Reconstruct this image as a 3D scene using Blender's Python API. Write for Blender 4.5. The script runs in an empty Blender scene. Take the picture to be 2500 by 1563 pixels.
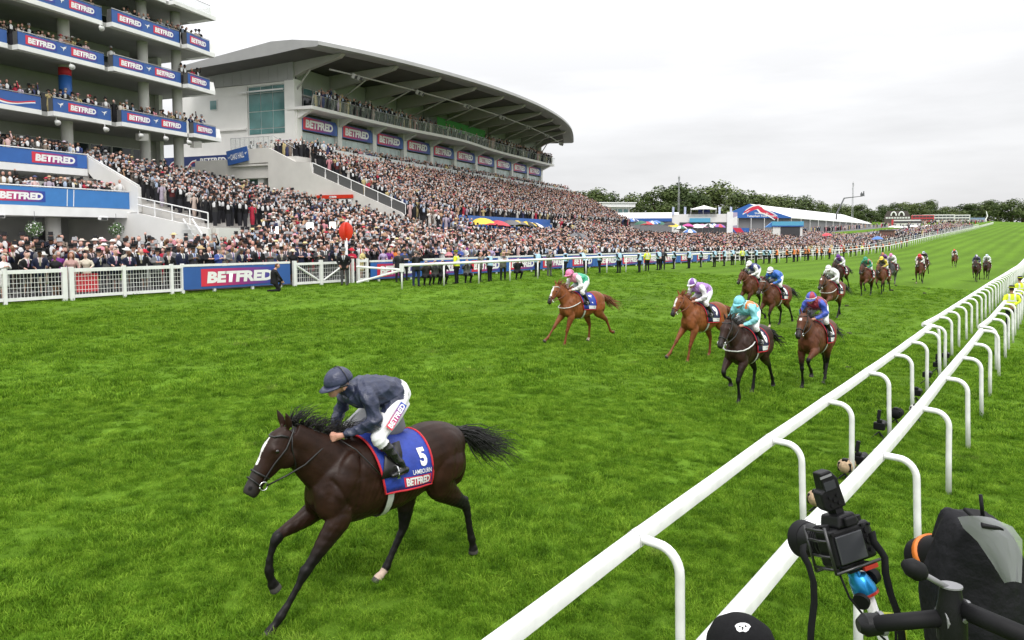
import bpy, math, random
import numpy as np
from mathutils import Vector, Matrix, Euler
from mathutils.kdtree import KDTree

random.seed(7)
rng = np.random.default_rng(7)
scene = bpy.context.scene
COL = scene.collection
R = math.radians

# ------------------------------------------------------------------ camera
AZ, PITCH, CAMZ, FPX = R(35.7), R(3.7), 3.8, 1856.0
cam_d = bpy.data.cameras.new('camera')
cam_d.sensor_width = 36.0
cam_d.lens = 36.0 * FPX / 2500.0
cam_d.shift_y = -86.5 / 2500.0
cam_d.clip_start = 0.05
cam_d.clip_end = 6000.0
cam = bpy.data.objects.new('camera', cam_d)
COL.objects.link(cam)
cam.location = (0, 0, CAMZ)
cam.rotation_euler = (R(90) - PITCH, 0, AZ)
scene.camera = cam
cam_d.dof.use_dof = False

# ------------------------------------------------------------------ sky: bright overcast
SUN_EL, SUN_AZ = R(56), R(135)          # azimuth measured clockwise from +Y
world = bpy.data.worlds.new('World')
scene.world = world
world.use_nodes = True
wn, wl = world.node_tree.nodes, world.node_tree.links
wn.clear()
w_out = wn.new('ShaderNodeOutputWorld')
w_bg = wn.new('ShaderNodeBackground'); w_bg.inputs['Strength'].default_value = 0.10
w_sky = wn.new('ShaderNodeTexSky'); w_sky.sky_type = 'NISHITA'
w_sky.sun_disc = False; w_sky.sun_elevation = SUN_EL; w_sky.sun_rotation = SUN_AZ
w_sky.air_density = 1.0; w_sky.dust_density = 3.0
w_geo = wn.new('ShaderNodeTexCoord')
w_sep = wn.new('ShaderNodeSeparateXYZ'); wl.new(w_geo.outputs['Generated'], w_sep.inputs[0])
# overcast cloud deck: luminance climbs from horizon to zenith, clouds broken by noise stretched to the horizon
w_map = wn.new('ShaderNodeMapping'); w_map.inputs['Scale'].default_value = (1.0, 1.0, 6.0)
wl.new(w_geo.outputs['Generated'], w_map.inputs[0])
w_noi = wn.new('ShaderNodeTexNoise'); w_noi.inputs['Scale'].default_value = 2.6
w_noi.inputs['Detail'].default_value = 6; w_noi.inputs['Roughness'].default_value = 0.55
wl.new(w_map.outputs[0], w_noi.inputs['Vector'])
w_cr = wn.new('ShaderNodeMapRange'); w_cr.inputs[1].default_value = 0.36; w_cr.inputs[2].default_value = 0.66
w_cr.inputs[3].default_value = 0.91; w_cr.inputs[4].default_value = 1.10
wl.new(w_noi.outputs[0], w_cr.inputs[0])
w_el = wn.new('ShaderNodeMapRange'); w_el.inputs[1].default_value = 0.12; w_el.inputs[2].default_value = 0.9
w_el.inputs[3].default_value = 7.0; w_el.inputs[4].default_value = 18.5
wl.new(w_sep.outputs[2], w_el.inputs[0])
w_mul = wn.new('ShaderNodeMath'); w_mul.operation = 'MULTIPLY'
wl.new(w_el.outputs[0], w_mul.inputs[0]); wl.new(w_cr.outputs[0], w_mul.inputs[1])
w_tint = wn.new('ShaderNodeCombineColor')
w_b = wn.new('ShaderNodeMath'); w_b.operation = 'MULTIPLY'; w_b.inputs[1].default_value = 1.012
wl.new(w_mul.outputs[0], w_b.inputs[0])
wl.new(w_mul.outputs[0], w_tint.inputs[0]); wl.new(w_mul.outputs[0], w_tint.inputs[1]); wl.new(w_b.outputs[0], w_tint.inputs[2])
w_mix = wn.new('ShaderNodeMix'); w_mix.data_type = 'RGBA'; w_mix.inputs[0].default_value = 0.93
wl.new(w_sky.outputs[0], w_mix.inputs[6]); wl.new(w_tint.outputs[0], w_mix.inputs[7])
wl.new(w_mix.outputs[2], w_bg.inputs['Color']); wl.new(w_bg.outputs[0], w_out.inputs[0])

sun_d = bpy.data.lights.new('sun', 'SUN')
sun_d.energy = 1.3; sun_d.angle = R(22); sun_d.color = (1.0, 0.96, 0.9)
sun = bpy.data.objects.new('sun', sun_d); COL.objects.link(sun)
sun.rotation_euler = (R(90) - SUN_EL, 0, -SUN_AZ + math.pi)
sun.location = (0, 0, 60)
vs = scene.view_settings
vs.view_transform = 'Standard'; vs.look = 'None'; vs.gamma = 1.0; vs.use_curve_mapping = False
vs.exposure = 0.42
scene.cycles.use_denoising = True
scene.cycles.max_bounces = 5
scene.cycles.diffuse_bounces = 3
scene.cycles.glossy_bounces = 2
scene.cycles.transparent_max_bounces = 8
scene.cycles.transmission_bounces = 4

# ------------------------------------------------------------------ ground heights
_PY = [-400, -60, 0, 50, 78, 93, 131, 165, 193, 230, 330, 504, 700, 1000, 4000]
_PZ = [1.2, 1.2, 1.15, 1.0, .75, .56, .35, .6, 1.47, 2.6, 5.3, 10.2, 14, 17, 19]
def gz(X, Y):
    X = np.asarray(X, float); Y = np.asarray(Y, float)
    zo = np.interp(Y, _PY, _PZ)
    z = zo - .044 * (np.clip(X, -31, -2) + 27)
    k = np.interp(Y, [-100, 18, 30, 45, 85, 115, 200, 300], [.08, .08, .10, .12, .105, .085, .07, .05])
    return z + k * np.minimum(np.clip(-32 - X, 0, 22), np.interp(Y, [20, 45], [6, 22]))
def G(x, y):
    return float(gz(x, y))
# local frame of the grandstands: x towards the track, y along the stands
STAND_ROT = R(12.2)
_c, _s = math.cos(STAND_ROT), math.sin(STAND_ROT)
def stand_xy(n, s):
    return (n * _c - s * _s, n * _s + s * _c)

# ------------------------------------------------------------------ mesh helpers
class MB:
    def __init__(self):
        self.v = []; self.f = []; self.m = []; self.mi = 0
    def add(self, verts, faces, mi=None):
        b = len(self.v); self.v += [tuple(p) for p in verts]
        self.f += [tuple(b + i for i in f) for f in faces]
        self.m += [self.mi if mi is None else mi] * len(faces)
        return self
    def box(self, c, s, rot=None, mi=None):
        x, y, z = s[0] / 2, s[1] / 2, s[2] / 2
        vs = [Vector((sx * x, sy * y, sz * z)) for sx in (-1, 1) for sy in (-1, 1) for sz in (-1, 1)]
        if rot is not None:
            M = rot if isinstance(rot, Matrix) else Euler(rot).to_matrix()
            vs = [M @ v for v in vs]
        vs = [v + Vector(c) for v in vs]
        return self.add(vs, [(0, 1, 3, 2), (4, 6, 7, 5), (0, 4, 5, 1), (2, 3, 7, 6), (0, 2, 6, 4), (1, 5, 7, 3)], mi)
    def b2(self, x0, x1, y0, y1, z0, z1, mi=None):
        return self.box(((x0 + x1) / 2, (y0 + y1) / 2, (z0 + z1) / 2), (abs(x1 - x0), abs(y1 - y0), abs(z1 - z0)), None, mi)
    def prism(self, poly, axis, a, b, mi=None):
        # poly: 2-D points, extruded along axis (0,1,2) from a to b
        def p3(p, h):
            q = list(p); q.insert(axis, h); return tuple(q)
        n = len(poly)
        vs = [p3(p, a) for p in poly] + [p3(p, b) for p in poly]
        fs = [tuple(range(n))[::-1], tuple(range(n, 2 * n))] + [(i, (i + 1) % n, n + (i + 1) % n, n + i) for i in range(n)]
        return self.add(vs, fs, mi)
    def tube(self, pts, rad, n=8, caps=True, mi=None, flat=None):
        pts = [Vector(p) for p in pts]
        k = len(pts)
        if not hasattr(rad, '__len__'): rad = [rad] * k
        vs = []
        ref = Vector((0, 0, 1))
        t0 = (pts[-1] - pts[0])
        if t0.length > 0 and abs(t0.normalized().z) > .9: ref = Vector((0, 1, 0))
        for i, p in enumerate(pts):
            t = (pts[min(i + 1, k - 1)] - pts[max(i - 1, 0)])
            t = t.normalized() if t.length > 1e-9 else Vector((0, 0, 1))
            a = ref.cross(t)
            if a.length < 1e-4: a = Vector((1, 0, 0)).cross(t)
            a.normalize(); b = t.cross(a)
            r = rad[i]
            ra, rb = (r if hasattr(r, '__len__') else (r, r))
            for j in range(n):
                w = 2 * math.pi * j / n
                vs.append(p + a * (ra * math.cos(w)) + b * (rb * math.sin(w)))
        fs = [(i * n + j, i * n + (j + 1) % n, (i + 1) * n + (j + 1) % n, (i + 1) * n + j) for i in range(k - 1) for j in range(n)]
        if caps:
            fs += [tuple(range(n))[::-1], tuple(range((k - 1) * n, k * n))]
        return self.add(vs, fs, mi)
    def lathe(self, prof, c=(0, 0, 0), n=12, axis=None, mi=None, sx=1, sy=1):
        # prof: (radius, height) pairs
        M = Matrix.Identity(3)
        if axis is not None:
            M = Vector((0, 0, 1)).rotation_difference(Vector(axis)).to_matrix()
        vs = []
        for r, h in prof:
            for j in range(n):
                w = 2 * math.pi * j / n
                vs.append(M @ Vector((r * sx * math.cos(w), r * sy * math.sin(w), h)) + Vector(c))
        k = len(prof)
        fs = [(i * n + j, i * n + (j + 1) % n, (i + 1) * n + (j + 1) % n, (i + 1) * n + j) for i in range(k - 1) for j in range(n)]
        fs += [tuple(range(n))[::-1], tuple(range((k - 1) * n, k * n))]
        return self.add(vs, fs, mi)
    def ball(self, c, r, n=10, k=6, mi=None, rot=None):
        r = r if hasattr(r, '__len__') else (r, r, r)
        M = Euler(rot).to_matrix() if rot is not None else Matrix.Identity(3)
        vs = [Vector(c) + M @ Vector((0, 0, -r[2]))]
        for i in range(1, k):
            ph = -math.pi / 2 + math.pi * i / k
            for j in range(n):
                w = 2 * math.pi * j / n
                vs.append(Vector(c) + M @ Vector((r[0] * math.cos(ph) * math.cos(w), r[1] * math.cos(ph) * math.sin(w), r[2] * math.sin(ph))))
        vs.append(Vector(c) + M @ Vector((0, 0, r[2])))
        e = len(vs) - 1
        fs = [(0, 1 + (j + 1) % n, 1 + j) for j in range(n)]
        for i in range(k - 2):
            for j in range(n):
                a = 1 + i * n
                fs.append((a + j, a + (j + 1) % n, a + n + (j + 1) % n, a + n + j))
        a = 1 + (k - 2) * n
        fs += [(a + j, a + (j + 1) % n, e) for j in range(n)]
        return self.add(vs, fs, mi)
    def mesh(self, name, mats=None, smooth=False):
        me = bpy.data.meshes.new(name)
        me.from_pydata(self.v, [], self.f)
        if mats is not None:
            for m in (mats if isinstance(mats, (list, tuple)) else [mats]): me.materials.append(m)
            if isinstance(mats, (list, tuple)) and len(mats) > 1:
                me.polygons.foreach_set('material_index', self.m)
        if smooth:
            me.polygons.foreach_set('use_smooth', [True] * len(me.polygons))
        me.update()
        return me
    def build(self, name, mats, parent=None, smooth=False, loc=None, rot=None, auto=None):
        o = bpy.data.objects.new(name, self.mesh(name, mats, smooth or auto))
        COL.objects.link(o)
        if parent is not None: o.parent = parent
        if loc is not None: o.location = loc
        if rot is not None: o.rotation_euler = rot
        if auto:
            o.data.set_sharp_from_angle(angle=R(auto if auto is not True else 40))
        return o

def tag(o, label=None, cat=None, group=None, kind=None):
    if label: o['label'] = label
    if cat: o['category'] = cat
    if group: o['group'] = group
    if kind: o['kind'] = kind
    return o
def thing(name, label, cat, loc=(0, 0, 0), rotz=0.0, group=None):
    o = bpy.data.objects.new(name, None); COL.objects.link(o)
    o.empty_display_size = .2
    o.location = loc; o.rotation_euler = (0, 0, rotz)
    return tag(o, label, cat, group)
def link_copy(src, parent=None, loc=None, rot=None, name=None):
    c = src.copy(); COL.objects.link(c)
    c.parent = parent
    if loc is not None: c.location = loc
    if rot is not None: c.rotation_euler = rot
    return c
def copy_tree(o, parent=None):
    c = o.copy(); COL.objects.link(c); c.parent = parent
    for ch in list(o.children): copy_tree(ch, c)
    return c
def inst(name, me, parent=None, loc=(0, 0, 0), rot=(0, 0, 0), scale=None):
    o = bpy.data.objects.new(name, me); COL.objects.link(o)
    o.parent = parent; o.location = loc; o.rotation_euler = rot
    if scale is not None: o.scale = scale
    return o

# ------------------------------------------------------------------ materials
MATS = {}
def mat(name, col=(.5, .5, .5), rough=.6, metal=0.0, vary=.12, scale=6.0, bump=0.0, bscale=60.0, spec=.5, emit=None, alpha=None, trans=0.0, coat=0.0, coord='Object', sheen=0.0):
    if name in MATS: return MATS[name]
    m = bpy.data.materials.new(name); m.use_nodes = True
    nt = m.node_tree; N, L = nt.nodes, nt.links
    b = N['Principled BSDF']
    b.inputs['Roughness'].default_value = rough
    b.inputs['Metallic'].default_value = metal
    b.inputs['Specular IOR Level'].default_value = spec
    if coat: b.inputs['Coat Weight'].default_value = coat
    if trans: b.inputs['Transmission Weight'].default_value = trans
    if sheen: b.inputs['Sheen Weight'].default_value = sheen
    tc = N.new('ShaderNodeTexCoord')
    if vary > 0:
        no = N.new('ShaderNodeTexNoise'); no.inputs['Scale'].default_value = scale; no.inputs['Detail'].default_value = 5
        L.new(tc.outputs[coord], no.inputs['Vector'])
        mr = N.new('ShaderNodeMapRange'); mr.inputs[1].default_value = .3; mr.inputs[2].default_value = .7
        mr.inputs[3].default_value = 1 - vary; mr.inputs[4].default_value = 1 + vary
        L.new(no.outputs[0], mr.inputs[0])
        mx = N.new('ShaderNodeMix'); mx.data_type = 'RGBA'; mx.blend_type = 'MULTIPLY'; mx.inputs[0].default_value = 1
        mx.inputs[6].default_value = (*col, 1)
        cc = N.new('ShaderNodeCombineColor')
        for i in range(3): L.new(mr.outputs[0], cc.inputs[i])
        L.new(cc.outputs[0], mx.inputs[7]); L.new(mx.outputs[2], b.inputs['Base Color'])
    else:
        b.inputs['Base Color'].default_value = (*col, 1)
    if bump > 0:
        n2 = N.new('ShaderNodeTexNoise'); n2.inputs['Scale'].default_value = bscale; n2.inputs['Detail'].default_value = 4
        L.new(tc.outputs[coord], n2.inputs['Vector'])
        bp = N.new('ShaderNodeBump'); bp.inputs['Strength'].default_value = bump; bp.inputs['Distance'].default_value = .02
        L.new(n2.outputs[0], bp.inputs['Height']); L.new(bp.outputs[0], b.inputs['Normal'])
    if emit:
        b.inputs['Emission Color'].default_value = (*emit[0], 1); b.inputs['Emission Strength'].default_value = emit[1]
    if alpha is not None: b.inputs['Alpha'].default_value = alpha
    MATS[name] = m
    return m
def attr_mat(name, rough=.7, bump=0.0, bscale=40, spec=.3, sheen=0.0, vary=0.0, coat=0.0):
    if name in MATS: return MATS[name]
    m = mat(name, (1, 1, 1), rough, vary=0.0, bump=bump, bscale=bscale, spec=spec, sheen=sheen, coat=coat)
    N, L = m.node_tree.nodes, m.node_tree.links
    a = N.new('ShaderNodeAttribute'); a.attribute_name = 'Col'
    b = N['Principled BSDF']
    if vary:
        tc = N.new('ShaderNodeTexCoord'); no = N.new('ShaderNodeTexNoise'); no.inputs['Scale'].default_value = 9; no.inputs['Detail'].default_value = 6
        L.new(tc.outputs['Object'], no.inputs['Vector'])
        mr = N.new('ShaderNodeMapRange'); mr.inputs[1].default_value = .3; mr.inputs[2].default_value = .7
        mr.inputs[3].default_value = 1 - vary; mr.inputs[4].default_value = 1 + vary
        L.new(no.outputs[0], mr.inputs[0])
        vm = N.new('ShaderNodeVectorMath'); vm.operation = 'SCALE'
        L.new(a.outputs['Color'], vm.inputs[0]); L.new(mr.outputs[0], vm.inputs['Scale'])
        L.new(vm.outputs[0], b.inputs['Base Color'])
    else:
        L.new(a.outputs['Color'], b.inputs['Base Color'])
    return m
def set_col(me, cols):
    # cols: (nverts,3) linear
    a = me.color_attributes.new('Col', 'FLOAT_COLOR', 'POINT')
    c = np.ones((len(me.vertices), 4), np.float32); c[:, :3] = cols
    a.data.foreach_set('color', c.ravel())

# ------------------------------------------------------------------ bodies: overlapping lofts fused into one skin
class Body:
    """limbs are lofts of elliptical rings; fuse() voxel-joins them into one continuous surface and keeps each vertex's class"""
    def __init__(self):
        self.mb = MB(); self.cls = []
    def limb(self, rings, cls, n=14, side=(0, 1, 0), sub=4):
        # rings: (x,y,z,a,b) a = half size in the plane of the path, b = half size sideways; cls int or list per ring
        cl = list(cls) if hasattr(cls, '__len__') else [cls] * len(rings)
        if sub > 1 and len(rings) > 2:
            A = np.array([tuple(r) for r in rings], float); R2, C2 = [], []
            for i in range(len(A) - 1):
                p0, p1, p2, p3 = A[max(i - 1, 0)], A[i], A[i + 1], A[min(i + 2, len(A) - 1)]
                for q in range(sub):
                    t = q / sub
                    R2.append(.5 * (2 * p1 + (p2 - p0) * t + (2 * p0 - 5 * p1 + 4 * p2 - p3) * t * t + (3 * p1 - p0 - 3 * p2 + p3) * t ** 3))
                    C2.append(cl[i] if t < .5 else cl[i + 1])
            R2.append(A[-1]); C2.append(cl[-1])
            rings = [tuple([*r[:3], max(r[3], .002), max(r[4], .002)]) for r in R2]; cl = C2
        cls = cl
        pts = [Vector(r[:3]) for r in rings]; k = len(rings)
        sd = Vector(side); vs = []
        for i in range(k):
            t = (pts[min(i + 1, k - 1)] - pts[max(i - 1, 0)]).normalized()
            b = (sd - t * sd.dot(t))
            if b.length < 1e-3: b = Vector((1, 0, 0)) - t * t.x
            b.normalize(); a = b.cross(t)
            for j in range(n):
                w = 2 * math.pi * j / n
                vs.append(pts[i] + a * (rings[i][3] * math.cos(w)) + b * (rings[i][4] * math.sin(w)))
        fs = [(i * n + j, i * n + (j + 1) % n, (i + 1) * n + (j + 1) % n, (i + 1) * n + j) for i in range(k - 1) for j in range(n)]
        fs += [tuple(range(n))[::-1], tuple(range((k - 1) * n, k * n))]
        self.mb.add(vs, fs)
        for i in range(k):
            self.cls += [cls[i]] * n
        return self
    def ball(self, c, r, cls, rot=None, n=12, k=8):
        b = len(self.mb.v); self.mb.ball(c, r, n, k, rot=rot)
        self.cls += [cls] * (len(self.mb.v) - b)
        return self
    def fuse(self, voxel, smooth=6, fac=.5, dec=None):
        me = self.mb.mesh('tmp')
        o = bpy.data.objects.new('tmp', me); COL.objects.link(o)
        r = o.modifiers.new('r', 'REMESH'); r.mode = 'VOXEL'; r.voxel_size = voxel; r.use_smooth_shade = True
        if smooth:
            s = o.modifiers.new('s', 'SMOOTH'); s.iterations = smooth; s.factor = fac
        if dec:
            d = o.modifiers.new('d', 'DECIMATE'); d.ratio = dec
        dg = bpy.context.evaluated_depsgraph_get()
        res = bpy.data.meshes.new_from_object(o.evaluated_get(dg))
        bpy.data.objects.remove(o); bpy.data.meshes.remove(me)
        kd = KDTree(len(self.mb.v))
        # dense samples: vertices plus edge midpoints between rings keep class borders straight
        for i, p in enumerate(self.mb.v): kd.insert(p, i)
        kd.balance()
        cls = np.array([self.cls[kd.find(v.co)[1]] for v in res.vertices], np.int32)
        co = np.empty(len(res.vertices) * 3, np.float32); res.vertices.foreach_get('co', co)
        res.polygons.foreach_set('use_smooth', [True] * len(res.polygons))
        return res, cls, co.reshape(-1, 3)
def displace(me, co, d):
    nr = np.empty(len(me.vertices) * 3, np.float32); me.vertices.foreach_get('normal', nr)
    co = co + nr.reshape(-1, 3) * d[:, None]
    me.vertices.foreach_set('co', co.astype(np.float32).ravel()); me.update()
    return co
def face_mats(me, cls, mats, order=None):
    """material per face from the class of its vertices (largest wins)"""
    for m in mats: me.materials.append(m)
    idx = np.empty(len(me.loops), np.int32); me.loops.foreach_get('vertex_index', idx)
    st = np.empty(len(me.polygons), np.int32); me.polygons.foreach_get('loop_start', st)
    fm = cls[idx[st]]
    me.polygons.foreach_set('material_index', np.minimum(fm, len(mats) - 1).astype(np.int32))

# ------------------------------------------------------------------ lettering
_txt = {}
def text_mesh(s, h, bold=.02, shear=0.0, width=None, depth=0.0, space=1.0):
    """lettering in the x-z plane, facing -y, centred; h = height of a capital"""
    key = (s, round(h, 3), bold, shear, width, depth, space)
    if key in _txt: return _txt[key]
    cu = bpy.data.curves.new('lettering', 'FONT')
    cu.body = s; cu.size = 1.0; cu.offset = bold; cu.shear = shear; cu.extrude = depth; cu.resolution_u = 3
    cu.align_x = 'CENTER'; cu.space_character = space
    o = bpy.data.objects.new('tmp', cu); COL.objects.link(o)
    dg = bpy.context.evaluated_depsgraph_get()
    me = bpy.data.meshes.new_from_object(o.evaluated_get(dg))
    bpy.data.objects.remove(o); bpy.data.curves.remove(cu)
    co = np.empty(len(me.vertices) * 3, np.float32); me.vertices.foreach_get('co', co); co = co.reshape(-1, 3)
    lo, hi = co.min(0), co.max(0)
    k = h / (hi[1] - lo[1]); kx = k if width is None else width / (hi[0] - lo[0])
    out = np.stack([(co[:, 0] - (lo[0] + hi[0]) / 2) * kx, -co[:, 2], (co[:, 1] - (lo[1] + hi[1]) / 2) * k], 1)
    me.vertices.foreach_set('co', out.ravel().astype(np.float32)); me.update()
    me.materials.clear()
    _txt[key] = me
    return me
def lettering(s, h, m, parent, loc, rot=(0, 0, 0), **kw):
    base = text_mesh(s, h, **kw)
    me = base
    if not len(me.materials): me.materials.append(m)
    elif me.materials[0] != m:
        me = base.copy(); me.materials[0] = m
    return inst('lettering', me, parent, loc, rot)
# ------------------------------------------------------------------ horses (x forward, y to the horse's left, origin on the ground)
TRUNK = [(.80, 1.17, .10, .09), (.72, 1.17, .22, .17), (.58, 1.18, .33, .235), (.40, 1.19, .41, .265), (.20, 1.205, .425, .275), (0, 1.175, .395, .29),
         (-.2, 1.17, .365, .295), (-.4, 1.215, .34, .29), (-.58, 1.28, .335, .285), (-.75, 1.30, .30, .27), (-.9, 1.28, .25, .22), (-1.02, 1.24, .17, .14), (-1.07, 1.22, .08, .07)]
def trunk_at(x):
    xs = [t[0] for t in TRUNK][::-1]
    return [float(np.interp(x, xs, [t[i] for t in TRUNK][::-1])) for i in (1, 2, 3)]
def on_trunk(x, z, side=1, off=.012):
    zc, hz, hy = trunk_at(x)
    w = max(-1, min(1, (z - zc) / hz))
    c = math.sqrt(max(0, 1 - w * w))
    nrm = Vector((0, c / hy, w / hz)).normalized()
    return Vector((x, side * hy * c, zc + hz * w)) + Vector((0, side * nrm.y, nrm.z)) * off
# legs: (x, z, a, b) from the elbow / stifle down to the sole
FORE_R = [(.12, .095), (.092, .075), (.056, .05), (.060, .054), (.037, .033), (.035, .031), (.047, .042), (.037, .035), (.049, .047), (.060, .056)]
HIND_R = [(.27, .13), (.20, .125), (.115, .082), (.068, .05), (.046, .04), (.038, .034), (.048, .043), (.038, .036), (.05, .048), (.06, .056)]
POSES = {
 'reach': dict(lf=[(.56, .93), (.72, .74), (.87, .56), (.93, .49), (.985, .405), (1.10, .25), (1.18, .155), (1.24, .095), (1.275, .06), (1.315, .005)],
               rf=[(.60, .96), (.80, .87), (1.01, .81), (1.07, .78), (1.115, .70), (1.15, .58), (1.155, .48), (1.14, .41), (1.125, .36), (1.09, .285)],
               rh=[(-.62, 1.2), (-.44, .95), (-.42, .74), (-.385, .53), (-.34, .43), (-.22, .24), (-.15, .125), (-.095, .07), (-.06, .045), (-.01, -.005)],
               lh=[(-.72, 1.2), (-.66, .98), (-.82, .80), (-1.02, .645), (-1.07, .54), (-1.10, .36), (-1.135, .21), (-1.15, .15), (-1.155, .11), (-1.16, .045)]),
 'spread': dict(rf=[(.58, .95), (.76, .80), (.93, .64), (.99, .58), (1.06, .51), (1.20, .36), (1.28, .27), (1.345, .235), (1.38, .21), (1.43, .17)],
               lf=[(.54, .92), (.62, .72), (.69, .52), (.71, .45), (.73, .37), (.77, .22), (.79, .13), (.81, .08), (.82, .05), (.835, .005)],
               rh=[(-.62, 1.2), (-.46, .95), (-.50, .76), (-.58, .55), (-.59, .45), (-.58, .25), (-.57, .13), (-.54, .08), (-.52, .05), (-.50, .005)],
               lh=[(-.72, 1.2), (-.68, .98), (-.88, .82), (-1.10, .68), (-1.17, .58), (-1.27, .41), (-1.34, .28), (-1.40, .25), (-1.44, .24), (-1.50, .23)]),
 'gather': dict(lf=[(.54, .92), (.66, .76), (.74, .58), (.75, .51), (.74, .43), (.70, .26), (.68, .15), (.71, .09), (.72, .06), (.735, .005)],
               rf=[(.58, .95), (.74, .84), (.88, .74), (.90, .68), (.86, .60), (.70, .53), (.61, .49), (.56, .44), (.55, .40), (.55, .34)],
               rh=[(-.62, 1.2), (-.46, .96), (-.56, .76), (-.70, .57), (-.70, .46), (-.66, .27), (-.64, .14), (-.60, .08), (-.58, .05), (-.55, .005)],
               lh=[(-.70, 1.2), (-.58, .97), (-.72, .80), (-.93, .66), (-1.0, .56), (-1.10, .40), (-1.17, .29), (-1.19, .23), (-1.20, .18), (-1.22, .12)]),
 'drive': dict(rf=[(.54, .92), (.60, .72), (.62, .54), (.62, .47), (.61, .39), (.57, .23), (.55, .13), (.58, .08), (.59, .05), (.61, .005)],
               lf=[(.58, .96), (.78, .88), (.96, .80), (1.0, .75), (.98, .66), (.86, .55), (.79, .49), (.75, .43), (.745, .39), (.75, .33)],
               lh=[(-.62, 1.2), (-.42, .96), (-.46, .75), (-.52, .54), (-.49, .44), (-.40, .25), (-.36, .13), (-.31, .08), (-.28, .05), (-.24, .005)],
               rh=[(-.72, 1.2), (-.64, .98), (-.80, .80), (-1.0, .66), (-1.06, .56), (-1.12, .38), (-1.15, .25), (-1.18, .19), (-1.19, .15), (-1.21, .09)]),
}
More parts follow.
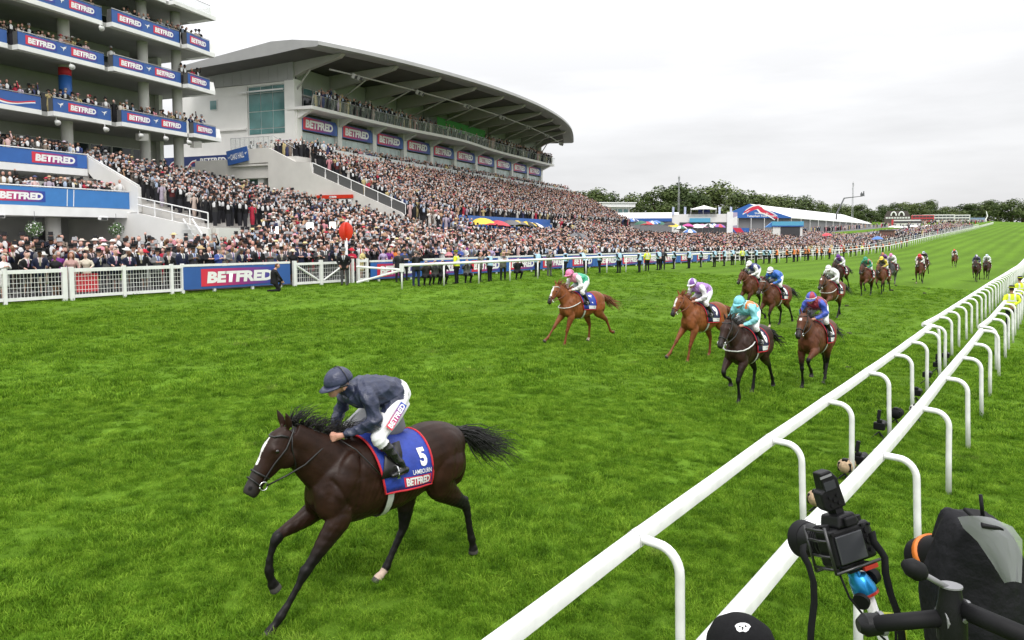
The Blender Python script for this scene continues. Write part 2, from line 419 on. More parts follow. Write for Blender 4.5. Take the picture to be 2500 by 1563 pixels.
# vertex classes: 0 coat, 1 lower leg / black points, 2 hoof, 3 muzzle, 4 white sock
def horse_body(pose, voxel, headup=0.0, sock=()):
    B = Body()
    B.limb([(x, 0, z, a, b) for x, z, a, b in TRUNK], 0, n=22)
    hu = headup
    up = lambda x, z: (x - hu * max(0, z - 1.3) * .6, z + hu * max(0, x - .5) * .5)
    nk = [(.42, 1.27, .34, .19), (.60, 1.40, .285, .14), (.77, 1.54, .235, .105), (.89, 1.65, .19, .09), (1.0, 1.745, .155, .085)]
    B.limb([(up(x, z)[0], 0, up(x, z)[1], a, b) for x, z, a, b in nk], 0, n=16)
    hd = [(.985, 1.80, .10, .075), (1.055, 1.725, .14, .10), (1.125, 1.635, .148, .108), (1.205, 1.54, .122, .085), (1.275, 1.465, .094, .067), (1.335, 1.39, .08, .06), (1.37, 1.335, .08, .064), (1.40, 1.295, .06, .052)]
    hx, hz_ = up(1.0, 1.745)[0] - 1.0, up(1.0, 1.745)[1] - 1.745
    sh = lambda x, z: (x + hx, z + hz_)
    B.limb([(*([sh(x, z)[0], 0, sh(x, z)[1]]), a, b) for x, z, a, b in hd], [0, 0, 0, 0, 0, 0, 3, 3], n=16)
    for s in (-1, 1):
        B.ball((1.045 + hx, s * .05, 1.585 + hz_), (.12, .05, .115), 0)             # jowl
        B.ball((1.385 + hx, s * .033, 1.365 + hz_), (.035, .028, .04), 3)           # nostril wing
        B.ball((1.175 + hx, s * .088, 1.685 + hz_), (.035, .022, .026), 0)          # brow
        B.limb([(1.02 + hx, s * .055, 1.85 + hz_, .035, .022), (1.035 + hx, s * .068, 1.91 + hz_, .036, .020), (1.055 + hx, s * .078, 1.965 + hz_, .024, .013), (1.07 + hx, s * .083, 2.01 + hz_, .007, .006)], 0, n=8)
        # shoulder, breast, haunch and gaskin muscle
        B.ball((.50, s * .165, 1.26), (.15, .10, .30), 0, rot=(0, -.45, 0), n=18, k=12)
        B.ball((.60, s * .155, 1.05), (.125, .085, .19), 0, n=16, k=10)
        B.ball((.56, s * .16, .98), (.12, .09, .13), 0, n=14, k=9)
        B.ball((.68, s * .10, 1.10), (.12, .085, .19), 0, n=18, k=12)
        B.ball((-.70, s * .14, 1.30), (.27, .135, .24), 0, n=22, k=14)
        B.ball((-.92, s * .10, 1.12), (.13, .10, .24), 0, n=18, k=12)
    P = POSES[pose]
    for leg in ('lf', 'rf', 'lh', 'rh'):
        s = 1 if leg[0] == 'l' else -1
        rr = FORE_R if leg[1] == 'f' else HIND_R
        y0, y1 = (.165, .13) if leg[1] == 'f' else (.165, .12)
        ys = np.linspace(y0, y1, 4).tolist() + [y1] * 6
        k1 = 4 if leg in sock else 1
        cl = [0, 0, 0, 1, 1, 1, 1, k1, k1, 2]
        rings = [(x, s * y, z, a, b) for (x, z), (a, b), y in zip(P[leg], rr, ys)]
        # hock point / fuller knees
        if leg[1] == 'h':
            (hx_, hz2), (gx, gz2) = P[leg][3], P[leg][2]
            B.ball((hx_ - .03, s * ys[3], hz2 + .035), (.035, .032, .05), 1)
        n1 = rings[-2]; n2 = rings[-1]
        rings.append((n2[0] + (n2[0] - n1[0]) * .15, n2[1], n2[2] + (n2[2] - n1[2]) * .15, n2[3] * .96, n2[4] * .96)); cl.append(2)
        r0 = rings[0]; rings.insert(0, (r0[0] - .02, r0[1] * .75, r0[2] + r0[3] * .75, r0[3] * .45, r0[4] * .5)); cl.insert(0, 0)
        B.limb(rings, cl, n=16)
    me, cls, co = B.fuse(voxel, smooth=max(4, int(.12 / voxel)))
    x, y, z = co.T
    body = np.clip((z - .70) / .15, 0, 1)
    rib = np.clip(1 - np.abs(x - .02) / .42, 0, 1) * np.clip(1 - np.abs(z - 1.08) / .26, 0, 1)
    d = .0035 * rib * np.sin((x + .35 * (z - 1.1)) * 118)
    rid = lambda a, b, c: np.sin(2 * (a * x + b * z + c + 1.2 * np.sin(2.7 * x - 3.1 * z))) * (.6 + .4 * np.sin(5 * x + 9 * z))
    d += .0040 * body * rid(9.0, 5.0, .4) * np.clip((np.abs(y) - .04) / .1, 0, 1) + .0030 * body * rid(-7.0, 13.0, 1.1)
    # crease behind the shoulder blade, between breast muscles and in front of the thigh
    def groove(x0, z0, x1, z1, w, a):
        t = np.clip(((x - x0) * (x1 - x0) + (z - z0) * (z1 - z0)) / ((x1 - x0) ** 2 + (z1 - z0) ** 2), 0, 1)
        dd = np.hypot(x - x0 - t * (x1 - x0), z - z0 - t * (z1 - z0)); return -a * np.exp(-(dd / w) ** 2) * (np.abs(y) > .08)
    d += groove(.36, 1.46, .42, 1.00, .022, .011) + groove(.66, 1.30, .50, 1.02, .020, .010) + groove(-.42, 1.20, -.50, .92, .024, .012) + groove(-.80, 1.30, -.74, .98, .022, .009)
    leg = (z < .9) & (cls <= 1) & (z > .1)
    d += np.where(leg, .0025 * np.sin(z * 70 + x * 30) * np.sin(x * 55), 0)
    co = displace(me, co, d * (.8 if voxel > .012 else 1.0))
    return me, cls, co, (hx, hz_)
def horse_colors(co, cls, coat, points, blaze=None, off=(0, 0), hoof=(.075, .070, .066), sock=(.55, .42, .34), dapple=.12):
    hx, hz_ = off
    c = np.tile(np.array(coat), (len(co), 1))
    x, y, z = co[:, 0], co[:, 1], co[:, 2]
    n = .5 + .5 * np.sin(x * 7.3 + 3 * np.sin(z * 5.1 + y * 4)) * np.sin(z * 6.1 + 2.2 * np.sin(x * 4.7))
    c *= (1 - dapple + 2 * dapple * n)[:, None]
    warm = np.clip(1 - np.abs(z - 1.12) / .34, 0, 1) * np.clip(1 - np.abs(x + .25) / .75, 0, 1)
    c *= (1 + .9 * warm[:, None] * np.array([1.0, .8, .65]))
    def blend(w, col):
        w = np.clip(w, 0, 1)[:, None]; c[:] = c * (1 - w) + np.array(col) * w
    blend((.86 - z) / .28 * (np.abs(z) < 1), points)
    blend(1.0 * (cls == 1), points)
    blend(((x - hx) - 1.30) / .08 * (z - hz_ > 1.2), (.030, .026, .025))
    # dark inside of the nostril and mouth line
    for s in (-1, 1):
        d = np.sqrt(((x - hx) - 1.405) ** 2 + ((y - s * .048) * 1.3) ** 2 + ((z - hz_) - 1.375) ** 2)
        blend((.026 - d) / .01, (.004, .003, .003))
    blend(.9 * (cls == 2), hoof)
    blend(1.0 * (cls == 4), sock)
    if blaze:
        # stripe down the face: distance along the head's front profile
        t = ((x - hx - 1.09) * .6 - (z - hz_ - 1.84) * .8)
        front = ((x - hx - 1.12) * .8 + (z - hz_ - 1.64) * .6) > .055
        w = blaze[2] * (1 + .25 * np.sin(t * 40))
        blend(4.0 * front * (t > blaze[0]) * (t < blaze[1]) * (np.abs(y) < w), (.78, .76, .72))
    return np.clip(c, 0, 1)
def strands(n, root, path, spread, width, r, hang=0.0, seed=1, mi=0):
    """hair locks: tapered flat ribbons following path from root with random spread"""
    rg = random.Random(seed); mb = MB()
    for i in range(n):
        q = rg.random(); b = root(q, rg)
        k = len(path)
        ln = rg.uniform(.5, 1.08)
        off = Vector((rg.gauss(0, spread), rg.gauss(0, spread), rg.gauss(0, spread)))
        pts = []
        for j in range(k):
            t = j / (k - 1)
            p = Vector(path[j]) * ln
            pts.append(b + p + off * (t ** 1.3) + Vector((0, 0, -hang * t * t * rg.random())))
        w = width * rg.uniform(.6, 1.2)
        rad = [w * (1 - (j / (k - 1)) ** 1.3) + w * .06 for j in range(k)]
        mb.tube(pts, [(a * .45, a) for a in rad], n=4, caps=True)
    return mb
M_coat = attr_mat('horse_coat', rough=.42, bump=.12, bscale=30, spec=.20, vary=.25)
M_hair_black = mat('horse_hair_black', (.008, .007, .007), .5, vary=.3)
M_hair_chest = mat('horse_hair_chestnut', (.20, .06, .02), .5, vary=.3)
M_hair_grey = mat('horse_hair_grey', (.10, .10, .10), .5, vary=.3)
M_leather = mat('black_leather', (.012, .011, .011), .4, vary=.2)
M_brown_leather = mat('brown_leather', (.16, .055, .03), .45, vary=.2)
M_steel = mat('bright_steel', (.7, .7, .7), .2, 1.0, vary=.05)
M_eye = mat('dark_eye', (.006, .004, .003), .08, vary=0, coat=1.0)
M_white_web = mat('white_webbing', (.62, .62, .60), .7, vary=.1)
M_cloth_blue = mat('saddlecloth_blue', (.016, .045, .32), .6, vary=.2, scale=9, bump=.5, bscale=14)
M_cloth_navy = mat('saddlecloth_navy', (.010, .012, .055), .6, vary=.18, scale=9)
M_trim_red = mat('trim_red', (.55, .02, .035), .6, vary=.1)
M_white_print = mat('white_print', (.82, .82, .82), .5, vary=.03)
M_saddle = mat('saddle_grey', (.20, .20, .21), .45, vary=.15)
M_num_red = mat('print_red', (.62, .03, .07), .5, vary=.05)
def cloth_pt(u, v, side, off=.02):
    """saddlecloth surface: u 0 front .. 1 rear, v 0 top .. 1 hem"""
    xf = .30 - .16 * v; xr = -.40 - .05 * v
    x = xf + (xr - xf) * u
    zc, hz, hy = trunk_at(x)
    zt = zc + hz
    hem = 1.085 - .03 * u
    ang0, ang1 = math.pi / 2, math.asin(max(-1, min(1, (hem - zc) / hz)))
    w = ang0 + (ang1 - ang0) * v
    flare = .010 * v + .006 * math.sin(u * 9 + v * 3) * v
    rip = .004 * math.sin(u * 21 + 2 * math.sin(v * 6)) * v
    return Vector((x, side * (hy + off + flare + rip) * math.cos(w), zc + (hz + off) * math.sin(w)))
def build_cloth(parent, cloth_m, trim_m, text=True, number='5', name='LAMBOURN', res=(14, 12)):
    nu, nv = res
    mb = MB()
    vs = []
    for side in (1, -1):
        g = [[cloth_pt(i / nu, j / nv, side) for j in range(nv + 1)] for i in range(nu + 1)]
        b = len(mb.v)
        mb.add([p for row in g for p in row], [(i * (nv + 1) + j, (i + 1) * (nv + 1) + j, (i + 1) * (nv + 1) + j + 1, i * (nv + 1) + j + 1) for i in range(nu) for j in range(nv)])
    cl = mb.build('saddlecloth', cloth_m, parent, smooth=True)
    sol = cl.modifiers.new('thick', 'SOLIDIFY'); sol.thickness = .008; sol.offset = 0
    tr = MB()
    for side in (1, -1):
        edge = [(0, v / 10) for v in range(11)] + [(u / 10, 1) for u in range(1, 11)] + [(1, 1 - v / 10) for v in range(1, 11)]
        tr.tube([cloth_pt(u, v, side, .024) for u, v in edge], [(.012, .012)] * len(edge), n=5)
    tr.build('trim', trim_m, cl, smooth=True)
    if text:
        full = text is True
        def print_on(s, h, u, v, m, wid=None, bold=.025, shear=0.0, flipz=1):
            me = text_mesh(s, h, bold=bold, shear=shear, width=wid).copy()
            co = np.empty(len(me.vertices) * 3, np.float32); me.vertices.foreach_get('co', co); co = co.reshape(-1, 3)
            out = []
            for x, y, z in co:
                out.append(cloth_pt(u + x / .72, v - z / .62, 1, .031))
            me.vertices.foreach_set('co', np.array([tuple(p) for p in out], np.float32).ravel())
            me.materials.clear(); me.materials.append(m); me.update()
            return inst('lettering', me, cl)
        # gradient patch behind the sponsor's name
        pb = MB()
        k = 8
        top = [(.38 + .58 * i / k, .82) for i in range(k + 1)]; bot = [(.38 + .58 * i / k, .955) for i in range(k + 1)]
        pb.add([cloth_pt(u, v, 1, .027) for u, v in top + bot], [(i, i + 1, k + 2 + i, k + 1 + i) for i in range(k)])
        pb.build('sponsor_patch', M_num_red if full else M_white_print, cl, smooth=True)
        if not full:
            print_on(number, .26, .74, .52, M_white_print, wid=.17 if len(number) == 1 else .27, bold=.05); return cl
        print_on('BETFRED', .068, .67, .888, M_white_print, wid=.37, bold=.045)
        print_on(name, .040, .765, .765, M_white_print, wid=.28, bold=.012)
        print_on(number, .165, .83, .57, M_white_print, wid=.105, bold=.05)
    return cl
def build_tack(root, off, detail=True, bridle_m=None, rein_m=None, noseband=None, cloth_m=None, breast=None, number='5', hands=(.56, 1.675)):
    hx, hz_ = off
    bm = bridle_m or M_leather
    H = lambda x, y, z: (x + hx, y, z + hz_)
    mb = MB()
    n = 8 if detail else 5
    r = .009 if detail else .011
    def strap(pts, rr=r): mb.tube([H(*p) for p in pts], rr, n=n if detail else 4)
    for s in (1, -1):
        strap([(.99, s * .02, 1.905), (.995, s * .082, 1.82), (1.08, s * .112, 1.68), (1.19, s * .095, 1.56), (1.275, s * .076, 1.44), (1.30, s * .074, 1.40)])
        strap([(1.01, s * .085, 1.80), (1.02, s * .098, 1.66), (.985, s * .09, 1.52), (.965, s * .05, 1.45), (.96, 0, 1.44)], r * .8)
    # browband and nosebands
    strap([(1.05, -.095, 1.775), (1.115, -.085, 1.80), (1.165, -.05, 1.79), (1.18, 0, 1.79), (1.165, .05, 1.79), (1.115, .085, 1.80), (1.05, .095, 1.775)], r * 1.15)
    nb = []
    for i in range(13):
        w = 2 * math.pi * i / 12
        nb.append((1.285 + .092 * math.cos(w) * .8, .078 * math.sin(w), 1.462 + .092 * math.cos(w) * .6))
    strap(nb, r * 1.1)
    nb2 = []
    for i in range(13):
        w = 2 * math.pi * i / 12
        nb2.append((1.325 + (.09 * .72) * math.cos(w) + .01, .07 * math.sin(w), 1.425 + .085 * .8 * math.cos(w)-.03))
    if detail: strap(nb2, r * .8)
    br = mb.build('bridle', bm, root, smooth=True)
    if noseband:
        mb2 = MB(); mb2.tube([H(*p) for p in [(1.05, -.10, 1.775), (1.115, -.09, 1.80), (1.165, -.055, 1.795), (1.18, 0, 1.80), (1.165, .055, 1.795), (1.115, .09, 1.80), (1.05, .10, 1.775)]], .013, n=6)
        mb2.build('browband', noseband, br, smooth=True)
    for s in (1, -1):
        mb = MB()
        c = Vector(H(1.295, s * .083, 1.375)); ring = [c + Vector((.038 * math.cos(w), 0, .038 * math.sin(w))) for w in np.linspace(0, 2 * math.pi, 17)]
        mb.tube(ring, .006 if detail else .008, n=6)
        mb.build('bit_ring', M_steel, br, smooth=True)
    mb = MB()
    for s in (1, -1):
        a = Vector(H(1.27, s * .088, 1.375)); b = Vector((hands[0] - .02, s * .05, hands[1]))
        mid = (a + b) / 2 + Vector((0, s * .05, -.03))
        mb.tube([a, a.lerp(mid, .5) + Vector((0, s * .015, 0)), mid, mid.lerp(b, .5) + Vector((0, s * .01, .01)), b], .008 if detail else .011, n=6)
    # loose rein end hanging over the shoulder
    mb.tube([Vector((hands[0] - .03, .06, hands[1] - .01)), Vector((.42, .22, 1.56)), Vector((.30, .30, 1.40)), Vector((.20, .315, 1.28))], .008, n=5)
    mb.build('reins', rein_m or M_leather, root, smooth=True)
    build_cloth(root, cloth_m or M_cloth_blue, M_trim_red, True, number, 'LAMBOURN' if detail else ' ', (14, 12) if detail else (8, 7)) if detail else build_cloth(root, cloth_m or M_cloth_navy, M_trim_red, 'number', number, res=(9, 8))
    # girth
    mb = MB()
    for dx, hw, mi, oo in ((.0, .034, 0, .016), (.0, .045, 1, .012)):
        vs = []
        ws = np.linspace(-.2, math.pi + .2, 17)
        for w in ws:
            for xx in (.06 - hw, .06 + hw):
                zc, hz, hy = trunk_at(xx)
                vs.append((xx + dx, (hy + oo) * math.cos(w), zc - (hz + oo) * math.sin(w)))
        mb.add(vs, [(2 * i, 2 * i + 1, 2 * i + 3, 2 * i + 2) for i in range(16)], mi)
    mb.build('girth', [M_white_web, M_leather], root, smooth=True)
    # saddle: seat, cantle and flaps
    mb = MB()
    mb.tube([(.22, 0, 1.70), (.12, 0, 1.675), (0, 0, 1.64), (-.12, 0, 1.645), (-.24, 0, 1.67), (-.30, 0, 1.69)], [(.02, .07), (.03, .09), (.03, .11), (.03, .125), (.028, .125), (.012, .09)], n=12)
    sd = mb.build('saddle', M_saddle, root, smooth=True)
    for s in (1, -1):
        mb = MB()
        g = [[on_trunk(x + .10 * v, 1.50 - .26 * v, s, .042) for v in (0, .33, .66, 1)] for x in (-.12, -.04, .04, .10)]
        mb.add([p for r_ in g for p in r_], [(i * 4 + j, i * 4 + j + 1, (i + 1) * 4 + j + 1, (i + 1) * 4 + j) for i in range(3) for j in range(3)])
        fl = mb.build('flap', M_leather, sd, smooth=True)
        fl.modifiers.new('thick', 'SOLIDIFY').thickness = .008
    if breast is not None:
        mb = MB()
        for s in (1, -1):
            pts = [on_trunk(.28, 1.32, s, .03), on_trunk(.42, 1.27, s, .05), Vector((.58, s * .285, 1.22)), Vector((.72, s * .235, 1.18)), Vector((.815, s * .13, 1.16)), Vector((.85, s * .0, 1.16))]
            mb.tube(pts, .014, n=6)
        mb.build('breastgirth', breast, root, smooth=True)
def build_horse(label, coat, points, hair, pose, voxel, loc, rotz, blaze=None, sock=(), headup=0.0, group=None, detail=False, tail_up=1.0, **tack):
    root = thing('horse', label, 'horse', loc, rotz, group)
    me, cls, co, off = horse_body(pose, voxel, headup, sock)
    set_col(me, horse_colors(co, cls, coat, points, blaze, off))
    me.materials.append(M_coat)
    inst('body', me, root)
    hx, hz_ = off
    for s in (1, -1):
        mb = MB(); mb.ball((1.165 + hx, s * .099, 1.668 + hz_), (.021, .014, .019), 10, 6)
        mb.build('eye', M_eye, root, smooth=True)
    n = 300 if detail else 70
    # tail carried out behind
    def troot(q, rg): return Vector((-1.03 + rg.uniform(-.02, .03), rg.uniform(-.035, .035), 1.42 + rg.uniform(-.05, .06)))
    tail = strands(n, troot, [(0, 0, 0), (-.14, 0, -.02 * tail_up), (-.32, 0, -.08), (-.50, 0, -.19), (-.68, 0, -.24), (-.86, 0, -.34)], .11, .0075 if detail else .02, 0, hang=.18, seed=3)
    tail.build('tail', hair, root, smooth=True)
    def mroot(q, rg):
        t = q
        x = 1.02 - .66 * t; z = 1.90 - .24 * t - .10 * math.sin(t * math.pi) * .2
        z = float(np.interp(x, [.30, .45, .6, .75, .9, 1.03], [1.62, 1.655, 1.70, 1.765, 1.845, 1.885]))
        return Vector((x - hx * 0 + hx * (1 - t), rg.uniform(-.02, .02), z - .015 + hz_ * (1 - t)))
    mane = strands(int(n * 1.25), mroot, [(0, 0, 0), (-.035, 0, .07), (-.08, 0, .12), (-.16, 0, .13)], .055, .007 if detail else .018, 0, hang=.05, seed=5)
    mane.build('mane', hair, root, smooth=True)
    build_tack(root, off, detail, **tack)
    return root
# ------------------------------------------------------------------ jockeys (same frame as their horse)
# classes: 0 skin, 1 jacket, 2 sleeves, 3 breeches, 4 boots, 5 second jacket colour
def jockey_body(voxel, fingers=True, lift=0.0):
    B = Body()
    B.limb([(-.30, 0, 1.93, .10, .12), (-.22, 0, 1.97, .155, .17), (-.14, 0, 2.0, .15, .168)], 3, n=16)
    B.limb([(-.20, 0, 1.99, .155, .172), (-.05, 0, 2.025, .158, .188), (.08, 0, 2.045, .165, .205), (.20, 0, 2.055, .16, .215), (.28, 0, 2.06, .135, .20), (.345, 0, 2.08, .085, .11)], 1, n=18)
    B.limb([(.32, 0, 2.075, .07, .075), (.38, 0, 2.105, .064, .066), (.425, 0, 2.135, .062, .064)], [1, 1, 1], n=12)
    # head, chin forward, looking down the neck
    B.ball((.475, 0, 2.185), (.105, .078, .095), 0, rot=(0, .35, 0), n=16, k=10)
    B.limb([(.50, 0, 2.16, .07, .066), (.525, 0, 2.115, .06, .056), (.53, 0, 2.075, .042, .042), (.53, 0, 2.055, .026, .028)], 0, n=12)
    B.limb([(.575, 0, 2.165, .008, .009), (.595, 0, 2.135, .015, .014), (.588, 0, 2.122, .009, .013)], 0, n=8)      # nose
    B.limb([(.558, -.02, 2.098, .008, .008), (.568, 0, 2.098, .010, .010), (.558, .02, 2.098, .008, .008)], 0, n=6, side=(0, 0, 1))  # mouth
    B.ball((.452, .078, 2.145), (.022, .012, .032), 0); B.ball((.452, -.078, 2.145), (.022, .012, .032), 0)
    for s in (1, -1):
        sh = Vector((.25, s * .18, 2.05)); el = Vector((.225 if s > 0 else .29, s * .285, 1.81)); wr = Vector((.475, s * .105, 1.69)); ha = Vector((.54, s * .055, 1.675))
        def L(a, b, q): return tuple(a.lerp(b, q))
        B.limb([(*(sh + Vector((-.03, -s * .05, .03))), .075, .075), (*sh, .092, .088), (*L(sh, el, .4), .080, .076), (*L(sh, el, .8), .070, .068), (*el, .064, .062)], 2, n=12)
        B.limb([(*L(sh, el, .92), .064, .062), (*el, .066, .063), (*L(el, wr, .3), .062, .058), (*L(el, wr, .7), .050, .047), (*wr, .038, .038)], 2, n=12)
        B.limb([(*L(el, wr, .93), .027, .026), (*wr, .028, .025), (*L(wr, ha, .5), .03, .036), (*ha, .03, .04), (ha.x + .03, ha.y - s * .01, ha.z - .004, .024, .036)], 0, n=10, side=(0, .3, 1))
        if fingers:
            for i in range(4):
                z = ha.z + .028 - .019 * i
                B.limb([(ha.x + .012, ha.y + s * .022, z, .0098, .0098), (ha.x + .043, ha.y + s * .016, z - .002, .0098, .0098), (ha.x + .052, ha.y - s * .012, z - .003, .0092, .0092), (ha.x + .034, ha.y - s * .030, z - .002, .0085, .0085)], 0, n=7, side=(0, 0, 1))
            B.limb([(ha.x - .015, ha.y - s * .012, ha.z + .03, .0105, .0105), (ha.x + .02, ha.y - s * .018, ha.z + .045, .0105, .0105), (ha.x + .045, ha.y - s * .016, ha.z + .042, .009, .009)], 0, n=7)
        # leg: thigh forward to the knee, shin back to the iron
        hip = Vector((-.19, s * .10, 1.95)); kn = Vector((.20, s * .265, 1.64)); an = Vector((-.045, s * .315, 1.335)); toe = Vector((.10, s * .335, 1.255)); heel = Vector((-.115, s * .318, 1.265))
        B.limb([(*(hip + Vector((-.05, 0, .02))), .12, .095), (*hip, .135, .105), (*L(hip, kn, .35), .122, .098), (*L(hip, kn, .7), .094, .082), (*kn, .072, .066)], 3, n=14)
        B.limb([(*L(hip, kn, .93), .07, .066), (*kn, .074, .068), (*L(kn, an, .22), .066, .06)], 3, n=12)
        B.limb([(*L(kn, an, .24), .067, .061), (*L(kn, an, .45), .062, .056), (*L(kn, an, .75), .046, .044), (*an, .042, .04), (*(an + Vector((-.01, 0, -.05))), .046, .04)], 4, n=12)
        B.limb([(*heel, .034, .032), (heel.x + .04, heel.y, heel.z + .012, .046, .038), (-.02, s * .322, 1.272, .045, .04), (.05, s * .33, 1.262, .034, .042), (*toe, .02, .028)], 4, n=10)
    me, cls, co = B.fuse(voxel, smooth=max(2, int(.03 / voxel)))
    t = np.isin(cls, (1, 3)) & (co[:, 2] > 1.86) & (np.abs(co[:, 1]) < .21) & (co[:, 0] < .12)
    hem = co[:, 0] * .9 + (co[:, 2] - 2.0) * .40 + .012 * np.sin(co[:, 1] * 38)
    cls[t] = np.where(hem[t] > -.150, 1, 3)
    x, y, z = co.T
    fold = lambda a, b, c, e: (1 - 2 * np.abs(np.sin(a * x + b * y + c * z + e + 1.4 * np.sin(5 * x + 7 * z) + 1.1 * np.sin(9 * y)))) 
    d = np.where(np.isin(cls, (1, 2)), .0075 * fold(9, 16, 26, 0) + .0045 * fold(-24, 20, 30, 1), np.where(cls == 3, .004 * fold(20, 9, 22, 2), np.where(cls == 4, .003 * fold(10, 5, 40, 0), 0)))
    co = displace(me, co, d)
    return me, cls, co
M_skin = mat('skin', (.50, .26, .19), .5, vary=.1, scale=12, spec=.35)
M_boot = mat('jockey_boot', (.010, .010, .011), .22, vary=.2, coat=.3)
M_breech = mat('white_breeches', (.78, .78, .80), .6, vary=.06, scale=9, bump=.35, bscale=13)
M_goggle = mat('dark_goggles', (.01, .01, .012), .1, vary=0, coat=.6)
_jm = {}
def silk(col, name=None):
    k = tuple(round(c, 3) for c in col)
    if k not in _jm:
        m = mat('silk_%d' % len(_jm), col, .38, vary=.22, scale=13, bump=1.0, bscale=10, spec=.45)
        # long wind folds
        _jm[k] = m
    return _jm[k]
def helmet_mb(c=(.468, 0, 2.205)):
    mb = MB()
    C = Vector(c); M = Euler((0, .30, 0)).to_matrix()
    n, k = 20, 9
    vs = []
    for i in range(k + 1):
        ph = math.pi / 2 * i / k
        for j in range(n):
            w = 2 * math.pi * j / n
            rr = math.cos(ph * .985)
            vs.append(C + M @ Vector((.152 * rr * math.cos(w), .122 * rr * math.sin(w), .148 * math.sin(ph) - .012)))
    fs = [(i * n + j, i * n + (j + 1) % n, (i + 1) * n + (j + 1) % n, (i + 1) * n + j) for i in range(k) for j in range(n)]
    # rim turned under
    b = len(vs)
    for j in range(n):
        w = 2 * math.pi * j / n
        vs.append(C + M @ Vector((.135 * math.cos(w), .106 * math.sin(w), -.022)))
    fs += [(b + j, b + (j + 1) % n, (j + 1) % n, j) for j in range(n)]
    mb.add(vs, fs)
    return mb, C, M
def add_cap(root, m_cap, m_peak=None, m_band=None, m_star=None, m_halves=None):
    mb, C, M = helmet_mb()
    if m_halves is not None:
        for i, f in enumerate(mb.f):
            cx = sum(mb.v[q][0] for q in f) / len(f) - C.x; cy = sum(mb.v[q][1] for q in f) / len(f)
            mb.m[i] = 1 if (math.sin(3 * math.atan2(cy, cx)) > 0) else 0
        cap = mb.build('cap', [m_cap, m_halves], root, smooth=True)
    else:
        cap = mb.build('cap', m_cap, root, smooth=True)
    pk = MB(); vs = []; n = 12
    for j in range(n + 1):
        w = -1.25 + 2.5 * j / n
        for q, (r1, r2, h) in enumerate(((.150, .119, -.004), (.205, .125, -.028))):
            vs.append(C + M @ Vector((r1 * math.cos(w) + (.012 if q else 0), (r2) * math.sin(w), h)))
    pk.add(vs, [(2 * j, 2 * j + 1, 2 * j + 3, 2 * j + 2) for j in range(n)])
    p = pk.build('peak', m_peak or m_cap, cap, smooth=True); p.modifiers.new('t', 'SOLIDIFY').thickness = .008
    bt = MB(); bt.ball(C + M @ Vector((0, 0, .137)), (.012, .012, .006), 8, 4)
    bt.build('button', m_cap, cap, smooth=True)
    if m_band is not None:
        bd = MB(); bd.tube([C + M @ Vector((.154 * math.cos(w), .124 * math.sin(w), .008)) for w in np.linspace(0, 2 * math.pi, 25)], [(.005, .014)] * 25, n=6, caps=False)
        bd.build('cap_band', m_band, cap, smooth=True)
    st_ = MB(); st_.tube([C + M @ Vector((-.035, .125 * math.cos(w), -.01 + .150 * math.sin(w))) for w in np.linspace(-.05, math.pi + .05, 17)], [(.007, .003)] * 17, n=5); st_.build('goggle_strap', M_goggle, cap, smooth=True)
    # goggles and strap
    g = MB()
    for s in (1, -1):
        g.ball((.572, s * .036, 2.150), (.026, .040, .030), 12, 7)
    g.tube([(.588, 0, 2.152), (.568, .062, 2.152), (.50, .088, 2.162), (.42, .090, 2.175)], .013, n=6)
    g.tube([(.588, 0, 2.152), (.568, -.062, 2.152), (.50, -.088, 2.162), (.42, -.090, 2.175)], .013, n=6)
    g.build('goggles', M_goggle, root, smooth=True)
    return cap
_jcache = {}
def build_jockey(label, jacket, sleeves, cap, loc, rotz, voxel=.02, band=None, second=None, halves=None, group='jockeys in the race', detail=False, skin=None, boots=None, breech=None, chest_stripe=None):
    key = round(voxel, 4)
    if key not in _jcache: _jcache[key] = jockey_body(voxel, fingers=voxel < .012)
    me0, cls, co = _jcache[key]
    me = me0.copy()
    c2 = cls.copy()
    mats = [skin or M_skin, silk(jacket), silk(sleeves), breech or M_breech, boots or M_boot]
    if second is not None:
        mats.append(silk(second[0])); w = second[1](co) & (c2 == 1); c2[w] = 5
    face_mats(me, c2, mats)
    root = inst('person', me, None, loc, (0, 0, rotz))
    tag(root, label, 'person', group)
    add_cap(root, silk(cap), m_band=silk(band) if band is not None else None, m_halves=silk(halves) if halves is not None else None)
    # stirrup irons
    for s in (1, -1):
        st = MB()
        c = Vector((.03, s * .325, 1.262))
        st.tube([c + Vector((0, .05 * math.cos(w), .02 + .065 * math.sin(w))) for w in np.linspace(-.6, math.pi + .6, 11)] , .007, n=5)
        st.box(c + Vector((0, 0, -.03)), (.04, .10, .012))
        st.build('stirrup', M_steel, root, smooth=False)
    return root
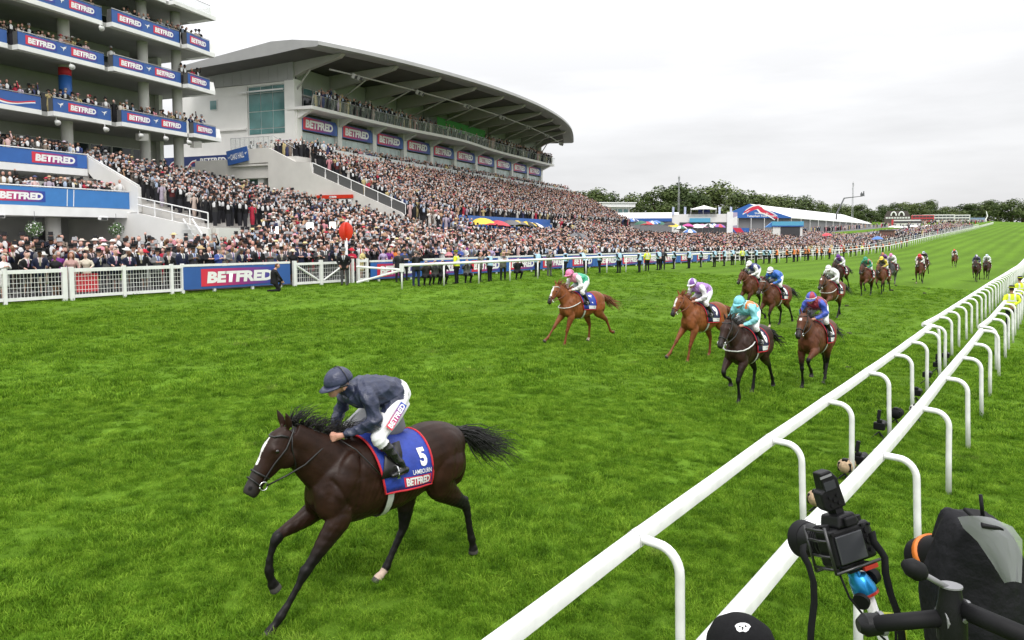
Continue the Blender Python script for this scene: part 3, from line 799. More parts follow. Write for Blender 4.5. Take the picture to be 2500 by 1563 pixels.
# ------------------------------------------------------------------ the course: ground, turf, rails, fences
def turf_material():
    m = bpy.data.materials.new('turf'); m.use_nodes = True
    N, L = m.node_tree.nodes, m.node_tree.links
    b = N['Principled BSDF']; b.inputs['Roughness'].default_value = .95; b.inputs['Specular IOR Level'].default_value = .08
    tc = N.new('ShaderNodeTexCoord')
    def noise(sc, vec, detail=5, rough=.6):
        n = N.new('ShaderNodeTexNoise'); n.inputs['Scale'].default_value = sc; n.inputs['Detail'].default_value = detail; n.inputs['Roughness'].default_value = rough
        L.new(vec, n.inputs['Vector']); return n
    def mapping(sc, rot=(0, 0, 0)):
        q = N.new('ShaderNodeMapping'); q.inputs['Scale'].default_value = sc; q.inputs['Rotation'].default_value = rot
        L.new(tc.outputs['Object'], q.inputs[0]); return q.outputs[0]
    flat = mapping((1, 1, .2))
    big = noise(.09, mapping((1.6, .35, 1)), 4)              # long worn streaks along the course
    tuft = noise(2.1, flat, 7, .72)
    fine = noise(17, flat, 6, .75)
    strp = N.new('ShaderNodeTexWave'); strp.inputs['Scale'].default_value = .11; strp.inputs['Distortion'].default_value = 1.2
    strp.inputs['Detail'].default_value = 2; strp.bands_direction = 'X'
    L.new(mapping((1, .02, 0)), strp.inputs['Vector'])
    r1 = N.new('ShaderNodeValToRGB')
    e = r1.color_ramp.elements
    e[0].position = .30; e[0].color = (.045, .098, .006, 1)
    e[1].position = .72; e[1].color = (.130, .230, .022, 1)
    x = e.new(.5); x.color = (.086, .168, .012, 1)
    mixn = N.new('ShaderNodeMath'); mixn.operation = 'MULTIPLY_ADD'; mixn.inputs[1].default_value = .5
    half = N.new('ShaderNodeMath'); half.operation = 'MULTIPLY'; half.inputs[1].default_value = .5
    L.new(fine.outputs[0], half.inputs[0]); L.new(tuft.outputs[0], mixn.inputs[0]); L.new(half.outputs[0], mixn.inputs[2])
    L.new(mixn.outputs[0], r1.inputs[0])
    # pale / dark broad variation
    mr = N.new('ShaderNodeMapRange'); mr.inputs[1].default_value = .3; mr.inputs[2].default_value = .7; mr.inputs[3].default_value = .84; mr.inputs[4].default_value = 1.18
    L.new(big.outputs[0], mr.inputs[0])
    ms = N.new('ShaderNodeMapRange'); ms.inputs[3].default_value = .90; ms.inputs[4].default_value = 1.12
    L.new(strp.outputs[0], ms.inputs[0])
    mm = N.new('ShaderNodeMath'); mm.operation = 'MULTIPLY'; L.new(mr.outputs[0], mm.inputs[0]); L.new(ms.outputs[0], mm.inputs[1])
    vm = N.new('ShaderNodeVectorMath'); vm.operation = 'SCALE'; L.new(r1.outputs[0], vm.inputs[0]); L.new(mm.outputs[0], vm.inputs['Scale'])
    # dry / bare flecks
    bare = noise(.55, flat, 6, .7)
    br = N.new('ShaderNodeMapRange'); br.inputs[1].default_value = .66; br.inputs[2].default_value = .78; br.inputs[3].default_value = 0; br.inputs[4].default_value = .55
    L.new(bare.outputs[0], br.inputs[0])
    mx = N.new('ShaderNodeMix'); mx.data_type = 'RGBA'; L.new(br.outputs[0], mx.inputs[0]); L.new(vm.outputs[0], mx.inputs[6]); mx.inputs[7].default_value = (.15, .20, .04, 1)
    L.new(mx.outputs[2], b.inputs['Base Color'])
    bp = N.new('ShaderNodeBump'); bp.inputs['Strength'].default_value = .9; bp.inputs['Distance'].default_value = .06
    L.new(mixn.outputs[0], bp.inputs['Height']); L.new(bp.outputs[0], b.inputs['Normal'])
    return m
M_turf = turf_material()
M_white = mat('white_paint', (.80, .80, .80), .38, vary=.05, scale=3)
M_white_plastic = mat('white_rail_plastic', (.81, .81, .81), .36, vary=.09, scale=5, spec=.5, bump=.03, bscale=20)
M_asphalt = mat('asphalt', (.11, .11, .11), .9, vary=.2, scale=2, bump=.2, bscale=30)
xs = np.unique(np.concatenate([np.linspace(-900, -140, 20), np.linspace(-140, -60, 21), np.linspace(-60, 10, 71), np.linspace(10, 60, 11), np.linspace(60, 900, 15)]))
ys = np.unique(np.concatenate([np.linspace(-300, -20, 12), np.linspace(-20, 120, 141), np.linspace(120, 300, 61), np.linspace(300, 800, 51), np.linspace(800, 4500, 20)]))
XX, YY = np.meshgrid(xs, ys, indexing='ij')
def ripple(X, Y):
    return .012 * np.sin(X * 2.1 + 1.3 * np.sin(Y * 1.7)) * np.sin(Y * 1.3 + X * .4)
ZZ = gz(XX, YY) + ripple(XX, YY) * (np.abs(XX + 14) < 18)
nx, ny = XX.shape
gme = bpy.data.meshes.new('ground')
idx = np.arange(nx * ny).reshape(nx, ny)
quads = np.stack([idx[:-1, :-1], idx[1:, :-1], idx[1:, 1:], idx[:-1, 1:]], -1).reshape(-1, 4)
gme.from_pydata(np.stack([XX, YY, ZZ], -1).reshape(-1, 3).tolist(), [], quads.tolist())
gme.materials.append(M_turf)
gme.polygons.foreach_set('use_smooth', [True] * len(gme.polygons))
tag(inst('ground', gme), kind='structure')
# paved enclosure behind the crowd fence
mb = MB(); yy = np.linspace(-20, 420, 90); xx = [-31.9, -36, -42, -50, -60, -80, -110]
mb.add([(x, y, G(x, y) + .03) for x in xx for y in yy], [(i * 90 + j, (i + 1) * 90 + j, (i + 1) * 90 + j + 1, i * 90 + j + 1) for i in range(len(xx) - 1) for j in range(89)])
tag(mb.build('pavement', M_asphalt), kind='structure')

# --- grass blades on the turf near the finish
def blade_material():
    m = bpy.data.materials.new('grass_blade'); m.use_nodes = True
    N, L = m.node_tree.nodes, m.node_tree.links
    b = N['Principled BSDF']; b.inputs['Roughness'].default_value = .6; b.inputs['Specular IOR Level'].default_value = .1
    oi = N.new('ShaderNodeObjectInfo'); tc = N.new('ShaderNodeTexCoord'); ge = N.new('ShaderNodeNewGeometry')
    no = N.new('ShaderNodeTexNoise'); no.inputs['Scale'].default_value = 3.2; no.inputs['Detail'].default_value = 6; no.inputs['Roughness'].default_value = .68
    L.new(ge.outputs['Position'], no.inputs['Vector'])
    at = N.new('ShaderNodeAttribute'); at.attribute_name = 'tip'
    ad = N.new('ShaderNodeMath'); ad.operation = 'MULTIPLY_ADD'; ad.inputs[1].default_value = .35
    L.new(oi.outputs['Random'], ad.inputs[0]); L.new(no.outputs[0], ad.inputs[2])
    r = N.new('ShaderNodeValToRGB'); e = r.color_ramp.elements
    e[0].position = .42; e[0].color = (.044, .112, .005, 1)
    e[1].position = .92; e[1].color = (.30, .475, .046, 1)
    x = e.new(.66); x.color = (.130, .272, .014, 1)
    L.new(ad.outputs[0], r.inputs[0])
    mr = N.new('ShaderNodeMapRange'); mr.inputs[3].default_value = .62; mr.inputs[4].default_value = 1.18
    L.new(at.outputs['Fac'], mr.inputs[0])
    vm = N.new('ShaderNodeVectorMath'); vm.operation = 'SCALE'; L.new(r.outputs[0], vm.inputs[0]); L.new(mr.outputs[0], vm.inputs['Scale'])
    n3 = N.new('ShaderNodeTexNoise'); n3.inputs['Scale'].default_value = .45; n3.inputs['Detail'].default_value = 7; n3.inputs['Roughness'].default_value = .72; L.new(ge.outputs['Position'], n3.inputs['Vector'])
    m3 = N.new('ShaderNodeMapRange'); m3.inputs[1].default_value = .62; m3.inputs[2].default_value = .76; m3.inputs[4].default_value = .75; L.new(n3.outputs[0], m3.inputs[0])
    x3 = N.new('ShaderNodeMix'); x3.data_type = 'RGBA'; L.new(m3.outputs[0], x3.inputs[0]); L.new(vm.outputs[0], x3.inputs[6]); x3.inputs[7].default_value = (.30, .33, .10, 1)
    L.new(x3.outputs[2], b.inputs['Base Color'])
    tr = N.new('ShaderNodeBsdfTranslucent'); L.new(x3.outputs[2], tr.inputs['Color'])
    ms = N.new('ShaderNodeMixShader'); ms.inputs[0].default_value = .4
    L.new(b.outputs[0], ms.inputs[1]); L.new(tr.outputs[0], ms.inputs[2]); L.new(ms.outputs[0], N['Material Output'].inputs[0])
    return m
M_blade = blade_material()
def clump(seed, n, rad, lo, hi, w):
    rg = random.Random(seed); mb = MB(); tip = []
    for i in range(n):
        a = rg.uniform(0, 6.283); r = rad * math.sqrt(rg.random())
        b = Vector((r * math.cos(a), r * math.sin(a), 0))
        h = rg.uniform(lo, hi); lean = rg.uniform(.15, .9) * h; d = rg.uniform(0, 6.283)
        dv = Vector((math.cos(d), math.sin(d), 0)); sv = Vector((-dv.y, dv.x, 0)) * w * rg.uniform(.6, 1.2)
        p1 = b + dv * lean * .3 + Vector((0, 0, h * .6)); p2 = b + dv * lean + Vector((0, 0, h * rg.uniform(.75, 1)))
        mb.add([b - sv, b + sv, p1 + sv * .8, p1 - sv * .8, p2], [(0, 1, 2, 3), (3, 2, 4)])
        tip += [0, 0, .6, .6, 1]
    me = mb.mesh('grass_clump', M_blade)
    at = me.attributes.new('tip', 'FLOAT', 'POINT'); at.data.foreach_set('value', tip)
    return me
def scatter_grass(name, pts, rots, scales, meshes, label):
    pm = bpy.data.meshes.new(name); pm.from_pydata(pts.tolist(), [], [])
    a = pm.attributes.new('rot', 'FLOAT_VECTOR', 'POINT'); a.data.foreach_set('vector', rots.astype(np.float32).ravel())
    a = pm.attributes.new('scl', 'FLOAT', 'POINT'); a.data.foreach_set('value', scales.astype(np.float32))
    src = bpy.data.collections.new('grass_source')
    for k, me in enumerate(meshes):
        src.objects.link(bpy.data.objects.new('grass_clump', me))
    o = inst(name, pm)
    ng = bpy.data.node_groups.new('scatter', 'GeometryNodeTree')
    ng.interface.new_socket('Geometry', in_out='INPUT', socket_type='NodeSocketGeometry')
    ng.interface.new_socket('Geometry', in_out='OUTPUT', socket_type='NodeSocketGeometry')
    gi = ng.nodes.new('NodeGroupInput'); go = ng.nodes.new('NodeGroupOutput')
    ci = ng.nodes.new('GeometryNodeCollectionInfo'); ci.inputs['Collection'].default_value = src
    ci.inputs['Separate Children'].default_value = True; ci.inputs['Reset Children'].default_value = True
    iop = ng.nodes.new('GeometryNodeInstanceOnPoints'); iop.inputs['Pick Instance'].default_value = True
    def nat(nm, ty):
        n = ng.nodes.new('GeometryNodeInputNamedAttribute'); n.data_type = ty; n.inputs['Name'].default_value = nm; return n
    ra, sc = nat('rot', 'FLOAT_VECTOR'), nat('scl', 'FLOAT')
    rv = ng.nodes.new('FunctionNodeRandomValue'); rv.data_type = 'INT'; rv.inputs[4].default_value = 0; rv.inputs[5].default_value = len(meshes) - 1
    l = ng.links.new
    l(gi.outputs[0], iop.inputs['Points']); l(ci.outputs[0], iop.inputs['Instance']); l(rv.outputs[2], iop.inputs['Instance Index'])
    e2r = ng.nodes.new('FunctionNodeEulerToRotation'); l(ra.outputs[0], e2r.inputs[0]); l(e2r.outputs[0], iop.inputs['Rotation'])
    l(sc.outputs[0], iop.inputs['Scale']); l(iop.outputs[0], go.inputs[0])
    o.modifiers.new('scatter', 'NODES').node_group = ng
    return tag(o, label, 'grass', kind='stuff')
def grass_points(n, r0, r1, a0, a1):
    """random points in a ring sector round the finishing line, on the turf"""
    rr = np.sqrt(rng.uniform(r0 * r0, r1 * r1, n)); aa = rng.uniform(R(a0), R(a1), n)     # angle from +Y to the left
    X, Y = -rr * np.sin(aa), rr * np.cos(aa)
    k = (X > -31.0) & (X < 7)
    X, Y = X[k], Y[k]
    h = .5 + .5 * np.sin(X * 5.3 + 2.1 * np.sin(Y * 3.1 + X)) * np.sin(Y * 4.7 + 1.7 * np.sin(X * 2.9))
    k = h + rng.uniform(-.25, .35, len(X)) > .30
    X, Y = X[k], Y[k]
    return np.stack([X, Y, gz(X, Y) + ripple(X, Y) * (np.abs(X + 14) < 18) - .004], 1)
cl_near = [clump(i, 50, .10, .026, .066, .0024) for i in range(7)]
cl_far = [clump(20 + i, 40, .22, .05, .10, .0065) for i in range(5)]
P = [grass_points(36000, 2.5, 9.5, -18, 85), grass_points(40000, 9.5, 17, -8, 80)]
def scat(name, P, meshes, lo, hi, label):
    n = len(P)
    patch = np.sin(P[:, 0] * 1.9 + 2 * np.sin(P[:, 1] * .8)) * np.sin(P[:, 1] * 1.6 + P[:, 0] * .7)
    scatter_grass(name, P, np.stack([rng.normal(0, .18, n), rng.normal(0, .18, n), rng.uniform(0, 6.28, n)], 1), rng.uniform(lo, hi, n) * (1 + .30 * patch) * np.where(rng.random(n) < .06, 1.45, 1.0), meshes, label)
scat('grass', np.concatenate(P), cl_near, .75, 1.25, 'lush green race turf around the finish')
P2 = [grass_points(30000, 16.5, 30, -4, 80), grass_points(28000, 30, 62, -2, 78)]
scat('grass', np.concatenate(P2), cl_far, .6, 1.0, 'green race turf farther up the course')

# divots kicked out of the turf
M_soil = mat('dark_soil', (.03, .022, .012), .95, vary=.3)
# ------------------------------------------------------------------ running rails
def rail_post_mesh():
    mb = MB()
    r = .040
    pts = [(0.0, 0, 0), (.10, 0, .0), (.20, 0, -.006)]
    for i in range(1, 8):
        w = i / 7 * math.pi / 2
        pts.append((.20 + .20 * math.sin(w), 0, -.006 - .22 * (1 - math.cos(w))))
    pts += [(.415, 0, -.7), (.44, 0, -1.30)]
    mb.tube(pts, r, n=12)
    return mb.mesh('post', M_white_plastic, True)
POST = rail_post_mesh()
M_joint = mat('joint_dark', (.25, .25, .25), .6, vary=.1)
def running_rail(label, pts, bar=(.060, .070), hgt=1.18):
    """pts: (x, y) of each post; cantilevered plastic rail"""
    base = (pts[0][0] + .42, pts[0][1], G(pts[0][0], pts[0][1]))
    root = thing('running_rail', label, 'rail', base)
    P = [(x - base[0], y - base[1], G(x, y) + hgt - base[2]) for x, y in pts]
    # the rail itself, an egg-shaped section, in lengths that meet at collars
    for i in range(0, len(P) - 1):
        a, b = Vector(P[i]), Vector(P[i + 1])
        mb = MB(); sag = Vector((0, 0, -.006))
        sec = [(-.055, -.05), (-.062, .0), (-.055, .045), (-.028, .066), (.012, .070), (.045, .055), (.058, .025), (.058, -.055), (.04, -.066), (-.035, -.066)]
        q = [a + Vector((0, .004, 0)), (a + b) / 2 + sag, b - Vector((0, .004, 0))]
        mb.add([p_ + Vector((x_, 0, z_)) for p_ in q for x_, z_ in sec], [(i_ * 10 + j_, i_ * 10 + (j_ + 1) % 10, i_ * 10 + 10 + (j_ + 1) % 10, i_ * 10 + 10 + j_) for i_ in range(2) for j_ in range(10)] + [tuple(range(10))[::-1], tuple(range(20, 30))])
        mb.build('rail_length', M_white_plastic, root, auto=50)
        if 0 < i and a.y < 40:
            cl_ = MB(); cl_.add([a + Vector((x_ * 1.05, y_, z_ * 1.05)) for y_ in (-.05, .05) for x_, z_ in sec], [(j_, (j_ + 1) % 10, 10 + (j_ + 1) % 10, 10 + j_) for j_ in range(10)] + [tuple(range(10))[::-1], tuple(range(10, 20))]); js_ = cl_.build('joint_sleeve', M_white_plastic, root, auto=50)
            cl_ = MB(); cl_.add([a + Vector((x_ * 1.06, y_ - .053, z_ * 1.06)) for y_ in (-.003, .002) for x_, z_ in sec], [(j_, (j_ + 1) % 10, 10 + (j_ + 1) % 10, 10 + j_) for j_ in range(10)] + [tuple(range(10))[::-1], tuple(range(10, 20))]); cl_.build('seam', M_joint, js_)
    for i, p in enumerate(P):
        inst('post', POST, root, p, (0, .012 * math.sin(i * 3.7), .03 * math.sin(i * 2.3)))
    return root
sp = [(-2.72, -1.2), (-2.74, 2.3), (-2.81, 5.72), (-2.86, 9.5), (-2.86, 12.3), (-2.86, 15.4), (-2.86, 18.1), (-2.88, 20.6), (-2.9, 23.0), (-2.92, 24.6)]
running_rail('white plastic inner running rail nearest the galloping horses, near section', sp)
sp = [(-3.12, 24.95)] + [(-3.06 - .0 * i - .00010 * max(0, 2.25 * i - 12) ** 2 * (1 if i < 40 else 1), 25.2 + 2.3 * i) for i in range(1, 62)]
running_rail('white plastic inner running rail, far section curving away up the course', sp)
sp = [(-1.66, .9), (-1.68, 3.9), (-1.68, 6.85), (-1.62, 9.6), (-1.6, 12.6), (-1.62, 15.6), (-1.62, 18.5), (-1.62, 21.1), (-1.64, 24.3)]
running_rail('second white plastic rail closest to the photographers, near section', sp, hgt=1.22)
sp = [(-1.74, 25.3)] + [(-1.66 - .00004 * (2.3 * i) ** 2, 25.6 + 2.3 * i) for i in range(1, 48)]
running_rail('second white plastic rail, far section beyond the police officers', sp, hgt=1.22)

# outer running rail: straight posts under a round bar
def outer_rail():
    ys = [28.0] + [31.25 + 3.05 * i for i in range(0, 150)]
    X = -27.0
    base = (X, 28.0, G(X, 28))
    root = thing('running_rail', 'long white outer running rail on straight posts before the crowd fence', 'rail', base)
    pm = MB(); pm.tube([(0, 0, -.1), (0, 0, 1.18)], .045, n=8); pme = pm.mesh('post', M_white_paint2, True)
    bend = lambda y: X - .00004 * max(0, y - 250) ** 2
    for i, y in enumerate(ys):
        inst('post', pme, root, (bend(y) - base[0], y - base[1], G(bend(y), y) - base[2]))
    step = 6
    for i in range(0, len(ys) - 1, step):
        seg = ys[i:i + step + 1]
        mb = MB(); mb.tube([(bend(y) - base[0], y - base[1], G(bend(y), y) + 1.22 - base[2]) for y in seg], [(.07, .075)] * len(seg), n=8)
        mb.build('rail_length', M_white_paint2, root, smooth=True)
    mb = MB()
    mb.tube([(0, 0, 1.0), (-1.9, -1.3, 1.15)], [(.05, .06)] * 2, n=6); mb.build('brace', M_white_paint2, root)
    mb = MB(); mb.tube([(0, .02, .98), (-1.9, -1.3, .35)], [(.05, .06)] * 2, n=6); mb.build('brace', M_white_paint2, root)
    mb = MB(); mb.box((0, 0, 1.1), (.16, .16, .42)); mb.build('end_block', M_white_paint2, root)
M_white_paint2 = mat('white_gloss_paint', (.80, .80, .80), .4, vary=.07, scale=4)
outer_rail()

# ------------------------------------------------------------------ crowd fence with mesh panels, boards and gate
FX = -31.0
def fz(y): return G(FX, y)
def mesh_panel_mesh(w, h, dx=.115, dz=.175, t=.009):
    mb = MB()
    nx_, nz_ = int(w / dx), int(h / dz)
    for i in range(1, nx_):
        mb.box((0, w * i / nx_, h / 2), (t, t * 1.4, h))
    for j in range(1, nz_):
        mb.box((.008, w / 2, h * j / nz_), (t, w, t * 1.8))
    return mb
def fence_run(label, y_posts, wide=()):
    base = (FX, y_posts[0], fz(y_posts[0]))
    root = thing('fence', label, 'fence', base)
    for i, y in enumerate(y_posts):
        mb = MB(); w = .17 if i in wide else .12
        mb.b2(-.07, .07, -w / 2, w / 2, -.05, 1.30); mb.build('post', M_white_paint2, root, loc=(0, y - base[1], fz(y) - base[2]))
    for i in range(len(y_posts) - 1):
        y0, y1 = y_posts[i] + .065, y_posts[i + 1] - .065
        if y1 - y0 < .3: continue
        z0 = fz(y0) - base[2]
        for za, zb, nm in ((1.10, 1.24, 'top_rail'), (.10, .22, 'bottom_rail')):
            mb = MB(); mb.b2(-.04, .04, y0 - base[1], y1 - base[1], z0 + za, z0 + zb); mb.build(nm, M_white_paint2, root)
        o = mesh_panel_mesh(y1 - y0, .88).build('mesh_panel', M_white_paint2, root, loc=(-.055, y0 - base[1], z0 + .22))
        o['kind'] = 'stuff'
    return root
fence_run('white mesh fence with a double post before the lawn crowd', [7.2, 9.4, 11.6, 13.65, 13.9, 15.95, 18.0, 18.5], wide=(3, 4))
fence_run('short white mesh fence beside the gate and winning post', [28.05, 28.35, 28.75, 29.4])
# gate: two leaves with diagonal braces
root = thing('gate', 'white double gate with diagonal braces beside the red winning post disc', 'gate', (FX, 24.5, fz(24.5)))
for y in (0, 1.68, 3.45):
    mb = MB(); mb.b2(-.07, .07, -.09, .09, -.05, 1.28); mb.build('post', M_white_paint2, root, loc=(0, y, 0))
for k, (a, b, up) in enumerate(((.10, 1.58, -1), (1.78, 3.35, 1))):
    for za, zb, nm in ((1.05, 1.17, 'top_rail'), (.08, .20, 'bottom_rail')):
        mb = MB(); mb.b2(-.04, .04, a, b, za, zb); mb.build(nm, M_white_paint2, root)
    mb = MB(); z0, z1 = (1.02, .22) if up < 0 else (.22, 1.02)
    mb.tube([(.02, a + .04, z0), (.02, b - .04, z1)], [(.035, .05)] * 2, n=4); mb.build('brace', M_white_paint2, root)
    o = mesh_panel_mesh(b - a, .85).build('mesh_panel', M_white_paint2, root, loc=(-.055, a, .20)); o['kind'] = 'stuff'

# ------------------------------------------------------------------ sponsor boards
M_board_blue = mat('board_blue', (.028, .10, .345), .45, vary=.06, scale=2)
M_board_blue2 = mat('board_mid_blue', (.030, .125, .42), .45, vary=.06, scale=2)
M_navy = mat('board_navy', (.012, .03, .16), .45, vary=.06, scale=2)
def gradient_mat(name, c0, c1, c2):
    m = bpy.data.materials.new(name); m.use_nodes = True
    N, L = m.node_tree.nodes, m.node_tree.links; b = N['Principled BSDF']; b.inputs['Roughness'].default_value = .45
    tc = N.new('ShaderNodeTexCoord'); sp_ = N.new('ShaderNodeSeparateXYZ'); r = N.new('ShaderNodeValToRGB')
    L.new(tc.outputs['Generated'], sp_.inputs[0]); L.new(sp_.outputs[0], r.inputs[0]); L.new(r.outputs[0], b.inputs['Base Color'])
    e = r.color_ramp.elements; e[0].position = .05; e[0].color = (*c0, 1); e[1].position = .95; e[1].color = (*c2, 1); x = e.new(.5); x.color = (*c1, 1)
    return m
M_logo = gradient_mat('sponsor_gradient', (.66, .03, .06), (.30, .03, .20), (.018, .06, .34))
def sponsor_logo(parent, x, z, w, h, y=-.012, letters=True):
    """red-to-blue panel with white lettering on a board lying in x-z, facing -y"""
    key = ('logo', round(w, 2), round(h, 2))
    if key not in _txt:
        mb = MB(); mb.b2(-w / 2, w / 2, -.004, .004, -h / 2, h / 2); _txt[key] = mb.mesh('logo_panel', M_logo)
    lp = inst('logo_panel', _txt[key], parent, (x, y, z))
    lettering('BETFRED', h * .66, M_white_print, parent, (x + w * .01, y - .008, z), bold=.055, shear=.08, width=w * .88)
_bird = {}
def bird_mark(parent, x, z, h, y=-.012):
    k = round(h, 2)
    if k not in _bird:
        mb = MB()
        w = [(-1.1, .45), (-.2, .25), (.35, .55), (1.1, .75), (.6, .35), (.95, .1), (.35, .05), (-.1, -.8), (-.15, -.05), (-.6, .1)]
        mb.prism([(a * h * .5, b * h * .5) for a, b in w], 1, -.004, .004); _bird[k] = mb.mesh('bird_mark', M_white_print)
    inst('bird_mark', _bird[k], parent, (x, y, z))
RB = R(90)     # boards face +X: local x runs along +Y, local -y towards the track
def fence_board(label, y0, y1, z0, z1, logos, m=None, group=None, feet=()):
    zc = fz((y0 + y1) / 2)
    root = thing('advertising_board', label, 'board', (FX + .10, (y0 + y1) / 2, zc), RB, group)
    slope = math.atan2(fz(y1) - fz(y0), y1 - y0)
    mb = MB(); mb.b2(-(y1 - y0) / 2, (y1 - y0) / 2, 0, .03, z0, z1)
    pn = mb.build('panel', m or M_board_blue, root, rot=(0, -slope, 0))
    for x, w, h in logos: sponsor_logo(pn, x, (z0 + z1) / 2, w, h)
    mb = MB(); mb.b2(-(y1 - y0) / 2, (y1 - y0) / 2, .0, .12, z1 + .02, z1 + .12); mb.build('top_rail', M_white_paint2, root, rot=(0, -slope, 0))
    for x in feet:
        mb = MB(); mb.b2(x - .06, x + .06, .035, .13, -.08, z0 + .02); mb.build('foot', M_white_paint2, root)
    return root
fence_board('blue sponsor board nearest the finish with large white lettering', 18.5, 24.15, .16, 1.14, [(.0, 4.0, .78)], feet=(-1.3, .7, 2.3))
yb = 29.6; k = 0
names = ['first', 'second', 'third', 'fourth', 'fifth', 'sixth', 'seventh', 'eighth', 'ninth', 'tenth', 'eleventh', 'twelfth', 'thirteenth']
while yb < 76:
    w = 4.15
    fence_board('blue sponsor board behind the outer rail, %s of the row beyond the winning post' % names[k], yb, yb + w, .14, 1.06, [(0, 3.2, .74)], m=M_board_blue2, group='boards along the crowd fence', feet=(-1.4, 1.2))
    yb += w + .06; k += 1
# white post and rail fence carrying on up the course
def rail_fence(label, y0, y1, step):
    ys = np.arange(y0, y1, step)
    base = (FX, y0, fz(y0)); root = thing('fence', label, 'fence', base)
    pm = MB(); pm.b2(-.05, .05, -.06, .06, -.05, 1.22); pme = pm.mesh('post', M_white_paint2)
    pk = MB()
    for y in ys: inst('post', pme, root, (0, y - y0, fz(y) - base[2]))
    for h0, h1 in ((1.05, 1.16), (.52, .60), (.12, .22)):
        for q in range(0, len(ys) - 1, 5):
            sg = ys[q:q + 6]; mb = MB()
            mb.tube([(0, y - y0, fz(y) - base[2] + (h0 + h1) / 2) for y in sg], [((h1 - h0) / 2, .03)] * len(sg), n=4); mb.build('rail_length', M_white_paint2, root)
rail_fence('white post and rail fence before the crowd beyond the sponsor boards', 76.6, 205, 2.2)
rail_fence('distant white post and rail fence climbing the hill beside the course', 205, 420, 4.0)
# white post ends
# ------------------------------------------------------------------ winning post
root = thing('winning_post', 'white winning post topped by a large red oval disc', 'post', (-30.2, 27.2, G(-30.2, 27.2)))
mb = MB(); mb.tube([(0, 0, -.1), (0, 0, 2.45)], .075, n=14); mb.build('pole', M_white_paint2, root, smooth=True)
M_red = mat('signal_red', (.62, .035, .012), .4, vary=.08, scale=5)
mb = MB(); mb.lathe([(.0, -.03), (.36, -.03), (.38, -.015), (.38, .015), (.36, .03), (0, .03)], (0, 0, 0), 32, mi=0)
d = mb.build('disc', M_red, root, auto=True, loc=(0, 0, 2.80), rot=(R(90), 0, R(28))); d.scale = (1, 1.28, 1)
mb = MB(); mb.lathe([(0, -.03), (.36, -.03), (.38, -.015), (.38, .015), (.36, .03), (0, .03)], (0, 0, 0), 32)
d = mb.build('disc', M_red, root, auto=True, loc=(0, 0, 2.80), rot=(R(90), 0, R(118))); d.scale = (1, 1.28, 1)
# red notice hung on the mesh fence
mb = MB(); mb.b2(-.004, .004, -.42, .42, -.36, .36)
tag(mb.build('notice_board', mat('notice_red', (.55, .03, .05), .6), None, loc=(FX - .10, 14.55, fz(14.5) + .66)), 'plain red notice sheet hung behind the white mesh fence', 'notice')
# ------------------------------------------------------------------ grandstands, in the stands' frame (x = n towards the track, y = s along)
M_conc = mat('painted_concrete', (.62, .60, .57), .8, vary=.07, scale=.7, bump=.05, bscale=8)
M_offwhite = mat('offwhite_render', (.74, .73, .71), .7, vary=.05, scale=.6)
M_slab_white = mat('fascia_white', (.80, .80, .80), .55, vary=.05, scale=1.5)
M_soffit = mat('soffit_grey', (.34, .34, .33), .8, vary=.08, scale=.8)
M_dark = mat('dark_recess', (.05, .05, .055), .7, vary=.15)
M_col = mat('column_grey', (.50, .49, .47), .6, vary=.05, scale=1.0)
M_glass_dark = mat('dark_glazing', (.03, .04, .045), .08, vary=.1, scale=.7, spec=.6)
M_glass_green = mat('green_glazing', (.10, .22, .22), .08, vary=.35, scale=.45, spec=.7)
M_glass_pale = mat('pale_glazing', (.42, .50, .49), .15, vary=.2, scale=.6, spec=.5)
M_mullion = mat('mullion_white', (.70, .70, .70), .5, vary=.04)
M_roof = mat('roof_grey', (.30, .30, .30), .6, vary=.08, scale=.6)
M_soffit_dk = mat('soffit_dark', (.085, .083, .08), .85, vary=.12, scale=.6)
M_clad = mat('cladding_grey', (.36, .36, .365), .5, vary=.06, scale=.8)
M_beam = mat('beam_grey', (.40, .39, .375), .6, vary=.06, scale=.7)
M_rail_grey = mat('handrail_grey', (.42, .42, .43), .4, .3, vary=.06)
M_ret_dark = mat('dark_return', (.10, .10, .10), .5, vary=.1)
def balustrade_mat():
    m = bpy.data.materials.new('balustrade_glass'); m.use_nodes = True
    N, L = m.node_tree.nodes, m.node_tree.links
    b = N['Principled BSDF']; b.inputs['Base Color'].default_value = (.55, .60, .60, 1); b.inputs['Roughness'].default_value = .15; b.inputs['Alpha'].default_value = .2
    return m
M_balus = balustrade_mat()
def frosted_mat():
    m = bpy.data.materials.new('frosted_glass'); m.use_nodes = True
    b = m.node_tree.nodes['Principled BSDF']; b.inputs['Base Color'].default_value = (.66, .68, .68, 1); b.inputs['Roughness'].default_value = .3; b.inputs['Alpha'].default_value = .8
    return m
M_frost = frosted_mat()
def stand_root(name, label, cat, n0, s0, z0):
    x, y = stand_xy(n0, s0)
    return thing(name, label, cat, (x, y, z0), STAND_ROT), Vector((-n0, -s0, -z0))
class SF:
    """builds parts of one stand in absolute (n, s, z)"""
    def __init__(self, name, label, cat, n0, s0, z0):
        self.root, self.off = stand_root(name, label, cat, n0, s0, z0)
    def part(self, name, mb, m, parent=None, **k):
        if parent is None: return mb.build(name, m, self.root, loc=self.off, **k)
        return mb.build(name, m, parent, **k)
    def box(self, name, n0, n1, s0, s1, z0, z1, m, parent=None):
        mb = MB(); mb.b2(n0, n1, s0, s1, z0, z1); return self.part(name, mb, m, parent)
    def local(self, n, s, z): return Vector((n, s, z)) + self.off

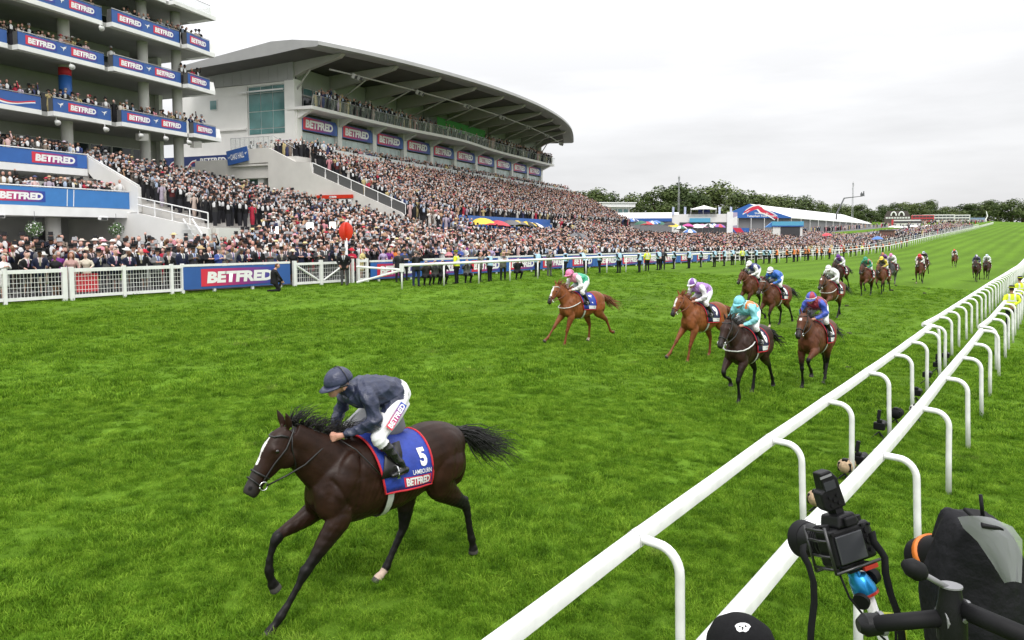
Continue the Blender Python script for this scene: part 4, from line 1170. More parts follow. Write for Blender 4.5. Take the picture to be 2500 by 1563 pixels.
# ============ stand with stacked balconies
A = SF('grandstand', 'tall stand with stacked white balconies, blue sponsor panels and grey columns', 'grandstand', -60, 40, 1.6)
LEV = [(23.4, 24.5), (20.05, 21.38), (16.65, 17.88), (12.45, 13.72)]
bays = {0: [(20.6, 27.5), (27.9, 34.8), (35.2, 42.1), (42.6, 48.6), (49.0, 53.6)], 1: [(21.0, 27.8), (28.2, 35.0), (35.4, 42.45), (42.9, 49.95), (50.3, 53.4)], 2: [(21.0, 27.8), (28.2, 35.0), (35.4, 42.5), (42.9, 50.0), (50.3, 53.3)],
        3: [(23.4, 30.1), (30.5, 37.25), (37.8, 42.95), (43.5, 50.5), (50.8, 53.9)]}
for li, (zb, zt) in enumerate(LEV):
    end = bays[li][-1][1] + .6
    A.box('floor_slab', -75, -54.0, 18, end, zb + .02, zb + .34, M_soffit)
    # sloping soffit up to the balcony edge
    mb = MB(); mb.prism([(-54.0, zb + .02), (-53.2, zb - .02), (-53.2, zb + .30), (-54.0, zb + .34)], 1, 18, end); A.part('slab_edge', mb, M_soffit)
    for bi, (s0, s1) in enumerate(bays[li]):
        nL, nR = -52.55, -53.05           # each bay stands a little proud at its near end
        mb = MB()
        mb.add([(nL, s0, zb), (nR, s1, zb), (nR, s1, zb + .33), (nL, s0, zb + .33), (nL - .7, s0, zb), (nR - .5, s1, zb), (nR - .5, s1, zb + .33), (nL - .7, s0, zb + .33)],
               [(0, 1, 2, 3), (0, 3, 7, 4), (4, 5, 1, 0), (3, 2, 6, 7), (1, 5, 6, 2), (4, 7, 6, 5)])
        A.part('fascia', mb, M_slab_white)
        mb = MB(); mb.add([(nL - .06, s0, zb + .33), (nL - .06, s0, zt), (nL - .55, s0 - .0, zt), (nL - .55, s0, zb + .33)], [(0, 1, 2, 3)])
        mb.add([(nL - .06, s0 + .04, zb + .33), (nL - .06, s0 + .04, zt), (nL - .55, s0 + .04, zt), (nL - .55, s0 + .04, zb + .33)], [(3, 2, 1, 0)])
        A.part('return_panel', mb, M_ret_dark)
        ang = math.atan2(nR - nL, s1 - s0)
        w = math.hypot(s1 - s0, nR - nL)
        cx, cy = (nL + nR) / 2 - .05, (s0 + s1) / 2
        hh = zt - zb - .36
        mb = MB(); mb.b2(-w / 2 + .03, w / 2, 0, .04, -hh / 2, hh / 2)
        top = li == 0
        pn = mb.build('parapet_panel', M_board_blue if not top else M_balus, A.root, loc=A.local(cx, cy, zb + .35 + hh / 2), rot=(R(0), 0, R(90) - ang))
        mb = MB(); mb.tube([(-w / 2, .0, hh / 2 + .06), (w / 2, .0, hh / 2 + .06)], .035, n=8); mb.build('handrail', M_rail_grey, pn, smooth=True)
        if not top and s1 > 33:
            if w > 6:
                first = -w * .245 if bi != 2 or li != 3 else 0
                if li == 3 and bi == 2: sponsor_logo(pn, 0, 0, 2.4, .62); bird_mark(pn, -1.9, .05, .5); bird_mark(pn, 1.9, .05, .5)
                elif li == 3 and bi == 1:
                    for q in range(3):
                        mb = MB(); pts = [(-3.0 + .35 * i, -.012, .10 - .10 * q + .22 * math.sin(i * .42 + q * .15) - .012 * i) for i in range(18)]
                        mb.tube(pts, [(.003, .06)] * 18, n=4); mb.build('ribbon_stripe', [M_trim_red, M_white_print, M_board_blue2][q], pn)
                else:
                    sponsor_logo(pn, -w * .245, 0, 2.45, .62); sponsor_logo(pn, w * .255, 0, 2.3, .62); bird_mark(pn, .02, .05, .5)
            elif w > 4:
                sponsor_logo(pn, 0, 0, 2.6, .62); bird_mark(pn, -1.95, .05, .5); bird_mark(pn, 1.95, .05, .5)
            else:
                sponsor_logo(pn, .0, 0, 2.3, .62)
    # white wedge that closes the slab at the far end
    mb = MB(); mb.prism([(-53.1, zb), (-53.1, zb + .34), (-53.3, zt - .1), (-56, zt - .1), (-56, zb)], 1, end - .6, end + .05); A.part('end_fin', mb, M_slab_white)
# recessed facades with windows
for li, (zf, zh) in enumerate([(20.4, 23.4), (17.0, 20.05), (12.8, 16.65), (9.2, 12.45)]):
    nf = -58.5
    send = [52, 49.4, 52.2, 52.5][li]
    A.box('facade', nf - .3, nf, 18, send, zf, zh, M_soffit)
    s = 20.0
    wt = min(zh - .9, zf + 2.35) if li > 1 else zf + 2.2
    while s + 2.1 < send:
        if s > 29:
            mb = MB(); mb.b2(nf + .01, nf + .05, s, s + 2.0, zf + .05, wt)
            wd = A.part('window', mb, M_mullion)
            mb = MB(); mb.b2(nf + .052, nf + .07, s + .05, s + 1.95, zf + .12, wt - .06); A.part('pane', mb, M_glass_dark, wd)
        s += 2.1
A.box('end_wall', -75, -58.0, 52.0, 52.4, 2, 24, M_offwhite)
for s, zt_ in ((33.2, 24), (40.3, 24), (47.4, 24), (50.95, 24)):
    n = -54.6
    mb = MB(); mb.tube([(n, s, 2.0), (n, s, 23.4)], .42, n=18); c = A.part('column', mb, M_col, smooth=True)
    if s == 40.3:
        for z0_, z1_, mm in ((12.9, 15.9, M_board_blue2), (15.92, 16.5, M_trim_red)):
            mb = MB(); mb.tube([(n, s, z0_), (n, s, z1_)], .45, n=18); A.part('wrap', mb, mm, c, smooth=True)
# floodlights and loudspeaker boxes under the slabs
for n, s, z in ((-53.0, 38.3, 12.1), (-53, 45.5, 12.0), (-53.0, 50.5, 12.0), (-53, 42.3, 12.1), (-53, 39.6, 16.35), (-53, 42.2, 19.8), (-53, 48.0, 12.05)):
    mb = MB(); mb.tube([(n, s, z + .35), (n, s, z + .05)], .03, n=6); mb.tube([(n - .05, s, z + .08), (n + .25, s - .05, z - .12)], [.10, .22], n=10); A.part('floodlight', mb, M_slab_white, smooth=True)
for s in (45.9, 51.6):
    mb = MB(); mb.box((-53.2, s, 11.9), (.45, .9, .55), (.15, .2, 0)); A.part('loudspeaker', mb, M_col)
# lower decks
def deck_band(name, n, s0, s1, zb, zf, zt, mat_b, logo=None):
    A.box('floor_slab', -62, n - .05, s0 - 4, s1, zb - .30, zb, M_soffit)
    A.box('fascia', n - .3, n + .05, s0, s1, zb - .28, zf, M_slab_white)
    w = s1 - s0; hh = zt - zf - .02
    mb = MB(); mb.b2(-w / 2, w / 2, 0, .05, -hh / 2, hh / 2)
    pn = mb.build('parapet_panel', mat_b, A.root, loc=A.local(n + .02, (s0 + s1) / 2, (zf + zt) / 2 + .02), rot=(0, 0, R(90)))
    mb = MB(); mb.tube([(-w / 2, 0, hh / 2 + .06), (w / 2, 0, hh / 2 + .06)], .04, n=8); mb.build('handrail', M_slab_white, pn, smooth=True)
    for x, ww, h in logo or (): sponsor_logo(pn, x, 0, ww, h)
    return pn
M_blue_sky_board = mat('board_bright_blue', (.045, .20, .52), .45, vary=.05, scale=2)
deck_band('deck', -50, 27, 38.35, 8.35, 8.55, 9.52, M_board_blue2, [(3.25, 3.3, .72)])
pn = deck_band('deck', -46, 24, 38.75, 5.3, 5.62, 6.78, M_blue_sky_board, [(-.6 - .0, 3.05, .66)])
for x in (2.4, 2.85):
    mb = MB(); mb.box((x, -.006, 0), (.05, .012, 1.1), (0, .06, 0)); mb.build('stripe', M_white_print, pn)
# ground floor recess with doors under the lower deck
A.box('back_wall', -52.3, -52.0, 24, 38.2, 1.4, 5.3, M_soffit)
A.box('ground_floor', -52.0, -40.0, 24, 38.2, 1.25, 1.95, M_conc)
for s in (26.5, 29.3, 31.6, 35.4):
    A.box('door', -51.99, -51.92, s, s + 1.5, 1.96, 4.2, M_dark)
mb = MB(); mb.tube([(-47.6, 33.9, 1.9), (-47.6, 33.9, 5.05)], .45, n=18); A.part('column', mb, M_col, smooth=True)
A.box('low_wall', -41.2, -41.0, 26, 38.2, 1.95, 2.75, M_slab_white)
for s in (28.9, 35.7):
    mb = MB(); mb.box((-45.2, s, 4.95), (.25, .55, .22), (0, .25, 0)); lm = A.part('floodlight', mb, M_slab_white)
    mb = MB(); mb.box((-45.05, s, 4.90), (.03, .42, .13), (0, .25, 0)); A.part('lens', mb, M_dark, lm)

# ============ terrace between the stands
T = SF('terrace', 'stepped concrete terrace packed with people between the two stands', 'terrace', -46, 49, 1.8)
def steps(n0, z0, n1, z1, k):
    return [(n0 + (n1 - n0) * i / k, z0 + (z1 - z0) * i / k) for i in range(k + 1)]
def terrace_z1(n):      # standing height between the stands
    return float(np.interp(n, [-60, -53.5, -39.0, -38.6], [8.9, 8.7, 4.4, 4.3]))
def terrace_z2(n):
    return float(np.interp(n, [-53, -50.6, -48.6, -47.2, -37.2, -36.4], [11.55, 11.5, 10.55, 10.35, 5.35, 5.1]))
K = 13
for i in range(K):
    n0 = -53.6 + 15.0 * i / K; n1 = n0 + 15.0 / K
    T.box('step', n0, n1, 38.75, min(59.6, 42.5 + (n0 + 53.6) / .78), 1.2, terrace_z1(n1) + .02, M_conc)
T.box('top_deck', -60, -53.62, 38.75, 44.5, 8.2, 8.75, M_conc)
T.box('front_wall', -38.58, -38.3, 38.9, 59.6, 1.2, 4.32, M_offwhite)
# slanting parapet beside the lower decks
mb = MB(); mb.prism([(-50.2, 8.45), (-50.2, 9.5), (-45.1, 7.15), (-45.1, 5.4), (-46.6, 5.4)], 1, 38.45, 38.7); T.part('parapet', mb, M_offwhite)
mb = MB(); mb.tube([(-50.2, 38.55, 9.58), (-45.1, 38.55, 7.25)], .05, n=8); T.part('handrail', mb, M_slab_white, smooth=True)
mb = MB(); mb.prism([(-47.2, 1.4), (-47.2, 5.35), (-45.1, 5.35), (-38.5, 4.25), (-38.5, 1.4)], 1, 38.2, 38.44); T.part('ramp_wall', mb, M_offwhite)
for q in (.18, .5):
    mb = MB(); a, b = Vector((-45.0, 38.3, 6.45 - q * 1.6 + .28)), Vector((-38.6, 38.3, 5.3 - q * 1.6 + .28)); mb.tube([a, b], .045, n=6); T.part('handrail', mb, M_slab_white)
for i in range(5):
    t = i / 4; n = -45.0 + 6.4 * t; mb = MB(); mb.tube([(n, 38.3, 5.35 - 1.1 * t - .05), (n, 38.3, 6.45 - 1.15 * t)], .045, n=6); T.part('rail_post', mb, M_slab_white)
# white stair rails down to the lawn
for s in (43.5, 47.6, 53.0):
    for z in (.55, 1.0):
        mb = MB(); mb.tube([(-38.6, s, 4.35 + z), (-35.0, s + .1, 2.2 + z)], .05, n=6); T.part('stair_rail', mb, M_slab_white)
    for n, zz in ((-38.6, 4.3), (-36.8, 3.2), (-35.0, 2.1)):
        mb = MB(); mb.tube([(n, s + .05, zz - .2), (n, s + .05, zz + 1.05)], .05, n=6); T.part('stair_post', mb, M_slab_white)
for i in range(9):
    T.box('stair', -38.28 + .42 * i, -38.28 + .42 * (i + 1), 47.7, 52.9, 1.2, 4.1 - .26 * i, M_conc)
# steep ladder stair on the white ramp wall
for a in (0, .8):
    mb = MB(); mb.tube([(-40.6 + a, 38.1, 4.9), (-37.6 + a, 37.6, 1.9)], .05, n=6); T.part('ladder_rail', mb, M_slab_white)
for i in range(8):
    t = i / 7; mb = MB(); mb.box((-40.2 + 3.0 * t, 37.85 - .4 * t, 4.6 - 2.7 * t), (.9, .25, .04)); T.part('ladder_tread', mb, M_slab_white)

# ============ curved-roof stand
B2 = SF('grandstand', 'white modern stand with a great curved grey cantilever roof', 'grandstand', -60, 100, 2.5)
# end wall with glazed corner
B2.box('end_wall', -70, -59.35, 64.8, 65.1, 2, 19.95, M_offwhite)
B2.box('end_wall', -59.36, -53.0, 64.82, 65.08, 2, 14.55, M_offwhite)
B2.box('end_wall_lintel', -59.36, -54.2, 64.83, 65.09, 19.75, 19.97, M_offwhite)
B2.box('corner_pier', -54.2, -52.9, 64.7, 65.9, 2, 20.1, M_offwhite)
B2.box('ledge', -70, -59.4, 64.6, 64.79, 15.2, 15.36, M_offwhite)
B2.box('floodbar', -60.2, -54.2, 64.4, 64.55, 19.05, 19.2, M_mullion)
cw = B2.box('curtain_wall', -59.3, -54.25, 64.95, 65.0, 14.56, 19.74, M_mullion)
ns = np.linspace(-59.2, -54.3, 4); zs = [14.62, 15.22, 17.05, 19.0, 19.70]
for i in range(3):
    for j in range(4):
        mb = MB(); mb.b2(ns[i] + .04, ns[i + 1] - .04, 64.90, 64.94, zs[j] + .04, zs[j + 1] - .04); B2.part('pane', mb, M_glass_green, cw)
sw = B2.box('window', -64.6, -63.5, 64.74, 64.79, 17.55, 18.7, M_mullion)
mb = MB(); mb.b2(-64.5, -63.6, 64.70, 64.735, 17.65, 18.6); B2.part('pane', mb, M_glass_green, sw)
nn = -70.0
while nn < -53.2:
    n2 = min(nn + 1.25, -53.0)
    B2.box('cladding_panel', nn + .015, n2 - .015, 64.7, 65.0, 20.0, 21.85, M_clad); nn = n2
B2.box('cladding_back', -70, -53.0, 65.0, 65.2, 19.96, 21.9, M_dark)
# long front wall
B2.box('front_wall', -56.5, -56.2, 65.2, 135.6, 10, 21.8, M_soffit)
B2.box('upper_wall', -54.2, -53.9, 65.3, 135.6, 19.75, 21.7, M_clad)
B2.box('far_end_wall', -70, -53.0, 135.6, 136.0, 2, 21.7, M_offwhite)
for k in range(11):
    s = 65.2 + 7.03 * k
    B2.box('pier', -53.6, -52.7, s - .38, s + .38, 10.5, 17.0, M_offwhite)
    if k < 10:
        # podium glazing under each sign, then the sign itself
        gl = B2.box('glazing', -53.25, -53.2, s + .4, s + 6.6, 12.6, 14.85, M_mullion)
        for q in range(5):
            a = s + .45 + q * 1.23
            mb = MB(); mb.b2(-53.19, -53.16, a, a + 1.15, 12.7, 14.75); B2.part('pane', mb, M_glass_pale, gl)
        for zz in (13.55, 13.85):
            B2.box('shade_bar', -52.65, -52.5, s + .4, s + 6.6, zz, zz + .07, M_rail_grey)
        sg = MB(); sg.prism([(-3.1, -.74), (3.1, -.74), (3.1, .35), (2.75, .74), (-2.75, .74), (-3.1, .35)], 1, 0, .08)
        pn = sg.build('sponsor_sign', M_board_blue, B2.root, loc=B2.local(-52.75, s + 3.5, 15.70), rot=(0, 0, R(90)))
        sponsor_logo(pn, -.15, 0, 5.4, 1.30, y=-.01)
    # upper glazing strip and raking bracket under the balcony
    if k < 10:
        for q in range(4):
            a = s + .3 + q * 1.7
            fr = B2.box('window', -53.82, -53.78, a, a + 1.55, 18.9, 19.7, M_mullion)
            mb = MB(); mb.b2(-53.775, -53.75, a + .06, a + 1.49, 18.96, 19.64); B2.part('pane', mb, M_glass_green, fr)
            fr = B2.box('window', -53.82, -53.78, a, a + 1.55, 17.3, 18.75, M_mullion)
            mb = MB(); mb.b2(-53.775, -53.75, a + .06, a + 1.49, 17.36, 18.7); B2.part('pane', mb, M_glass_dark, fr)
    B2.box('upper_pier', -53.7, -53.3, s - .22, s + .22, 17.2, 21.2, M_col)
    mb = MB(); mb.prism([(-53.0, 15.9), (-53.0, 16.9), (-50.9, 16.9), (-51.2, 16.72)], 1, s - .25, s + .25); B2.part('bracket', mb, M_offwhite)
B2.box('transom', -53.7, -53.55, 65.3, 135.4, 18.76, 18.88, M_col)
# upper balcony with its wavy edge
def balc_n(s): return -50.6 + 1.5 * math.exp(-((s - 95) / 11) ** 2) + (.0 if s < 130 else 0)
ss = np.linspace(64.6, 136.5, 60)
mb = MB(); vs = []
for s in ss: vs += [(balc_n(s), s, 16.85), (balc_n(s), s, 17.2), (-53.8, s, 17.2), (-53.8, s, 16.95)]
mb.add(vs, [(4 * i + a, 4 * i + b, 4 * i + 4 + b, 4 * i + 4 + a) for i in range(59) for a, b in ((0, 1), (1, 2), (2, 3), (3, 0))] + [(3, 2, 1, 0), (236, 237, 238, 239)])
B2.part('balcony', mb, M_offwhite)
for i in range(0, 59, 1):
    a, b = ss[i] + .04, ss[i + 1] - .04
    mb = MB(); mb.add([(balc_n(a) - .05, a, 17.25), (balc_n(b) - .05, b, 17.25), (balc_n(b) + .12, b, 18.25), (balc_n(a) + .12, a, 18.25)], [(0, 1, 2, 3)]); B2.part('balustrade_pane', mb, M_balus)
    mb = MB(); mb.tube([(balc_n(a) - .05, a, 17.2), (balc_n(a) + .14, a, 18.28)], .03, n=5); B2.part('balustrade_post', mb, M_rail_grey)
mb = MB(); mb.tube([(balc_n(s) + .13, s, 18.3) for s in ss], .035, n=6); B2.part('handrail', mb, M_rail_grey, smooth=True)
# roof: bowed front edge, thick fascia, dark soffit
def edge_n(s): return -40.5 - 6.6 * ((s - 99.5) / 38.0) ** 2
def tip_n(s): return edge_n(s) - 1.1
rs = np.linspace(61.4, 138.2, 48)
mb = MB(); vs = []
for s in rs:
    e = edge_n(s); dz = -.9 * max(0, (abs(s - 99.5) - 28) / 10.5) ** 2 * (1 if s > 99 else .1)
    vs += [(e, s, 22.35 + dz), (e - .12, s, 22.75 + dz), (e - 3.2, s, 23.15 + dz * .8), (-53, s, 23.2 + dz * .4), (-66, s, 21.7), (-66, s, 21.2), (-53.4, s, 21.85 + dz * .4), (e - 2.0, s, 22.25 + dz), (e - .35, s, 22.22 + dz)]
nr = 9; ns_ = len(rs)
fs, ms = [], []
for i in range(ns_ - 1):
    for a in range(nr):
        b = (a + 1) % nr
        fs.append((i * nr + a, i * nr + b, (i + 1) * nr + b, (i + 1) * nr + a))
mb.add(vs, fs + [tuple(range(nr)), tuple(range((ns_ - 1) * nr, ns_ * nr))[::-1]])
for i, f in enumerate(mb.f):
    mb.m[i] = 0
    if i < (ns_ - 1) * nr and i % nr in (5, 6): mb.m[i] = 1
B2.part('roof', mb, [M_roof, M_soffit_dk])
for k in range(11):
    s = 65.2 + 7.03 * k
    if s > 136: s = 135.6
    tn = tip_n(s)
    mb = MB(); mb.prism([(-53.6, 20.15), (-53.6, 21.8), (tn - 2.2, 22.15), (tn, 22.2), (tn - .4, 21.85), (tn - 4.5, 20.95)], 1, s - .30, s + .30); B2.part('roof_beam', mb, M_beam)
    mb = MB(); mb.tube([(-53.4, s, 18.6), (tn - 4.2, s, 21.0)], .09, n=8); B2.part('brace', mb, M_beam, smooth=True)
    mb = MB(); mb.box((-55.0, s, 20.9), (2.6, .5, 2.6)); B2.part('soffit_fin', mb, M_soffit)
mb = MB(); mb.tube([(-48.6, 64.5, 20.75), (-45.2, 99, 20.75), (-48.6, 136, 20.6)], .10, n=8); mb2 = MB(); mb2.tube([(-48.8 + 3.6 * (1 - ((s - 100) / 36) ** 2), s, 20.75) for s in np.linspace(65, 135, 16)], .085, n=8)
B2.part('tie_pipe', mb2, M_beam, smooth=True)
for s in (68.5, 79, 89.5, 100, 110.5, 121, 133):
    n = -48.8 + 3.6 * (1 - ((s - 100) / 36) ** 2)
    for q in (-.45, .45):
        mb = MB(); mb.box((n + .25, s + q, 20.55), (.35, .55, .5), (0, .5, .2)); fl_ = B2.part('floodlight', mb, M_col)
        mb = MB(); mb.box((n + .42, s + q + .03, 20.44), (.06, .44, .38), (0, .5, .2)); B2.part('lens', mb, M_dark, fl_)
B2.box('green_screen', -50.6, -50.55, 91.0, 106.0, 18.4, 19.75, mat('green_gauze', (.03, .20, .03), .8, vary=.2))
# podium, walkway glass and terrace
W = SF('terrace', 'long raked spectator terrace rising in front of the curved-roof stand', 'terrace', -44, 100, 2.5)
W.box('podium', -62, -48.95, 59.95, 141.0, 9.5, 11.5, M_conc)
for i in range(16):
    n0 = -48.94 + 12.5 * i / 16; n1 = n0 + 12.5 / 16
    W.box('step', n0, n1, 60.02, 141, 2.0, terrace_z2(n1) + .02, M_conc)
mb = MB(); mb.prism([(-57.2, 10.9), (-57.2, 12.35), (-52.2, 12.45), (-48.9, 10.95), (-47.1, 10.8), (-46.9, 9.8), (-37.0, 5.9), (-36.2, 5.1), (-36.2, 1.8), (-52.2, 1.8), (-52.2, 11.0)], 1, 59.7, 60.0); W.part('side_wall', mb, M_conc)
for a, b in (((-46.9, 10.75), (-36.6, 6.65)),):
    mb = MB(); mb.tube([(a[0], 59.85, a[1]), (b[0], 59.85, b[1])], .045, n=6); W.part('handrail', mb, M_slab_white)
    for i in range(8):
        t = i / 7; n = a[0] + (b[0] - a[0]) * t; z = a[1] + (b[1] - a[1]) * t; mb = MB(); mb.tube([(n, 59.85, z - .95), (n, 59.85, z)], .04, n=6); W.part('rail_post', mb, M_slab_white)
    for i in range(7):
        t, t2 = i / 7 + .01, (i + 1) / 7 - .01
        f = lambda q: (a[0] + (b[0] - a[0]) * q, a[1] + (b[1] - a[1]) * q)
        mb = MB(); mb.add([(f(t)[0], 59.85, f(t)[1] - .9), (f(t2)[0], 59.85, f(t2)[1] - .9), (f(t2)[0], 59.85, f(t2)[1] - .06), (f(t)[0], 59.85, f(t)[1] - .06)], [(0, 1, 2, 3)]); W.part('glass_pane', mb, M_ret_dark)
for i in range(42):
    s = 66 + 1.78 * i
    mb = MB(); mb.b2(-48.93, -48.9, s + .03, s + 1.75, 11.5, 12.72); W.part('glass_pane', mb, M_frost)
for i in range(9):   # balustrade round the podium corner
    n = -57.0 + .6 * i
    mb = MB(); mb.b2(n + .02, n + .58, 59.8, 59.83, 12.45, 13.5); W.part('glass_pane', mb, M_balus)
    mb = MB(); mb.tube([(n, 59.82, 12.3), (n, 59.82, 13.55)], .03, n=5); W.part('rail_post', mb, M_rail_grey)
mb = MB(); mb.tube([(-57.0, 59.82, 13.56), (-51.6, 59.82, 13.56), (-48.9, 59.82, 12.2)], .035, n=6); W.part('handrail', mb, M_rail_grey)
for s in (97.0, 128.0):
    for dz in (0, -.45):
        mb = MB(); mb.tube([(-48.5, s, 11.3 + dz), (-37.5, s, 6.3 + dz)], .05, n=6); W.part('aisle_rail', mb, M_slab_white)
    for i in range(6):
        t = i / 5; mb = MB(); mb.tube([(-48.5 + 11 * t, s, 10.3 - 5 * t), (-48.5 + 11 * t, s, 11.3 - 5 * t)], .04, n=5); W.part('rail_post', mb, M_slab_white)
for i in range(25):
    s = 66 + 3.0 * i; W.box('front_panel', -36.35, -36.15, s + .02, s + 2.98, 2.0, 5.9 if i < 10 else 5.45, M_board_blue2 if i < 10 else (M_conc if i % 3 else M_frost))
# hall below the podium corner
W.box('hall_glass', -57.5, -54.6, 61.6, 61.7, 2.5, 10.7, M_glass_green)
W.box('hall_soffit', -57.2, -52.2, 59.7, 62, 10.7, 10.88, M_conc)
for n in (-57.3, -53.6):
    W.box('hall_column', n - .35, n + .35, 60.2, 60.9, 2.0, 10.7, M_offwhite)
sg = MB(); sg.b2(-1.35, 1.35, 0, .08, -.72, .72)
pn = sg.build('hall_sign', M_board_blue, W.root, loc=W.local(-55.9, 59.5, 11.75), rot=(0, R(-9), 0))
lettering('OAKS HALL', .6, M_white_print, pn, (0, -.008, 0), bold=.02, width=1.75)
bird_mark(pn, -1.1, 0, .35); bird_mark(pn, 1.1, .05, .35)
# red betting sign and hatch on the side wall
sg = MB(); sg.b2(-2.1, 2.1, 0, .12, -.17, .17); pn = sg.build('tote_sign', M_red, W.root, loc=W.local(-44.2, 59.5, 7.45))
lettering('tote', .22, M_white_print, pn, (0, -.008, 0), bold=.04)
W.box('hatch_frame', -46.1, -42.3, 59.55, 59.68, 4.2, 7.2, M_slab_white)
W.box('hatch_shutter', -45.9, -42.5, 59.5, 59.56, 6.4, 6.9, M_conc)
W.box('hatch_opening', -45.9, -42.5, 59.5, 59.54, 4.2, 6.4, M_dark)
# link bridge and banners between the stands
Lk = SF('footbridge', 'white link bridge with a navy sponsor banner between the two stands', 'bridge', -63, 62.5, 2.5)
Lk.box('beam', -76, -57.3, 62.3, 64.6, 10.4, 11.2, M_offwhite)
for n0, n1 in ((-76, -67.2), (-66.9, -57.6)):
    sg = MB(); w = n1 - n0; sg.b2(-w / 2, w / 2, 0, .06, -.55, .55); pn = sg.build('banner', M_navy, Lk.root, loc=Lk.local((n0 + n1) / 2, 62.2, 11.75))
    lettering('BETFRED', .62, M_white_print, pn, (w * .05, -.008, 0), bold=.03, width=3.6)
    for sx in (-1, 1):
        for q, mm in enumerate((M_white_print, M_trim_red)):
            mb = MB(); mb.tube([(sx * w * .36 + .25 * i + .05 * w, -.012, -.3 + .14 * i + .10 * math.sin(i * 1.2) - .14 * q) for i in range(-2, 5)], [(.003, .06)] * 7, n=4); mb.build('ribbon_stripe', mm, pn)
sg = MB(); sg.b2(-3.2, 3.2, 0, .06, -1.6, 1.6); pn = sg.build('banner', mat('banner_slate', (.06, .085, .16), .6), Lk.root, loc=Lk.local(-62.0, 63.0, 8.6))
lettering('DERBY', .62, M_white_print, pn, (.6, -.008, .15), bold=.0, width=3.2, space=1.2)
mb = MB(); mb.prism([(-1.2, -1.55), (3.1, -1.55), (3.1, .1)], 1, -.012, -.004); mb.build('ribbon_stripe', M_board_blue2, pn)
mb = MB(); mb.prism([(.6, -.3), (3.1, -.2), (3.1, -1.0)], 1, -.016, -.012); mb.build('ribbon_stripe', M_trim_red, pn)
Lk.box('lower_wall', -66, -53.5, 63.2, 63.4, 2.2, 7.0, M_offwhite)
